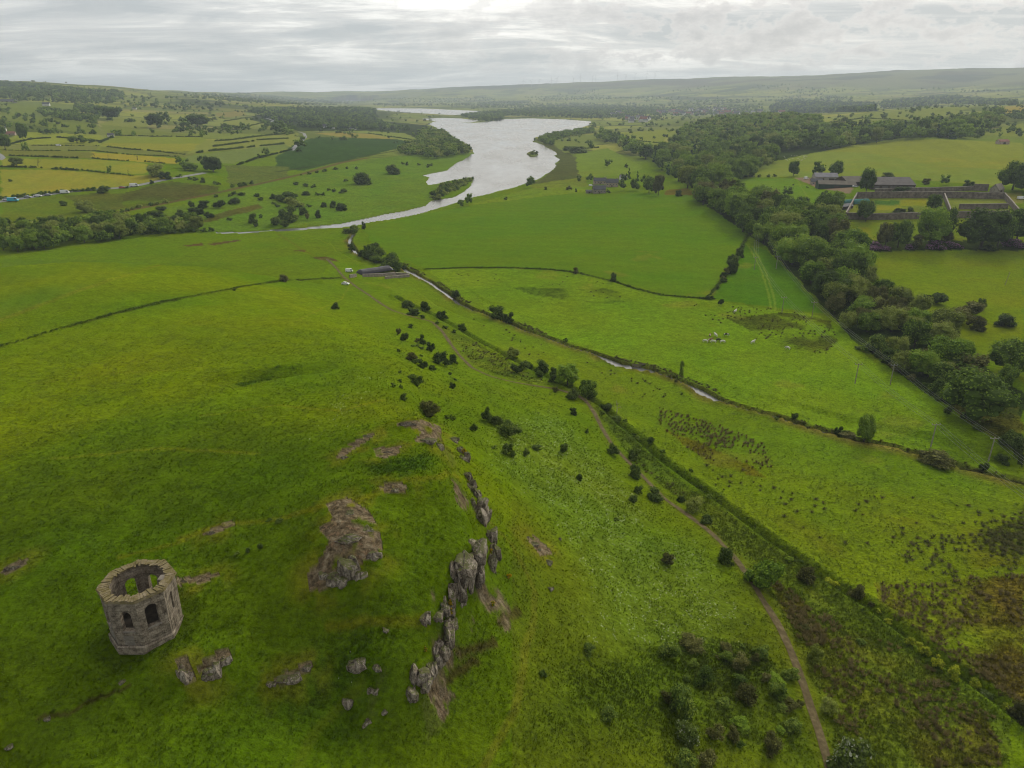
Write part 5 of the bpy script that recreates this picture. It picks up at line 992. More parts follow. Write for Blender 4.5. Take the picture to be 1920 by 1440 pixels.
def oct_pt(k, v, inset=0.0):
    a = TROT - k * pi / 4; R = TR0 + (TR1 - TR0) * v / TH_ - inset / cos(pi / 8); return np.array([R * cos(a), R * sin(a), v])
def face_pt(k, u, v, inset=0.0):
    """u metres from the middle of side k, v metres up, inset metres into the wall"""
    a, b_ = oct_pt(k, v), oct_pt(k + 1, v); c = (a + b_) / 2; d = (b_ - a); wd = np.linalg.norm(d); d /= wd; n = np.array([c[0], c[1], 0]); n /= np.linalg.norm(n)
    return c + d * u - n * inset
def uv_from(me, kf):
    uvl = me.uv_layers.new(name="UVMap")
    for l in me.loops: uvl.data[l.index].uv = kf(me.vertices[l.vertex_index].co)
def wall_panel(k, win):
    m = MB(); w2 = lambda v, i: np.linalg.norm((oct_pt(k, v, i) - oct_pt(k + 1, v, i))[:2]) / 2
    V1 = TH_ - .22
    def quad(pts, flip=False): m.add(pts, [(0, 1, 2, 3)])
    def edge(side, v, i): return face_pt(k, side * w2(v, i), v, i)
    if win is None:
        for i in (0, TT_): quad([edge(-1, -.6, i), edge(1, -.6, i), edge(1, V1, i), edge(-1, V1, i)])
    else:
        u0, hw, s0, s1, arch = win; seg = 8 if arch else 1
        if arch: prof = [(u0 - hw * cos(pi * j / seg), s1 - hw + hw * sin(pi * j / seg)) for j in range(seg + 1)]
        else: prof = [(u0 - hw, s1), (u0 + hw, s1)]
        for i in (0, TT_):
            quad([edge(-1, -.6, i), edge(1, -.6, i), edge(1, s0, i), edge(-1, s0, i)])
            quad([edge(-1, s0, i), face_pt(k, u0 - hw, s0, i), face_pt(k, *prof[0], i), edge(-1, prof[0][1], i)])
            quad([face_pt(k, u0 + hw, s0, i), edge(1, s0, i), edge(1, prof[-1][1], i), face_pt(k, *prof[-1], i)])
            quad([edge(-1, prof[0][1], i), face_pt(k, *prof[0], i), face_pt(k, prof[0][0], V1, i), edge(-1, V1, i)])
            quad([face_pt(k, *prof[-1], i), edge(1, prof[-1][1], i), edge(1, V1, i), face_pt(k, prof[-1][0], V1, i)])
            for a, b_ in zip(prof[:-1], prof[1:]): quad([face_pt(k, *a, i), face_pt(k, *b_, i), face_pt(k, b_[0], V1, i), face_pt(k, a[0], V1, i)])
        loop = [(u0 - hw, s0)] + prof + [(u0 + hw, s0)]
        for a, b_ in zip(loop, loop[1:] + loop[:1]): quad([face_pt(k, *a, 0), face_pt(k, *b_, 0), face_pt(k, *b_, TT_), face_pt(k, *a, TT_)])
    quad([edge(-1, V1, 0), edge(1, V1, 0), edge(1, V1, TT_), edge(-1, V1, TT_)])
    me = m.mesh("wall", ruin_stone); c = face_pt(k, 0, 0); d = face_pt(k, 1, 0) - c
    uv_from(me, lambda co: (float(np.dot(np.array(co) - c, d)) + k * 1.37, co.z)); return me
WIN = {1: (.0, .56, 2.25, 4.75, True), 2: (.0, .52, 2.25, 4.7, True), 5: (.05, .60, 2.4, 4.95, True), 6: (-.1, .56, 2.35, 4.75, True), 7: (.0, .44, 2.4, 4.6, True), 0: (.0, .40, 2.4, 4.5, True), 4: (.05, .17, 2.6, 4.7, False), 3: None}
def on_face(name, k, u, hw, v0, v1, out, mat, depth=.12):
    m = MB(); pts = [face_pt(k, a, b_, -out + dd) for dd in (0, depth) for a, b_ in ((u - hw, v0), (u + hw, v0), (u + hw, v1), (u - hw, v1))]
    m.add(pts, [(0, 1, 2, 3), (7, 6, 5, 4), (0, 4, 5, 1), (1, 5, 6, 2), (2, 6, 7, 3), (3, 7, 4, 0)]); me = m.mesh(name, mat)
    uv_from(me, lambda co: (co.x + co.y, co.z)); return new_obj(name, me, ruin)
for k in range(8):
    new_obj("wall", wall_panel(k, WIN[k]), ruin)
    if WIN[k] and WIN[k][4]: on_face("window_sill", k, WIN[k][0], WIN[k][1] + .08, WIN[k][2] - .20, WIN[k][2] - .003, .07, pale_stone, .5)
for k, mt, u in ((6, pale_stone, .12), (5, ruin_stone, .0), (4, ruin_stone, -.1), (7, pale_stone, .0)): on_face("blind_panel", k, u, .50, .62, 1.72, .035, mt, .2)
for k in (5, 4, 6, 7): on_face("string_course", k, 0, 1.30, 1.86, 1.98, .045, ruin_stone, .2)
for k in (4, 5, 6, 7):
    for sgn in (-1, 1): on_face("pilaster_strip", k, sgn * .86, .13, .1, TH_ - .45, .03, ruin_stone, .2)
m = MB(); ring = lambda ins, z: [tuple(np.r_[oct_pt(k, TH_, ins)[:2], z]) for k in range(8)]
r1, r2, r3, r4 = ring(-.10, -.45), ring(-.10, .40), ring(.02, .55), ring(.02, -.45)
m.add(r1 + r2 + r3 + r4, [(a * 8 + k, a * 8 + (k + 1) % 8, ((a + 1) % 4) * 8 + (k + 1) % 8, ((a + 1) % 4) * 8 + k) for a in range(4) for k in range(8)])
me = m.mesh("plinth", ruin_stone); uv_from(me, lambda co: (atan2(co.y, co.x) * 3.4, co.z)); new_obj("plinth", me, ruin)
# cornice and the ragged ring of coping stones
m = MB(); rr_ = np.random.default_rng(4)
for k in range(8):
    a, b_ = oct_pt(k, TH_, -.16), oct_pt(k + 1, TH_, -.16); ai, bi_ = oct_pt(k, TH_, .40), oct_pt(k + 1, TH_, .40)
    for v0, v1, o_ in ((TH_ - .22, TH_ - .04, 0), ):
        P8 = [np.r_[q[:2], z] for z in (v0, v1) for q in (a, b_, bi_, ai)]; m.add(P8, [(3, 2, 1, 0), (4, 5, 6, 7), (0, 1, 5, 4), (1, 2, 6, 5), (2, 3, 7, 6), (3, 0, 4, 7)])
me = m.mesh("cornice", moss_stone); uv_from(me, lambda co: (atan2(co.y, co.x) * 3.4, math.hypot(co.x, co.y))); new_obj("cornice", me, ruin)
m = MB()
for k in range(8):
    n_s = 9
    for j in range(n_s):
        f0, f1 = (j + .06) / n_s, (j + .94) / n_s; ins = rr_.uniform(.58, .95); zt = TH_ + rr_.uniform(.02, .15); i0 = -.14 + rr_.uniform(0, .06)
        o0, o1 = oct_pt(k, TH_, i0), oct_pt(k + 1, TH_, i0); n0, n1 = oct_pt(k, TH_, ins), oct_pt(k + 1, TH_, ins)
        A_, B_, C_, D_ = o0 + (o1 - o0) * f0, o0 + (o1 - o0) * f1, n0 + (n1 - n0) * f1, n0 + (n1 - n0) * f0
        P8 = [np.r_[q[:2], z + (dz if z > TH_ else 0)] for z, dz in ((TH_ - .037, 0), (zt, 0)) for q in (A_, B_, C_, D_)]
        m.add(P8, [(3, 2, 1, 0), (4, 5, 6, 7), (0, 1, 5, 4), (1, 2, 6, 5), (2, 3, 7, 6), (3, 0, 4, 7)])
me = m.mesh("coping", moss_stone); uv_from(me, lambda co: (atan2(co.y, co.x) * 3.4, math.hypot(co.x, co.y) * 2)); new_obj("coping", me, ruin)
m = MB(); m.box((0, 0, 0), (.95, .62, .9), 0, 0, (.94, .92)); m.box((-.1, 0, .46), (.62, .5, .06)); m.box((-.1, 0, .495), (.3, .24, .012))
me = m.mesh("flue_block", pale_stone); uv_from(me, lambda co: (co.x + co.y, co.z)); fp = face_pt(4, -.35, TH_ - .35, .85); new_obj("flue_block", me, ruin, fp, TROT - 4.5 * pi / 4 + pi / 2)
m = MB(); rg = [tuple(np.r_[oct_pt(k, 0, TT_ + .01)[:2], FLZ]) for k in range(8)]; m.add(rg, [tuple(range(8))]); new_obj("earth_floor", m.mesh("earth_floor", flat_mat("dark_earth", (.035, .028, .020), .95, .5, 1.5)), ruin)

# ------------------------------------------------------------------ rock
rock_m, t, b = new_mat("lichened_rock", .93, .15)
rn = obj_noise(t, .9, 8, .66, stretch=(1, 1, .38)); rn2 = obj_noise(t, 4.5, 4, .65); geo = N(t, 'ShaderNodeNewGeometry'); sp = N(t, 'ShaderNodeSeparateXYZ'); L(t, geo.outputs['Normal'], sp.inputs[0])
rc = ramp(t, math_(t, 'ADD', math_(t, 'MULTIPLY', rn, .7), math_(t, 'MULTIPLY', rn2, .3)), [(.36, (.030, .023, .016)), (.44, (.115, .092, .066)), (.51, (.225, .188, .142)), (.60, (.35, .305, .24)), (.72, (.48, .43, .355))])
vr_ = N(t, 'ShaderNodeTexVoronoi', feature='DISTANCE_TO_EDGE'); vr_.inputs['Scale'].default_value = 1.5; vm_ = N(t, 'ShaderNodeMapping'); vm_.inputs['Scale'].default_value = (1.2, 1.2, .45); vt_ = N(t, 'ShaderNodeTexCoord'); L(t, vt_.outputs['Object'], vm_.inputs[0]); L(t, vm_.outputs[0], vr_.inputs['Vector'])
rc = mix(t, math_(t, 'MULTIPLY', math_(t, 'LESS_THAN', math_(t, 'ADD', vr_.outputs['Distance'], math_(t, 'MULTIPLY', math_(t, 'SUBTRACT', rn2, .5), .40)), .05), .5), rc, (.022, .018, .013))
mossf = math_(t, 'MULTIPLY', math_(t, 'GREATER_THAN', math_(t, 'ADD', sp.outputs[2], math_(t, 'MULTIPLY', math_(t, 'SUBTRACT', rn2, .5), 1.6)), .80), .85)
L(t, mix(t, mossf, rc, (.075, .085, .018)), b.inputs['Base Color'])
bp = N(t, 'ShaderNodeBump'); bp.inputs['Strength'].default_value = 1.0; bp.inputs['Distance'].default_value = .25; L(t, math_(t, 'ADD', rn, math_(t, 'MULTIPLY', rn2, .5)), bp.inputs['Height']); L(t, bp.outputs[0], b.inputs['Normal'])
def rock_mesh(seed, sx, sy, sz, sharp=.5):
    v, f = uvs(16, 26); r = np.random.default_rng(seed); v = v.copy(); d = np.ones(len(v))
    for _ in range(13):                                     # planes chop the ball into slabs and facets
        n = r.normal(size=3) * (1, 1, .75); n /= np.linalg.norm(n); q = v @ n; c = r.uniform(.42, .80); d = np.where(q * d > c, c / np.maximum(q, 1e-6), d)
    ph = r.uniform(0, 50)
    d = d * (1 + .30 * fbm(v[:, 0] * 2 + ph + v[:, 2], v[:, 1] * 2 + ph + .7 * v[:, 2], .8, 4, seed)) - .10 * np.abs(np.sin(7 * v[:, 0] + 5 * v[:, 1] + ph)) ** 6
    q = v * d[:, None] * (sx, sy, sz)
    return np_mesh("rock_outcrop", q, f, False)
def slab_mesh(seed, sx, sy, sz):
    """a knot of upright jointed blocks, broken at the top"""
    r = np.random.default_rng(seed); v0, f0 = uvs(12, 18); V, Fc = [], []; off = 0
    bx = v0 / ((np.abs(v0) ** 7).sum(1) ** (1 / 7))[:, None]
    for k in range(5):
        w = r.uniform(.38, .7); hh = r.uniform(.55, 1.0); c = np.array([r.uniform(-.55, .55), r.uniform(-.5, .4), (hh - 1) * .6]); a = r.uniform(-.5, .5); d = np.ones(len(v0))
        q = bx * (1 + .30 * fbm(v0[:, 0] * 2.5 + k * 7, v0[:, 1] * 2.5 + v0[:, 2] * 2, .8, 4, seed + k))[:, None]
        for _ in range(5):
            n = r.normal(size=3) + (0, 0, .7); n /= np.linalg.norm(n); t_ = q @ n; c_ = r.uniform(.62, .95); q = q - np.maximum(t_ - c_, 0)[:, None] * n
        q = q * (w * sx, w * sy * r.uniform(.8, 1.4), hh * sz) ; q[:, 0] += q[:, 2] * r.uniform(-.18, .18)
        q = np.stack([q[:, 0] * cos(a) - q[:, 1] * sin(a), q[:, 0] * sin(a) + q[:, 1] * cos(a), q[:, 2]], 1) + c * (sx, sy, sz); V.append(q); Fc.append(f0 + off); off += len(q)
    return np_mesh("rock_outcrop", np.concatenate(V), np.concatenate(Fc), False)
ROCKS = """cliff 899 966 22 44|cliff 912 968 11 28|cliff 920 1006 20 32|cliff 886 946 10 14|cliff 888 1034 38 36|cliff 901 1030 18 34|cliff 864 1056 36 30|cliff 867 1082 18 34|cliff 881 1090 18 44|cliff 857 1092 12 42|cliff 848 1116 16 42|cliff 869 1128 10 18|cliff 899 1076 16 42|cliff 922 1060 12 34|cliff 803 1158 12 22|cliff 843 1170 18 26|cliff 838 1190 18 38|cliff 822 1152 12 12|cliff 878 896 12 18|cliff 872 862 12 18|cliff 905 945 12 26|cliff 925 1035 14 30|cliff 893 1058 16 34|cliff 852 1070 14 30|cliff 862 1108 16 34|cliff 834 1140 14 28|cliff 846 1145 12 26|cliff 830 1215 16 34|cliff 822 1238 14 28|cliff 812 1255 14 26|cliff 796 1282 16 26|cliff 770 1300 18 22|cliff 884 915 10 20|cliff 896 932 10 24|cliff 862 845 10 14|cliff 850 826 12 12
mound 669 1244 40 26|mound 707 1250 18 20|boulder 654 1322 28 28|boulder 722 1338 15 16|mound 701 1294 22 26|cliff 781 1270 30 40|cliff 805 1264 10 26|cliff 818 1222 10 34|cliff 838 1196 14 22|mound 686 1356 20 24|mound 545 1268 42 24|mound 575 1252 22 14|mound 510 1282 22 14|mound 345 1262 30 38|mound 395 1256 40 34|mound 425 1235 24 22
slab 650 1010 62 30|slab 692 992 40 26|mound 655 1062 54 40|mound 700 1040 34 26|mound 638 1086 44 26|mound 606 1078 26 18|mound 676 1076 22 18|slab 655 960 34 18|slab 740 918 40 16|slab 800 824 40 24|mound 822 836 22 18|slab 760 796 50 10|slab 690 818 30 10|slab 645 858 28 12|slab 730 848 34 10
boulder 1030 1057 24 12|boulder 1034 1106 16 12|boulder 1012 1032 10 7|slab 1000 1020 32 14|slab 25 1066 54 9|slab 398 1000 28 10|slab 345 1090 22 10|boulder 990 1008 8 6|boulder 1050 1012 8 6|boulder 230 1280 16 10|boulder 90 1350 18 10|boulder 20 1400 20 9|mound 720 1180 16 8"""
ri = []
for i, it in enumerate(ROCKS.replace("\n", "|").split("|")):
    k, a, b_, w, h = it.split(); a, b_, w, h = float(a), float(b_), float(w), float(h)
    x, y, z = P(a, b_); d = float(to_px(x, y, z)[2]); dep = atan2(H - z, math.hypot(x, y)); wm_ = w * d / F; hm = h * d / F
    if k == 'cliff': sx, sy, sz, dz = wm_ * .62, wm_ * .62 + .3, hm * .62, .12 * hm
    elif k == 'slab': sx, sy, sz, dz = wm_ * .52, hm * .62, .42 + .05 * wm_, -.16
    elif k == 'boulder': sx, sy, sz, dz = wm_ * .55, wm_ * .45, hm * .55, .18 * hm
    else: sx, sy, sz, dz = wm_ * .52, wm_ * .36, hm * .46, -.05 * hm
    me = (slab_mesh if k in ('cliff', 'mound') else rock_mesh)(40 + i, sx * (1.15 if k == 'cliff' else 1), sy * (1.3 if k == 'cliff' else 1), sz); me.materials.append(rock_m)
    o = new_obj("boulder" if k == 'boulder' else "rock_outcrop", me, None, (x, y, z + dz), (0, 0, R_.uniform(-.4, .4)))
    setp(o, None, "rock", "rocks of the crag")
    LABEL.append((o, {'cliff': "upright grey cliff slab", 'slab': "flat bare rock sheet in turf", 'boulder': "loose grey boulder", 'mound': "rough brown rock knob"}[k], a, b_))

# ------------------------------------------------------------------ buildings
slate = flat_mat("slate_roof", (.085, .085, .095), .7, .25, .8); tin = flat_mat("grey_sheet_roof", (.135, .122, .115), .95, .22, .3, .05); tinlight = flat_mat("pale_sheet_roof", (.24, .23, .245), .95, .15, .3, .05); rusty = flat_mat("weathered_sheet_roof", (.14, .125, .10), .95, .25, .25, .05)
greentin = flat_mat("green_sheet_wall", (.028, .055, .04), .6, .15, .5); brownwall = flat_mat("dark_boarding", (.07, .05, .04), .8, .3, .6); harl = flat_mat("white_harl", (.70, .68, .63), .85, .06, .6); sandst = flat_mat("sandstone_wall", (.40, .31, .25), .9, .3, 1.2); greywall = flat_mat("grey_rubble_wall", (.30, .255, .215), .95, .35, 1.0); conc = flat_mat("pale_block_wall", (.34, .31, .28), .85, .15, .6)
glassm, t, b = new_mat("window_glass", .12, .5); b.inputs['Base Color'].default_value = (.025, .03, .035, 1)
redtile = flat_mat("red_tile_roof", (.24, .10, .07), .8, .2, 1.0)
def building(name, cat, label, px, py, ln, dp, eave, ridge, yaw, wallm, roofm, windows=0, doors=1, chimneys=0, group=None, at=None, extra=None):
    x, y, z = P(px, py) if at is None else at
    z = min(float(gz(x + a, y + c)) for a in (-ln / 2, ln / 2) for c in (-dp / 2, dp / 2)) if at is None else z
    o = new_obj(name, None, None, (x, y, z), yaw); setp(o, label, cat, group)
    m = MB(); a, c = ln / 2, dp / 2; e0 = -1.5
    m.add([(-a, -c, e0), (a, -c, e0), (a, c, e0), (-a, c, e0), (-a, -c, eave), (a, -c, eave), (a, c, eave), (-a, c, eave), (-a, 0, ridge), (a, 0, ridge)], [(0, 1, 5, 4), (2, 3, 7, 6), (1, 2, 6, 9, 5), (3, 0, 4, 8, 7)])
    new_obj("wall", m.mesh("wall", wallm), o)
    m = MB(); ov = .35; th_ = .16; sl = (ridge - eave) / c
    for sg in (-1, 1):
        p1, p2 = (sg * (c + ov), eave - ov * sl + .02), (0, ridge + .02)
        V8 = [(xx, yy, zz + dz) for dz in (0, th_) for xx, (yy, zz) in ((-a - ov, p1), (a + ov, p1), (a + ov, p2), (-a - ov, p2))]
        m.add(V8, [(3, 2, 1, 0), (4, 5, 6, 7), (0, 1, 5, 4), (1, 2, 6, 5), (2, 3, 7, 6), (3, 0, 4, 7)])
    rf = new_obj("roof", m.mesh("roof", roofm), o)
    for k in range(chimneys):
        m = MB(); xx = (-a + .6, a - .6, 0)[k]; m.box((xx, 0, ridge + .35), (.7, .9, 1.5)); m.box((xx, 0, ridge + 1.15), (.82, 1.02, .12)); new_obj("chimney", m.mesh("chimney", greywall), rf)
    for k in range(windows):
        m = MB(); xx = -a + ln * (k + .5) / windows
        if doors and abs(xx) < .7 and windows > 1: xx += .9
        m.box((xx, -c - .015, eave * .55), (.95, .09, 1.25)); w_ = new_obj("window", m.mesh("window", harl if wallm is not harl else conc), o)
        m = MB(); m.box((xx, -c - .055, eave * .55), (.75, .03, 1.05)); new_obj("pane", m.mesh("pane", glassm), w_)
    for k in range(doors):
        m = MB(); dw, dh = (1.0, 2.0) if windows else (min(4.5, ln / 4), eave * .72); xx = 0 if windows else -a + ln * (k + .6) / (doors + .2)
        m.box((xx, -c - .02, dh / 2), (dw, .08, dh)); new_obj("door", m.mesh("door", brownwall if wallm is not brownwall else tin), o)
    return o
building("farm_shed", "barn", "pale roofed farm shed at the back left of the farm", 1546, 338, 19, 12, 4.6, 7.4, -.15, conc, tinlight, 0, 2)
building("farm_shed", "barn", "long dark green farm shed with pale green roof facing the yard", 1566, 351, 28, 15, 4.4, 6.6, -.22, greentin, rusty, 0, 1)
building("farm_shed", "barn", "brown roofed shed in the middle of the farm behind the big dark tree", 1603, 346, 25, 20, 4.6, 8.0, .12, brownwall, rusty, 0, 3)
building("farm_shed", "barn", "broad grey roofed cattle shed with dark open side at the right of the farm", 1661, 350, 33, 28, 3.8, 8.2, -.08, brownwall, tin, 0, 5)
x, y, z = P(1661, 352); m = MB(); m.box((0, 0, .5), (32, .25, 1.3)); o = new_obj("feed_barrier", m.mesh("feed_barrier", conc), None, (x + .9, y - 15.0, z), -.08); setp(o, "low pale feed barrier along the front of the cattle shed", "barrier")
building("farmhouse", "house", "small brick red farm cottage at the left end of the sheds", 1530, 345, 9, 7, 2.8, 5, -.2, sandst, slate, 3, 1, 1)
building("stone_cottage", "house", "dark roofed red sandstone cottage at the back of the lochside cottages", 1124, 345, 12, 7, 3.6, 6.4, .05, sandst, slate, 4, 1, 2)
building("stone_cottage", "house", "slate roofed stone house with white ridge among dark conifers by the loch", 1147, 350, 12, 7.5, 4.6, 7.8, -.1, sandst, slate, 4, 1, 2)
building("stone_cottage", "house", "front stone cottage with small windows facing the crop field", 1123, 362, 11, 7, 4.0, 7.0, .1, greywall, slate, 4, 1, 2)
building("white_cottage", "house", "white cottage half hidden by trees right of the stone cottages", 1168, 337, 7, 5, 3, 5, .2, harl, tinlight, 2, 1, 1)
building("stone_shed", "shed", "tiny grey stone shed left of the front stone cottage", 1104, 362, 5, 3.6, 2, 3, .2, greywall, slate, 0, 1)
building("hillside_house", "house", "white gabled house on the left hillside below the woods", 87, 198, 17, 9, 5, 9, .3, harl, slate, 5, 1, 2)
building("hill_farm", "farm", "long dark roofed farm range at the left edge of the hillside", 16, 191, 42, 12, 4.5, 8, -.1, conc, slate, 0, 3)
building("white_house", "house", "white house at the left picture edge above the strip fields", 4, 249, 12, 8, 5.5, 8.5, .4, harl, slate, 3, 1, 2)
building("roadside_house", "house", "low brown roofed house in the trees beyond the yellow strip fields", 20, 253, 14, 7, 3, 5.5, .2, sandst, redtile, 3, 1, 1)
building("wayside_cottage", "house", "tiny white cottage amid trees beyond the dark hillside clump", 252, 205, 10, 7, 3.2, 5.6, .2, harl, slate, 3, 1, 1)
building("country_house", "house", "long pale house in trees above the striped plantation end", 615, 240, 30, 10, 5, 9, .1, harl, slate, 6, 1, 3)
building("country_house", "house", "white bungalow beside the light field left of the loch wood", 660, 242, 18, 9, 3.4, 6, -.1, harl, slate, 4, 1, 2)
building("field_cottage", "house", "white cottage where the hedge road bends above the yellow fields", 208, 256, 9, 6, 3, 5, .4, harl, slate, 2, 1, 1)
building("field_barn", "barn", "small orange roofed barn at the far right edge of the hill pasture", 1879, 270, 12, 7, 3.2, 5.2, .1, sandst, redtile, 0, 1)
building("garden_ruin", "ruin", "grey gabled ruin at the back right of the walled garden", 1868, 362, 9, 6, 3.5, 7, .6, greywall, greywall, 0, 1)
# the village: houses a few pixels wide
vil = []
for kk, (wl, rf_) in enumerate(((harl, slate), (conc, redtile), (sandst, slate), (harl, redtile))):
    m = MB(); m.add([(-5, -4, -2), (5, -4, -2), (5, 4, -2), (-5, 4, -2), (-5, -4, 5), (5, -4, 5), (5, 4, 5), (-5, 4, 5), (-5, 0, 8.4), (5, 0, 8.4)], [(0, 1, 5, 4), (2, 3, 7, 6), (1, 2, 6, 9, 5), (3, 0, 4, 8, 7)])
    w_ = m.mesh("wall", wl); m = MB(); m.add([(-5.4, -4.4, 4.8), (5.4, -4.4, 4.8), (5.4, 0, 8.6), (-5.4, 0, 8.6), (5.4, 4.4, 4.8), (-5.4, 4.4, 4.8)], [(0, 1, 2, 3), (3, 2, 4, 5)]); m.box((-4.4, 0, 9), (.9, 1.2, 1.8)); m.box((4.4, 0, 9), (.9, 1.2, 1.8))
    vil.append((w_, m.mesh("roof", rf_)))
VN = ["white walled slate roofed", "pale walled red roofed", "sandstone slate roofed", "white walled red roofed"]
vr = np.random.default_rng(6)
VPOLY = [([(1171,230),(1217,229),(1215,222),(1173,223)], 16, "in the lochside end of the village"), ([(1233,217),(1287,217),(1287,208),(1236,210)], 26, "in the left part of the village"), ([(1287,217),(1385,217),(1375,206),(1290,206)], 46, "in the main right part of the village"), ([(1140,218),(1170,217),(1168,210),(1142,211)], 6, "in trees left of the village"), ([(1390,217),(1470,216),(1470,210),(1392,211)], 6, "right of the village by the conifer wood")]
for pts, n, where in VPOLY:
    lo, hi = np.min(pts, 0), np.max(pts, 0)
    for i in range(n):
        for _ in range(30):
            a, b_ = vr.uniform(lo[0], hi[0]), vr.uniform(lo[1], hi[1])
            if inside(np.array([a]), np.array([b_]), np.array(pts, float))[0]: break
        x, y, z = P(a, b_); k = int(vr.choice(4, p=[.56, .22, .14, .08])); s_ = vr.uniform(1.1, 1.75)
        o = new_obj("village_house", None, None, (x, y, z), vr.uniform(-.6, .6), (s_ * vr.uniform(.9, 1.5), s_, s_ * vr.uniform(.85, 1.15)))
        new_obj("wall", vil[k][0], o); new_obj("roof", vil[k][1], o); setp(o, f"small {VN[k]} house {where}", "house", f"{VN[k]} houses {where}")
# ------------------------------------------------------------------ walled garden
def strip_wall(name, label, cat, pts_px, h, t_, mat, cop=None, world=None):
    pts = [np.array(P(*p)) for p in pts_px] if world is None else world
    c0 = pts[0].copy(); o = new_obj(name, None, None, tuple(c0)); setp(o, label, cat); m = MB(); mc = MB()
    for a, b_ in zip(pts[:-1], pts[1:]):
        d = b_ - a; l = math.hypot(d[0], d[1]); n = np.array([-d[1], d[0], 0]) / l * t_ / 2; k = max(int(l / 6), 1); r = np.random.default_rng(int(abs(a[0]) * 7))
        top = [h * (1 + r.uniform(-.05, .05)) for _ in range(k + 1)]
        for j in range(k):
            p, q = a + d * j / k - c0, a + d * (j + 1) / k - c0; p[2] = float(gz(*(p + c0)[:2])) - c0[2]; q[2] = float(gz(*(q + c0)[:2])) - c0[2]
            b0 = np.array([0, 0, -.8]); V8 = [p - n + b0, q - n + b0, q + n + b0, p + n + b0, p - n + (0, 0, top[j]), q - n + (0, 0, top[j + 1]), q + n + (0, 0, top[j + 1]), p + n + (0, 0, top[j])]
            m.add(V8, [(0, 1, 5, 4), (1, 2, 6, 5), (2, 3, 7, 6), (3, 0, 4, 7)])
            n2 = n * 1.25; V8 = [p - n2 + (0, 0, top[j]), q - n2 + (0, 0, top[j + 1]), q + n2 + (0, 0, top[j + 1]), p + n2 + (0, 0, top[j])]; V8 += [v + (0, 0, .16) for v in V8]
            mc.add(V8, [(3, 2, 1, 0), (4, 5, 6, 7), (0, 1, 5, 4), (1, 2, 6, 5), (2, 3, 7, 6), (3, 0, 4, 7)])
    new_obj("masonry", m.mesh("masonry", mat), o); new_obj("coping", mc.mesh("coping", cop or mat), o); return o
gwall = flat_mat("old_garden_brick", (.18, .145, .115), .95, .5, .5); copm = flat_mat("garden_coping", (.22, .19, .155), .9, .2, .5)
for lab, pts, h in (("long brown back wall of the walled garden", [(1606,372),(1690,371),(1766,371),(1881,373)], 4.4), ("farther upper brown wall behind the walled garden", [(1640,362),(1720,360),(1824,357)], 3.2), ("short taller brown wall section behind the garden ruin", [(1824,357),(1852,358)], 4.6),
    ("left end wall of the walled garden with pale coping", [(1606,370),(1585,408)], 3.4), ("front brown wall of the walled garden beside the parkland trees", [(1586,411),(1640,412),(1700,411),(1782,409),(1890,407)], 4.0), ("pale topped cross wall dividing the walled garden", [(1769,371),(1781,403)], 3.4),
    ("right end wall of the walled garden with pale coping", [(1881,371),(1908,402)], 3.6), ("low inner brown wall inside the right garden half", [(1797,392),(1889,391)], 3.4)):
    strip_wall("garden_wall", lab, "wall", pts, h, .7, gwall, copm)
plast = flat_mat("blue_green_sheeting", (.055, .16, .145), .9, .25, .3, .05)
for px, py, ln, lab in ((1593,382,12,"left blue green polytunnel against the garden end wall"), (1611,381,13,"right blue green polytunnel inside the garden end wall")):
    x, y, z = P(px, py); m = MB(); n = 9; V = [(sx * ln / 2, -3.2 * cos(pi * j / n), 3.0 * sin(pi * j / n)) for sx in (-1, 1) for j in range(n + 1)]
    m.add(V, [(j, j + 1, n + 2 + j, n + 1 + j) for j in range(n)] + [tuple(range(n + 1)), tuple(range(n + 1, 2 * n + 2))]); o = new_obj("polytunnel", None, None, (x, y, z), .25); setp(o, lab, "polytunnel"); new_obj("cover", m.mesh("cover", plast, False), o)
    m = MB(); m.box((-ln / 2 - .03, 0, 1.05), (.08, 1.2, 2.1)); new_obj("door", m.mesh("door", tin), o)
building("lean_to_shed", "shed", "black roofed lean-to shed outside the garden end wall", 1583, 391, 11, 5, 2.2, 3.6, .45, brownwall, flat_mat("bitumen_roof", (.03, .03, .04), .6), 0, 1)
m = MB(); rr2 = np.random.default_rng(8)
for k in range(70): a = rr2.uniform(0, 6.28); q = 3.6 * rr2.random() ** .6; m.box((q * cos(a), q * sin(a) * 1.2, max(0, 1.1 - q * .28) * rr2.uniform(.4, 1)), rr2.uniform(.3, 1.0, 3), rr2.uniform(0, 3))
x, y, z = P(1573, 401); setp(new_obj("rubble_heap", m.mesh("rubble_heap", conc), None, (x, y, z)), "heap of pale rubble and scrap beside the garden end wall", "rubble")
balem = flat_mat("white_bale_wrap", (.66, .66, .64), .4, .06, .5, .5)
m = MB(); V = [(sx, .62 * cos(2 * pi * j / 14), .62 * sin(2 * pi * j / 14)) for sx in (-.6, -.56, .56, .6) for j in range(14)]; V = [(x_, y_ * (.9 if abs(x_) == .6 else 1), z_ * (.9 if abs(x_) == .6 else 1)) for x_, y_, z_ in V]
m.add(V, [(i * 14 + j, i * 14 + (j + 1) % 14, (i + 1) * 14 + (j + 1) % 14, (i + 1) * 14 + j) for i in range(3) for j in range(14)] + [tuple(range(14))[::-1], tuple(range(42, 56))]); bale_me = m.mesh("wrapped_bale", balem, True)
x, y, z = P(1703, 351)
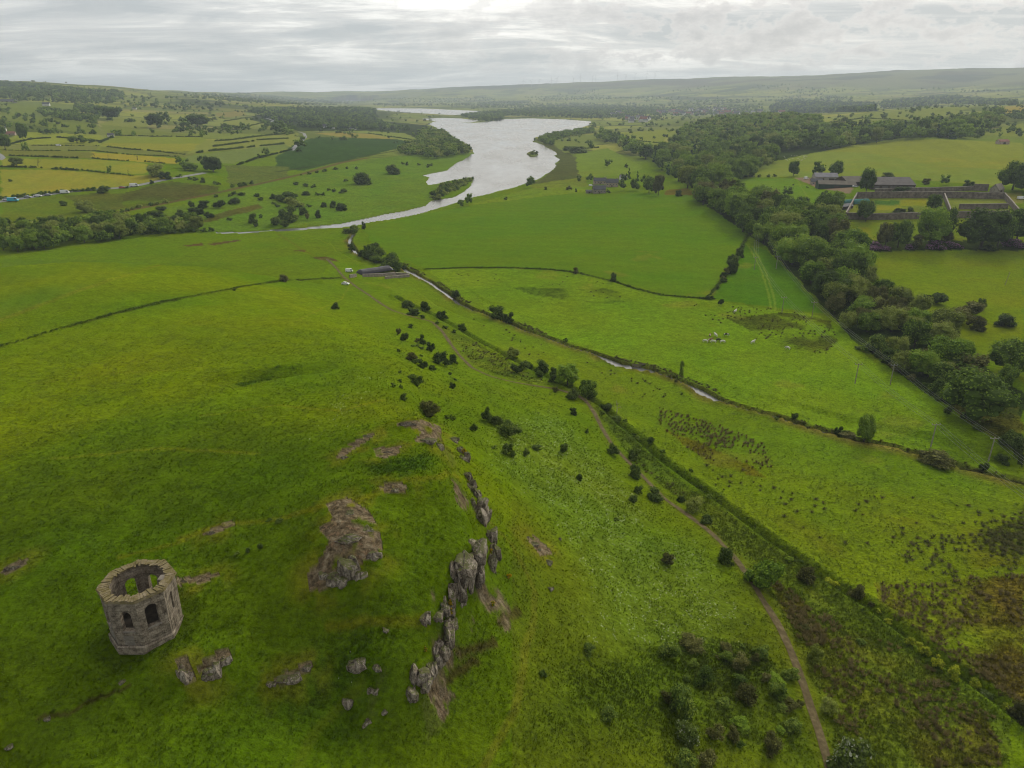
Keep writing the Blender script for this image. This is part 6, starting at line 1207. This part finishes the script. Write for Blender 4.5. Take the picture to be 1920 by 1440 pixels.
for row, (n, zz) in enumerate(((9, .62), (8, 1.66), (7, 2.7))):
    for k in range(n):
        for dpt in range(1):
            o = new_obj("wrapped_bale", bale_me, None, (x + (k - (n - 1) / 2) * 1.26, y + .3 * dpt, z + zz), pi / 2); setp(o, f"white wrapped bale in the {('bottom', 'middle', 'top')[row]} row of the bale stack right of the cattle shed", "bale", f"{('bottom', 'middle', 'top')[row]} row of white bales")
# ------------------------------------------------------------------ the yard by the burn
plasb, t, b = new_mat("black_sheeting", .45, .4); L(t, ramp(t, obj_noise(t, .8, 5), [(.35, (.006, .005, .008)), (.65, (.022, .018, .026))]), b.inputs['Base Color'])
p0, p1 = np.array(P(672, 513)), np.array(P(733, 510)); d = p1 - p0; l = math.hypot(d[0], d[1]); ang = atan2(d[1], d[0]); o = new_obj("silage_clamp", None, None, tuple(p0), ang); setp(o, "long black sheeted silage clamp by the farm track", "silage clamp")
sv, sf = [], []; nx_, ny_ = 60, 14
for i in range(nx_):
    for j in range(ny_): u, v_ = i / (nx_ - 1), j / (ny_ - 1); hh = 1.9 * (sin(pi * v_) ** .45) * (min(1, u / .06) * min(1, (1 - u) / .06)) ** .5 if 0 < v_ < 1 else 0; sv.append((u * l, (v_ - .5) * 6.5, hh * (1 + .25 * float(fbm(np.array(u * l), np.array(v_ * 8), 2.5, 3, 5))) - .1))
me = np_mesh("sheet", np.array(sv), grid_faces(nx_, ny_), True); me.materials.append(plasb); new_obj("sheet", me, o)
tyre_me = MB(); R1, r1_ = .36, .13; V = [((R1 + r1_ * cos(b2)) * cos(a), (R1 + r1_ * cos(b2)) * sin(a), r1_ * sin(b2)) for a in np.linspace(0, 2 * pi, 12, False) for b2 in np.linspace(0, 2 * pi, 6, False)]
tyre_me.add(V, [(i * 6 + j, ((i + 1) % 12) * 6 + j, ((i + 1) % 12) * 6 + (j + 1) % 6, i * 6 + (j + 1) % 6) for i in range(12) for j in range(6)]); tyre_me = tyre_me.mesh("tyre", harl, True)
for k, u in enumerate((.45, .52, .58, .63, .70)):
    hh = 2.9 * 1.0; q = p0 + d * u; oo = new_obj("weight_tyre", tyre_me, None, (q[0], q[1], q[2] + 1.95)); setp(oo, f"pale weight tyre on the black silage clamp, {('leftmost', 'second from left', 'middle', 'second from right', 'rightmost')[k]} of five", "tyre", "tyres on the clamp")
for lab, pts, h in (("tumbled grey stone pen wall in front of the silage clamp", [(680,519),(716,518),(742,516),(766,517)], 1.3), ("short grey pen wall beside the burn below the clamp", [(722,523),(745,521),(768,519)], 1.1), ("ruined stone wall stub near the track junction", [(656,521),(668,519)], 1.4)): strip_wall("pen_wall", lab, "wall", pts, h, .6, greywall)
for px, py, lab in ((735,513,"rusty brown hay feeder at the right end of the clamp"),):
    x, y, z = P(px, py); m = MB(); n = 16
    for zz in (.15, .6, 1.1): m.tube([(1.6 * cos(2 * pi * j / n), 1.6 * sin(2 * pi * j / n), zz) for j in range(n + 1)], .05, 5, cap=False)
    for j in range(n): m.tube([(1.6 * cos(2 * pi * j / n), 1.6 * sin(2 * pi * j / n), 0), (1.6 * cos(2 * pi * j / n), 1.6 * sin(2 * pi * j / n), 1.1)], .04, 5)
    setp(new_obj("hay_feeder", m.mesh("hay_feeder", flat_mat("rusted_steel", (.16, .08, .05), .8, .3, 3)), None, (x, y, z)), lab, "feeder")
wood = flat_mat("grey_timber", (.16, .13, .11), .9, .3, 3)
x, y, z = P(1197, 692); m = MB()
for k in range(7): m.box((-2.4 + k * .8, 0, .8), (.14, .14, 2.4))
for zz in (.5, 1.0, 1.5, 1.9): m.box((0, -.09, zz), (5.2, .06, .16))
o = new_obj("water_gate", m.mesh("water_gate", wood), None, (x, y, z), .3); setp(o, "weathered timber water gate across the wide pool of the burn", "gate")
# ------------------------------------------------------------------ vehicles
tyrem = flat_mat("tyre_rubber", (.02, .02, .02), .85, .2); paint_ = {}
def car_paint(c):
    if c not in paint_:
        m, t, b = new_mat("car_paint", .28, .5); b.inputs['Base Color'].default_value = (*c, 1); b.inputs['Coat Weight'].default_value = .5; paint_[c] = m
    return paint_[c]
def loft(sec, w, n=None):
    """side profile [(x, z)] swept across the width with a narrower roof"""
    m = MB(); k = len(sec); zmax = max(q[1] for q in sec)
    V = [(x_, sg * w / 2 * (1 - .22 * max(0, (z_ - .55 * zmax) / (.45 * zmax))), z_) for sg in (-1, 1) for x_, z_ in sec]
    m.add(V, [tuple(range(k))[::-1], tuple(range(k, 2 * k))] + [(i, (i + 1) % k, k + (i + 1) % k, k + i) for i in range(k)]); return m
def vehicle(px, py, yaw, kind, c, label, cat, scale=1.0):
    x, y, z = P(px, py); o = new_obj("parked_car" if cat == "car" else "van", None, None, (x, y, z + .14), yaw, (scale,) * 3); setp(o, label, cat)
    if kind == 'car':
        sec = [(-2.1, .3), (2.1, .3), (2.15, .62), (1.95, .82), (1.0, .95), (.35, 1.40), (-1.1, 1.46), (-1.85, 1.02), (-2.12, .92)]; gl = [(-1.75, 1.02), (.95, .98), (.36, 1.36), (-1.08, 1.41)]; wb = 1.3; wd = 1.75; L_ = 4.2
    else:
        sec = [(-2.6, .35), (2.6, .35), (2.62, .85), (2.35, 1.15), (1.65, 2.05), (1.3, 2.18), (-2.55, 2.18), (-2.62, 2.0)]; gl = [(.9, 1.2), (2.25, 1.22), (1.66, 1.95), (.95, 1.98)]; wb = 1.65; wd = 1.95; L_ = 5.2
    new_obj("body", loft(sec, wd).mesh("body", car_paint(c)), o)
    m = MB(); k = len(gl)
    for sg in (-1, 1):
        zmax = max(q[1] for q in sec); V = [(x_, sg * (wd / 2 * (1 - .22 * max(0, (z_ - .55 * zmax) / (.45 * zmax))) + .012), z_) for x_, z_ in gl]; m.add(V, [tuple(range(k))])
    fx = [(sec[4], sec[5])] if kind == 'car' else [(sec[3], sec[4])]
    (xa, za), (xb, zb) = fx[0]; m.add([(xa + .02, -wd * .38, za + .04), (xa + .02, wd * .38, za + .04), (xb + .02, wd * .33, zb - .02), (xb + .02, -wd * .33, zb - .02)], [(0, 1, 2, 3)]); new_obj("window", m.mesh("window", glassm), o)
    for sx in (-1, 1):
        for sy in (-1, 1):
            m = MB(); m.tube([(sx * wb, sy * (wd / 2 - .2), .3), (sx * wb, sy * (wd / 2 + .02), .3)], .32, 14); w_ = new_obj("wheel", m.mesh("wheel", tyrem), o)
            m = MB(); m.tube([(sx * wb, sy * (wd / 2 + .02), .3), (sx * wb, sy * (wd / 2 + .035), .3)], .19, 10); new_obj("hub", m.mesh("hub", tin), w_)
    for sy in (-1, 1): m = MB(); m.box((L_ / 2 + .0, sy * wd * .36, .70), (.1, .34, .16)); new_obj("headlight", m.mesh("headlight", harl), o)
    return o
WHT, RED, BLU, GRY = (.78, .78, .77), (.42, .05, .03), (.02, .36, .50), (.30, .31, .33)
for a in ((25,378,.22,'van',BLU,"bright blue van on the road at the left edge","van",1.45), (13,376,.22,'car',WHT,"white car on the road behind the blue van","car",1.3), (52,371,.25,'car',GRY,"grey car on the road, first right of the blue van","car",1.25), (71,369,.22,'car',WHT,"white car on the road, second right of the blue van","car",1.35), (90,367,.22,'car',GRY,"grey car on the road, third right of the blue van","car",1.25), (122,363,.25,'van',WHT,"white van by the bushes at the middle of the road","van",1.3), (229,353,.3,'car',RED,"red car just left of the large white van on the road","car",1.2), (252,350,.35,'van',WHT,"large white van on the pale stretch of road","van",1.35),
          (110,274,.1,'van',WHT,"white van on the field lane above the strip fields","van",1.1), (655,510,.1,'van',WHT,"white van parked at the left end of the silage clamp","van",.72), (648,534,-.15,'car',WHT,"white car parked on the grass below the track junction","car",.85), (1603,351,.05,'car',WHT,"white car parked in front of the farm sheds","car",1.05), (1511,336,.6,'van',WHT,"white van parked at the left end of the farm yard","van",.95), (1914,374,.1,'van',WHT,"white van parked right of the walled garden","van",1.0), (1108,349,.2,'van',WHT,"white van beside the lochside cottages","van",.8)): vehicle(*a)
# red slurry tanker
x, y, z = P(1556, 352); o = new_obj("slurry_tanker", None, None, (x, y, z), -.2); setp(o, "red slurry tanker in front of the dark green shed", "tanker"); m = MB(); m.tube([(-2.3, 0, 1.7), (-2.1, 0, 1.7), (2.1, 0, 1.7), (2.3, 0, 1.7)], [.5, 1.0, 1.0, .5], 16); new_obj("tank", m.mesh("tank", car_paint((.55, .08, .03)), True), o)
for sy in (-1, 1): m = MB(); m.tube([(-.3, sy * .75, .62), (-.3, sy * 1.15, .62)], .62, 14); new_obj("wheel", m.mesh("wheel", tyrem), o)
m = MB(); m.box((2.8, 0, .75), (1.6, .2, .2)); new_obj("drawbar", m.mesh("drawbar", tin), o)
# ------------------------------------------------------------------ animals
def skin_mesh(name, verts, edges, radii, mat, sub=1):
    me = bpy.data.meshes.new(name); me.from_pydata(verts, edges, []); o = bpy.data.objects.new("tmp", me); COL.objects.link(o)
    md = o.modifiers.new("skin", 'SKIN'); md.use_smooth_shade = True
    for i, r in enumerate(radii): me.skin_vertices[0].data[i].radius = (r, r) if np.isscalar(r) else r
    me.skin_vertices[0].data[0].use_root = True
    s_ = o.modifiers.new("sub", 'SUBSURF'); s_.levels = sub; s_.render_levels = sub
    dg = bpy.context.evaluated_depsgraph_get(); out = bpy.data.meshes.new_from_object(o.evaluated_get(dg)); out.name = name
    bpy.data.objects.remove(o); bpy.data.meshes.remove(me); out.materials.clear(); out.materials.append(mat); return out
def beast(mat, graze=True, wool=False):
    b_ = .42 if wool else .36
    V = [(-.75, 0, 1.05), (-.2, 0, 1.0), (.35, 0, 1.02), (.8, 0, 1.12), (1.15, 0, .95 if graze else 1.35), (1.42, 0, .5 if graze else 1.45), (1.6, 0, .24 if graze else 1.30)]
    E = [(i, i + 1) for i in range(6)]; R = [.34, .40, .40, .32, .20, .16, .09]
    for bx, by in ((0, 1), (3, 1)):
        for sy in (-1, 1):
            i = len(V); hx = V[bx][0]; k = -.10 if bx == 0 else .02
            V += [(hx + .02, sy * .22, .72), (hx + k, sy * .22, .38), (hx, sy * .22, .03)]; E += [(bx, i), (i, i + 1), (i + 1, i + 2)]; R += [.13, .075, .055]
    i = len(V); V += [(-1.08, 0, .95), (-1.12, 0, .5)]; E += [(0, i), (i, i + 1)]; R += [.05, .04]
    for sy in (-1, 1): i = len(V); V += [(1.30, sy * .22, (.72 if graze else 1.55))]; E += [(5 if graze else 5, i)]; R += [.05]
    return skin_mesh("body", V, E, R, mat, 1)
def hide(name, c1, c2, th_, sc=1.1):
    m, t, b = new_mat(name, .8, .15); L(t, ramp(t, obj_noise(t, sc, 2, .5), [(th_ - .02, c1), (th_ + .02, c2)]), b.inputs['Base Color']); return m
hid = {'white': hide("white_hide", (.66, .63, .57), (.75, .72, .66), .5), 'brown': hide("brown_white_hide", (.20, .09, .05), (.68, .64, .58), .50), 'black': hide("black_white_hide", (.025, .022, .02), (.70, .68, .64), .52), 'dark': hide("dark_hide", (.02, .018, .016), (.035, .03, .026), .5), 'wool': hide("fleece", (.62, .59, .50), (.74, .71, .62), .5)}
cow_me = {k: [beast(hid[k], g) for g in (True, False)] for k in ('white', 'brown', 'black', 'dark')}; sheep_me = [beast(hid['wool'], g, True) for g in (True, False)]
for px, py, k, g, yaw, lab in ((1323,642,'white',0,2.6,"leftmost white cow of the grazing herd"), (1331,631,'brown',0,1.2,"brown and white cow at the back left of the herd"), (1331,640,'brown',1,.3,"brown patched cow in the middle of the herd's front row"), (1338,643,'white',0,2.9,"white cow second from left in the herd's front row"), (1342,631,'white',1,1.9,"white cow at the back middle of the herd"), (1346,640,'dark',0,.4,"dark calf in the middle of the herd"), (1354,643,'white',0,.2,"rightmost white cow in the herd's front row"), (1361,630,'black',0,.1,"black and white cow at the back right of the herd"), (1411,644,'white',1,.5,"lone white cow right of the herd"), (1477,655,'white',0,2.2,"white cow farthest right beside the dark rushes"), (1378,586,'white',1,.8,"white cow on the bare earth patch at the field corner"), (1487,348,'dark',1,.5,"dark cow at the left in the small farm field"), (1514,353,'dark',1,2.2,"dark cow at the right in the small farm field")):
    x, y, z = P(px, py); o = new_obj("cow", cow_me[k][g], None, (x, y, z - .02), yaw, (.88, .95, .92)); setp(o, lab, "cow", "cattle")
sr = np.random.default_rng(3)
for k in range(26):
    a, b_ = sr.uniform(1466, 1514), sr.uniform(291, 303); x, y, z = P(a, b_); o = new_obj("sheep", sheep_me[k % 2], None, (x, y, z), sr.uniform(0, 6.28), (.58, .7, .6)); setp(o, "white sheep grazing on the far hill pasture beside the wood", "sheep", "sheep on the hill pasture")
# ------------------------------------------------------------------ power poles and wires
polem = flat_mat("pole_timber", (.30, .27, .23), .85, .25, 4); wirem = flat_mat("wire", (.20, .20, .19), .5, .1); insm = flat_mat("insulator", (.5, .5, .48), .3, .1)
def pole_line(bases, labels, tall, wl):
    tops = []; pts = [np.array(P(*b_)) for b_ in bases]
    for i, p in enumerate(pts):
        d = pts[min(i + 1, len(pts) - 1)] - pts[max(i - 1, 0)]; yaw = atan2(d[1], d[0]); o = new_obj("power_pole", None, None, tuple(p), yaw); setp(o, labels[i], "power pole", "power poles")
        m = MB(); m.tube([(0, 0, -.5), (0, 0, tall)], [.17, .12], 8); new_obj("shaft", m.mesh("shaft", polem), o)
        m = MB(); m.box((0, 0, tall - .25), (.12, 2.3, .14)); new_obj("crossarm", m.mesh("crossarm", polem), o); row = []
        for s_ in (-1.05, 0, 1.05):
            m = MB(); m.tube([(0, s_, tall - .18), (0, s_, tall - .06), (0, s_, tall + (.12 if s_ else .22))], [.05, .08, .05], 6); new_obj("insulator", m.mesh("insulator", insm), o)
            row.append(p + np.array([-sin(yaw) * s_, cos(yaw) * s_, tall + (.12 if s_ else .22)]))
        tops.append(row)
    o = new_obj("power_line", None, None, tuple(pts[0])); setp(o, wl, "wires")
    for s_ in range(3):
        cu_ = []
        for a, b_ in zip(tops[:-1], tops[1:]):
            for k in range(12): u = k / 12; q = a[s_] + (b_[s_] - a[s_]) * u; cu_.append(q - (0, 0, 4 * .9 * u * (1 - u)))
        cu_.append(tops[-1][s_]); m = MB(); m.tube(np.array(cu_) - pts[0], .03, 4); new_obj("wire", m.mesh("wire", wirem), o)
pole_line([(1418,452),(1414,506),(1466,586),(1603,719),(1745,838),(2010,1060)], ["pole of the left line at the top corner of the crop field", "pole of the left line in the narrow green strip field", "pole of the left line at the foot of the narrow strip field", "pole of the left line in the middle of the cattle meadow", "pole of the left line near the burn", "pole of the left line beyond the burn off to the right"], 6.8, "three thin wires of the left power line crossing the cattle meadow")
pole_line([(1432,455),(1455,504),(1522,596),(1669,721),(1853,865),(2010,985)], ["pole of the right line at the top of the strip field", "pole of the right line in the narrow green strip field", "pole of the right line where the strip field meets the belt", "pale pole standing against the near end of the tree belt", "pole of the right line by the burn at the right edge", "pole of the right line beyond the right picture edge"], 6.8, "three thin wires of the right power line along the tree belt")
x, y, z = P(1884, 535); o = new_obj("power_pole", None, None, (x, y, z)); setp(o, "lone leaning pole in the right hand pasture", "power pole", "power poles"); o.rotation_euler = (.06, .08, 0); m = MB(); m.tube([(0, 0, -.5), (0, 0, 6.4)], [.13, .09], 8); new_obj("shaft", m.mesh("shaft", polem), o); m = MB(); m.box((0, 0, 6.1), (.9, .1, .1)); new_obj("crossarm", m.mesh("crossarm", polem), o)
# ------------------------------------------------------------------ wind turbines on the skyline
turm = flat_mat("turbine_white", (.50, .51, .52), .5, .03, .05)
m = MB(); m.tube([(0, 0, -15), (0, 0, 64)], [2.1, 1.3], 10); t_me = m.mesh("tower", turm, True); m = MB(); m.box((0, .8, 65), (3, 7.5, 3)); n_me = m.mesh("nacelle", turm)
m = MB(); m.add([(-.9, 0, 0), (.9, 0, 0), (1.5, 0, 8), (.25, 0, 40), (-.15, 0, 40), (-1.1, 0, 8), (-.7, .6, 0), (.7, .6, 0), (1.1, .5, 8), (.2, .15, 40), (-.1, .15, 40), (-.8, .5, 8)], [(0, 1, 2, 5), (5, 2, 3, 4), (6, 11, 8, 7), (11, 10, 9, 8), (0, 6, 7, 1), (1, 7, 8, 2), (2, 8, 9, 3), (3, 9, 10, 4), (4, 10, 11, 5), (5, 11, 6, 0)]); bl_me = m.mesh("blade", turm)
tx_ = [981, 996, 1011, 1034, 1044, 1075, 1088, 1111, 1117, 1157, 1173, 1190, 1212, 1227]
for i, a in enumerate(tx_):
    x, y, z = at_y(a, 156, 9300 - (i * 53 % 7) * 60); zz = float(gz(x, y)); o = new_obj("wind_turbine", None, None, (float(x), float(y), zz), .3 + .1 * (i % 3)); n_ = ORD[i].strip() or "first"
    setp(o, f"white wind turbine on the far hill ridge, {n_} from the left", "wind turbine", "wind turbines on the ridge"); new_obj("tower", t_me, o); new_obj("nacelle", n_me, o)
    for k in range(3): b_ = new_obj("blade", bl_me, o, (0, -3.4, 65)); b_.rotation_euler = (0, 2 * pi * k / 3 + i * .7, 0)
# ------------------------------------------------------------------ bare and dead trees
def bare_tree(px, py, hpx, seed, mat, label, lean=0.0):
    x, y, z = P(px, py); d = float(to_px(x, y, z)[2]); h = hpx * d / F / .93; r = np.random.default_rng(seed); m = MB(); br = MB()
    def limb(p, dr, l, rad, dep, mb):
        q = p + dr * l * .5 + r.normal(size=3) * l * .05; e = p + dr * l + r.normal(size=3) * l * .08; mb.tube([p, q, e], [rad, rad * .8, rad * .5], 5)
        if dep == 0: return
        for k in range(3 if dep > 1 else 2):
            nd = dr + r.normal(size=3) * .55 + (0, 0, .12); nd /= np.linalg.norm(nd); limb(e, nd, l * r.uniform(.55, .8), rad * .5, dep - 1, br)
    limb(np.array([0, 0, -.1]), np.array([lean, .05, 1.0]), h * .38, h * .035, 3, m)
    o = new_obj("dead_tree", None, None, (x, y, z)); setp(o, label, "tree"); new_obj("trunk", m.mesh("trunk", mat, True), o); new_obj("branches", br.mesh("branches", mat, True), o)
bare_tree(1156, 775, 26, 1, palewood, "bleached bare dead tree beside the ditch hedge", .15)
for i, (a, b_, h, lab) in enumerate(((258,300,14,"bare dead tree in the hedge right of the yellow strip field"), (178,297,12,"leaning bare tree in the middle hedge of the strip fields"), (72,312,16,"thin bare topped tree by the long lower hedge"), (241,327,10,"bare stem in the hay field's upper hedge"), (301,309,12,"bare tree at the right end of the yellow strip"), (1655,440,24,"thin bare tree in the paddock beside the tree belt"), (203,297,8,"small bare thorn in the upper strip hedge"))): bare_tree(a, b_, h, 20 + i, barkm, lab)
plant_list = [(32,313,22,18,'willowtree',"wide wind bent tree on the long lower hedge")]
for a, b_, w, h, kd, lab in plant_list:
    x, y, z = P(a, b_); d = float(to_px(x, y, z)[2]); cm, tm = tmpl(kd)[0]; o = new_obj("willow_tree", None, None, (x, y, z)); s3 = (w * d / F, w * d / F, h * d / F); new_obj("crown", cm, o, scale=s3); new_obj("trunk", tm, o, scale=s3); setp(o, lab, "tree")
# ------------------------------------------------------------------ rushes, tufts: nobody could count them
def blade_tuft(seed, n, wid, spread):
    r = np.random.default_rng(seed); V = []
    for k in range(n):
        a = r.uniform(0, 6.28); q = r.uniform(0, .28); l = r.uniform(.6, 1.0); o_ = spread * r.uniform(.3, 1); bx, by = q * cos(a), q * sin(a); ta = a + pi / 2; wx, wy = wid * cos(ta), wid * sin(ta)
        V += [(bx - wx, by - wy, -.1), (bx + wx, by + wy, -.1), (bx + wx * .6 + o_ * cos(a), by + wy * .6 + o_ * sin(a), l), (bx - wx * .6 + o_ * cos(a), by - wy * .6 + o_ * sin(a), l)]
    return np.array(V)
TUFTS = {'rush': [blade_tuft(k, 24, .11, 1.0) for k in range(4)], 'grass': [blade_tuft(50 + k, 5, .11, .55) for k in range(6)]}
def tuft_mass(name, label, cat, x, y, h, w, kind, tone, mat, r):
    z = gz(x, y); n = len(x); k = r.integers(len(TUFTS[kind]), size=n); T = np.stack(TUFTS[kind])[k]; a = r.uniform(0, 6.28, n)[:, None]
    V = np.stack([(T[..., 0] * np.cos(a) - T[..., 1] * np.sin(a)) * w[:, None] + x[:, None], (T[..., 0] * np.sin(a) + T[..., 1] * np.cos(a)) * w[:, None] + y[:, None], T[..., 2] * h[:, None] + z[:, None]], -1).reshape(-1, 3)
    m_ = T.shape[1]; tn = np.repeat(tone, m_); f = np.arange(n * m_).reshape(-1, 4)
    me = fol_mesh(name, (V, f, tn), mat); return setp(new_obj(name, me), label, cat, kind="stuff")
r = np.random.default_rng(77); RX, RY, RS = [], [], []
def rush_poly(pts, sp, seed, thin, clump=None, s=(.38, .8)):
    q = scatter(pts, sp, seed); keep = r.random(len(q)) > thin
    if clump: keep &= fbm(q[:, 0], q[:, 1], clump[0], 3, seed) > clump[1]
    q = q[keep]; RX.extend(q[:, 0]); RY.extend(q[:, 1]); RS.extend(r.uniform(*s, len(q)))
rush_poly([(1170,700),(1240,720),(1260,760),(1180,740)], 2.2, 2, .6, (6, 0)); rush_poly([(1300,860),(1500,930),(1800,1000),(1700,1060),(1500,1000),(1350,920)], 2.6, 3, .55, (9, .02))
rush_poly([(1690,1010),(1920,960),(1920,1090),(1800,1085),(1660,1060)], 1.3, 4, .35, (7, -.04)); rush_poly([(1850,990),(1920,970),(1920,1040),(1860,1040)], .9, 5, .2, (6, -.15)); rush_poly([(880,590),(1000,640),(1160,700),(1300,750),(1200,740),(1000,670),(900,620)], 3.2, 6, .5, (8, .05)); rush_poly([(1280,570),(1480,580),(1570,620),(1560,670),(1450,650),(1330,600)], 2.2, 7, .5, (9, -.02))
rush_poly([(1500,930),(1900,1000),(1920,960),(1700,930)], 3.0, 8, .5, (9, .0)); rush_poly([(850,660),(960,700),(1040,720),(980,690),(900,640)], 1.6, 9, .4, (6, -.05)); rush_poly([(820,512),(960,540),(1150,560),(1220,560),(1100,520)], 3.5, 10, .6, (8, .05)); rush_poly([(1160,850),(1250,890),(1320,960),(1400,1030),(1300,950)], 1.6, 11, .5)
bq = along(burn_px[4:], .55, 91, .0); bdx, bdy = np.gradient(bq[:, 0]), np.gradient(bq[:, 1]); bl_ = np.hypot(bdx, bdy) + 1e-6
for off_ in (2.2, 3.0):
    o_ = off_ + r.normal(size=len(bq)) * .5; keep = (r.random(len(bq)) < .5) & (fbm(bq[:, 0], bq[:, 1], 25, 3, 9) > -.08); RX.extend((bq[:, 0] - bdy / bl_ * o_)[keep]); RY.extend((bq[:, 1] + bdx / bl_ * o_)[keep]); RS.extend(r.uniform(.4, .9, keep.sum()))
RX, RY, RS = map(np.array, (RX, RY, RS)); tuft_mass("rushes", "dark rush clumps scattered over the wet pasture", "rushes", RX, RY, RS * .62, RS, 'rush', r.uniform(.1, .6, len(RX)), LM_['rush'], r)
RX, RY, RS = [], [], []
rush_poly([(1470,1140),(1560,1160),(1700,1220),(1860,1340),(1890,1440),(1590,1440),(1540,1300)], .75, 12, .6, (6, -.06)); rush_poly([(1640,1090),(1730,1095),(1810,1083),(1920,1078),(1920,1340),(1850,1285),(1730,1200),(1650,1140)], .8, 13, .5, (8, -.06)); rush_poly([(1225,762),(1330,790),(1430,830),(1450,880),(1380,885),(1300,850),(1240,800)], 1.15, 1, .35, (7, -.08)); rush_poly([(1430,1075),(1500,1120),(1560,1200),(1520,1220),(1460,1130)], .7, 14, .3, (5, -.1)); rush_poly([(1270,790),(1340,800),(1440,850),(1440,880),(1330,850)], 1.5, 15, .4, (6, 0))
RX, RY, RS = map(np.array, (RX, RY, RS)); tuft_mass("brown_rushes", "brown rushes and dead grass on the boggy ground", "rushes", RX, RY, RS * .8, RS * .8, 'rush', r.uniform(.1, .8, len(RX)), LM_['rushbrown'], r)
# long grass on the near slopes, thinning with distance
n = 300000; th_r = r.uniform(radians(-49), radians(49), n); rad = 36 * np.exp(r.random(n) ** .9 * math.log(300 / 36)); gx_, gy_ = rad * np.sin(th_r), rad * np.cos(th_r)
def mask_at(M, x, y): return bil(M, lr, th, np.log(np.hypot(x, y)), np.arctan2(x, y))
ok = (mask_at(ROCK, gx_, gy_) < .25) & (r.random(n) < (.2 + .9 * mask_at(TUS, gx_, gy_)) * sstep(300, 150, rad)) & (np.hypot(gx_ - TC[0], gy_ - TC[1]) > 3.6)
dpth = poly_dist(gx_, gy_, pathw)[0]; ok &= dpth > .9; ok &= mask_at(db, gx_, gy_) > 2.6
ok &= r.random(n) < sstep(-.32, .12, fbm(gx_, gy_, 5, 3, 166)) + .12
gx_, gy_ = gx_[ok], gy_[ok]; rad = rad[ok]; cl = fbm(gx_, gy_, 3.5, 3, 66)
gcol_ = np.stack([mask_at(RGB[..., k], gx_, gy_) for k in range(3)], 1) * np.clip(1.12 + .5 * cl + r.normal(size=len(gx_)) * .13, .6, 1.7)[:, None] * np.where(r.random(len(gx_)) < .12, 1.25, 1.0)[:, None]
tm2, t, b = new_mat("long_grass", .85, .1); vc = N(t, 'ShaderNodeVertexColor', layer_name="cover"); L(t, vc.outputs[0], b.inputs['Base Color'])
tr = N(t, 'ShaderNodeBsdfTranslucent'); L(t, vc.outputs[0], tr.inputs[0]); mx = N(t, 'ShaderNodeMixShader'); mx.inputs[0].default_value = .35; L(t, b.outputs[0], mx.inputs[1]); L(t, tr.outputs[0], mx.inputs[2]); L(t, mx.outputs[0], t.nodes['Material Output'].inputs[0])
o = tuft_mass("long_grass", "long tussocky grass on the near hill slopes", "grass", gx_, gy_, (.10 + .24 * mask_at(TUS, gx_, gy_)) * r.uniform(.5, 1.3, len(gx_)), np.clip(rad / 190, .28, 1.0) * r.uniform(.5, 1.1, len(gx_)), 'grass', np.zeros(len(gx_)), tm2, r)
ca = o.data.color_attributes.new("cover", 'FLOAT_COLOR', 'POINT'); ca.data.foreach_set("color", np.repeat(np.concatenate([gcol_, np.ones((len(gcol_), 1))], 1), 20, 0).astype(np.float32).ravel())
# labels of everything that is told apart by where it stands
name_places(LABEL)
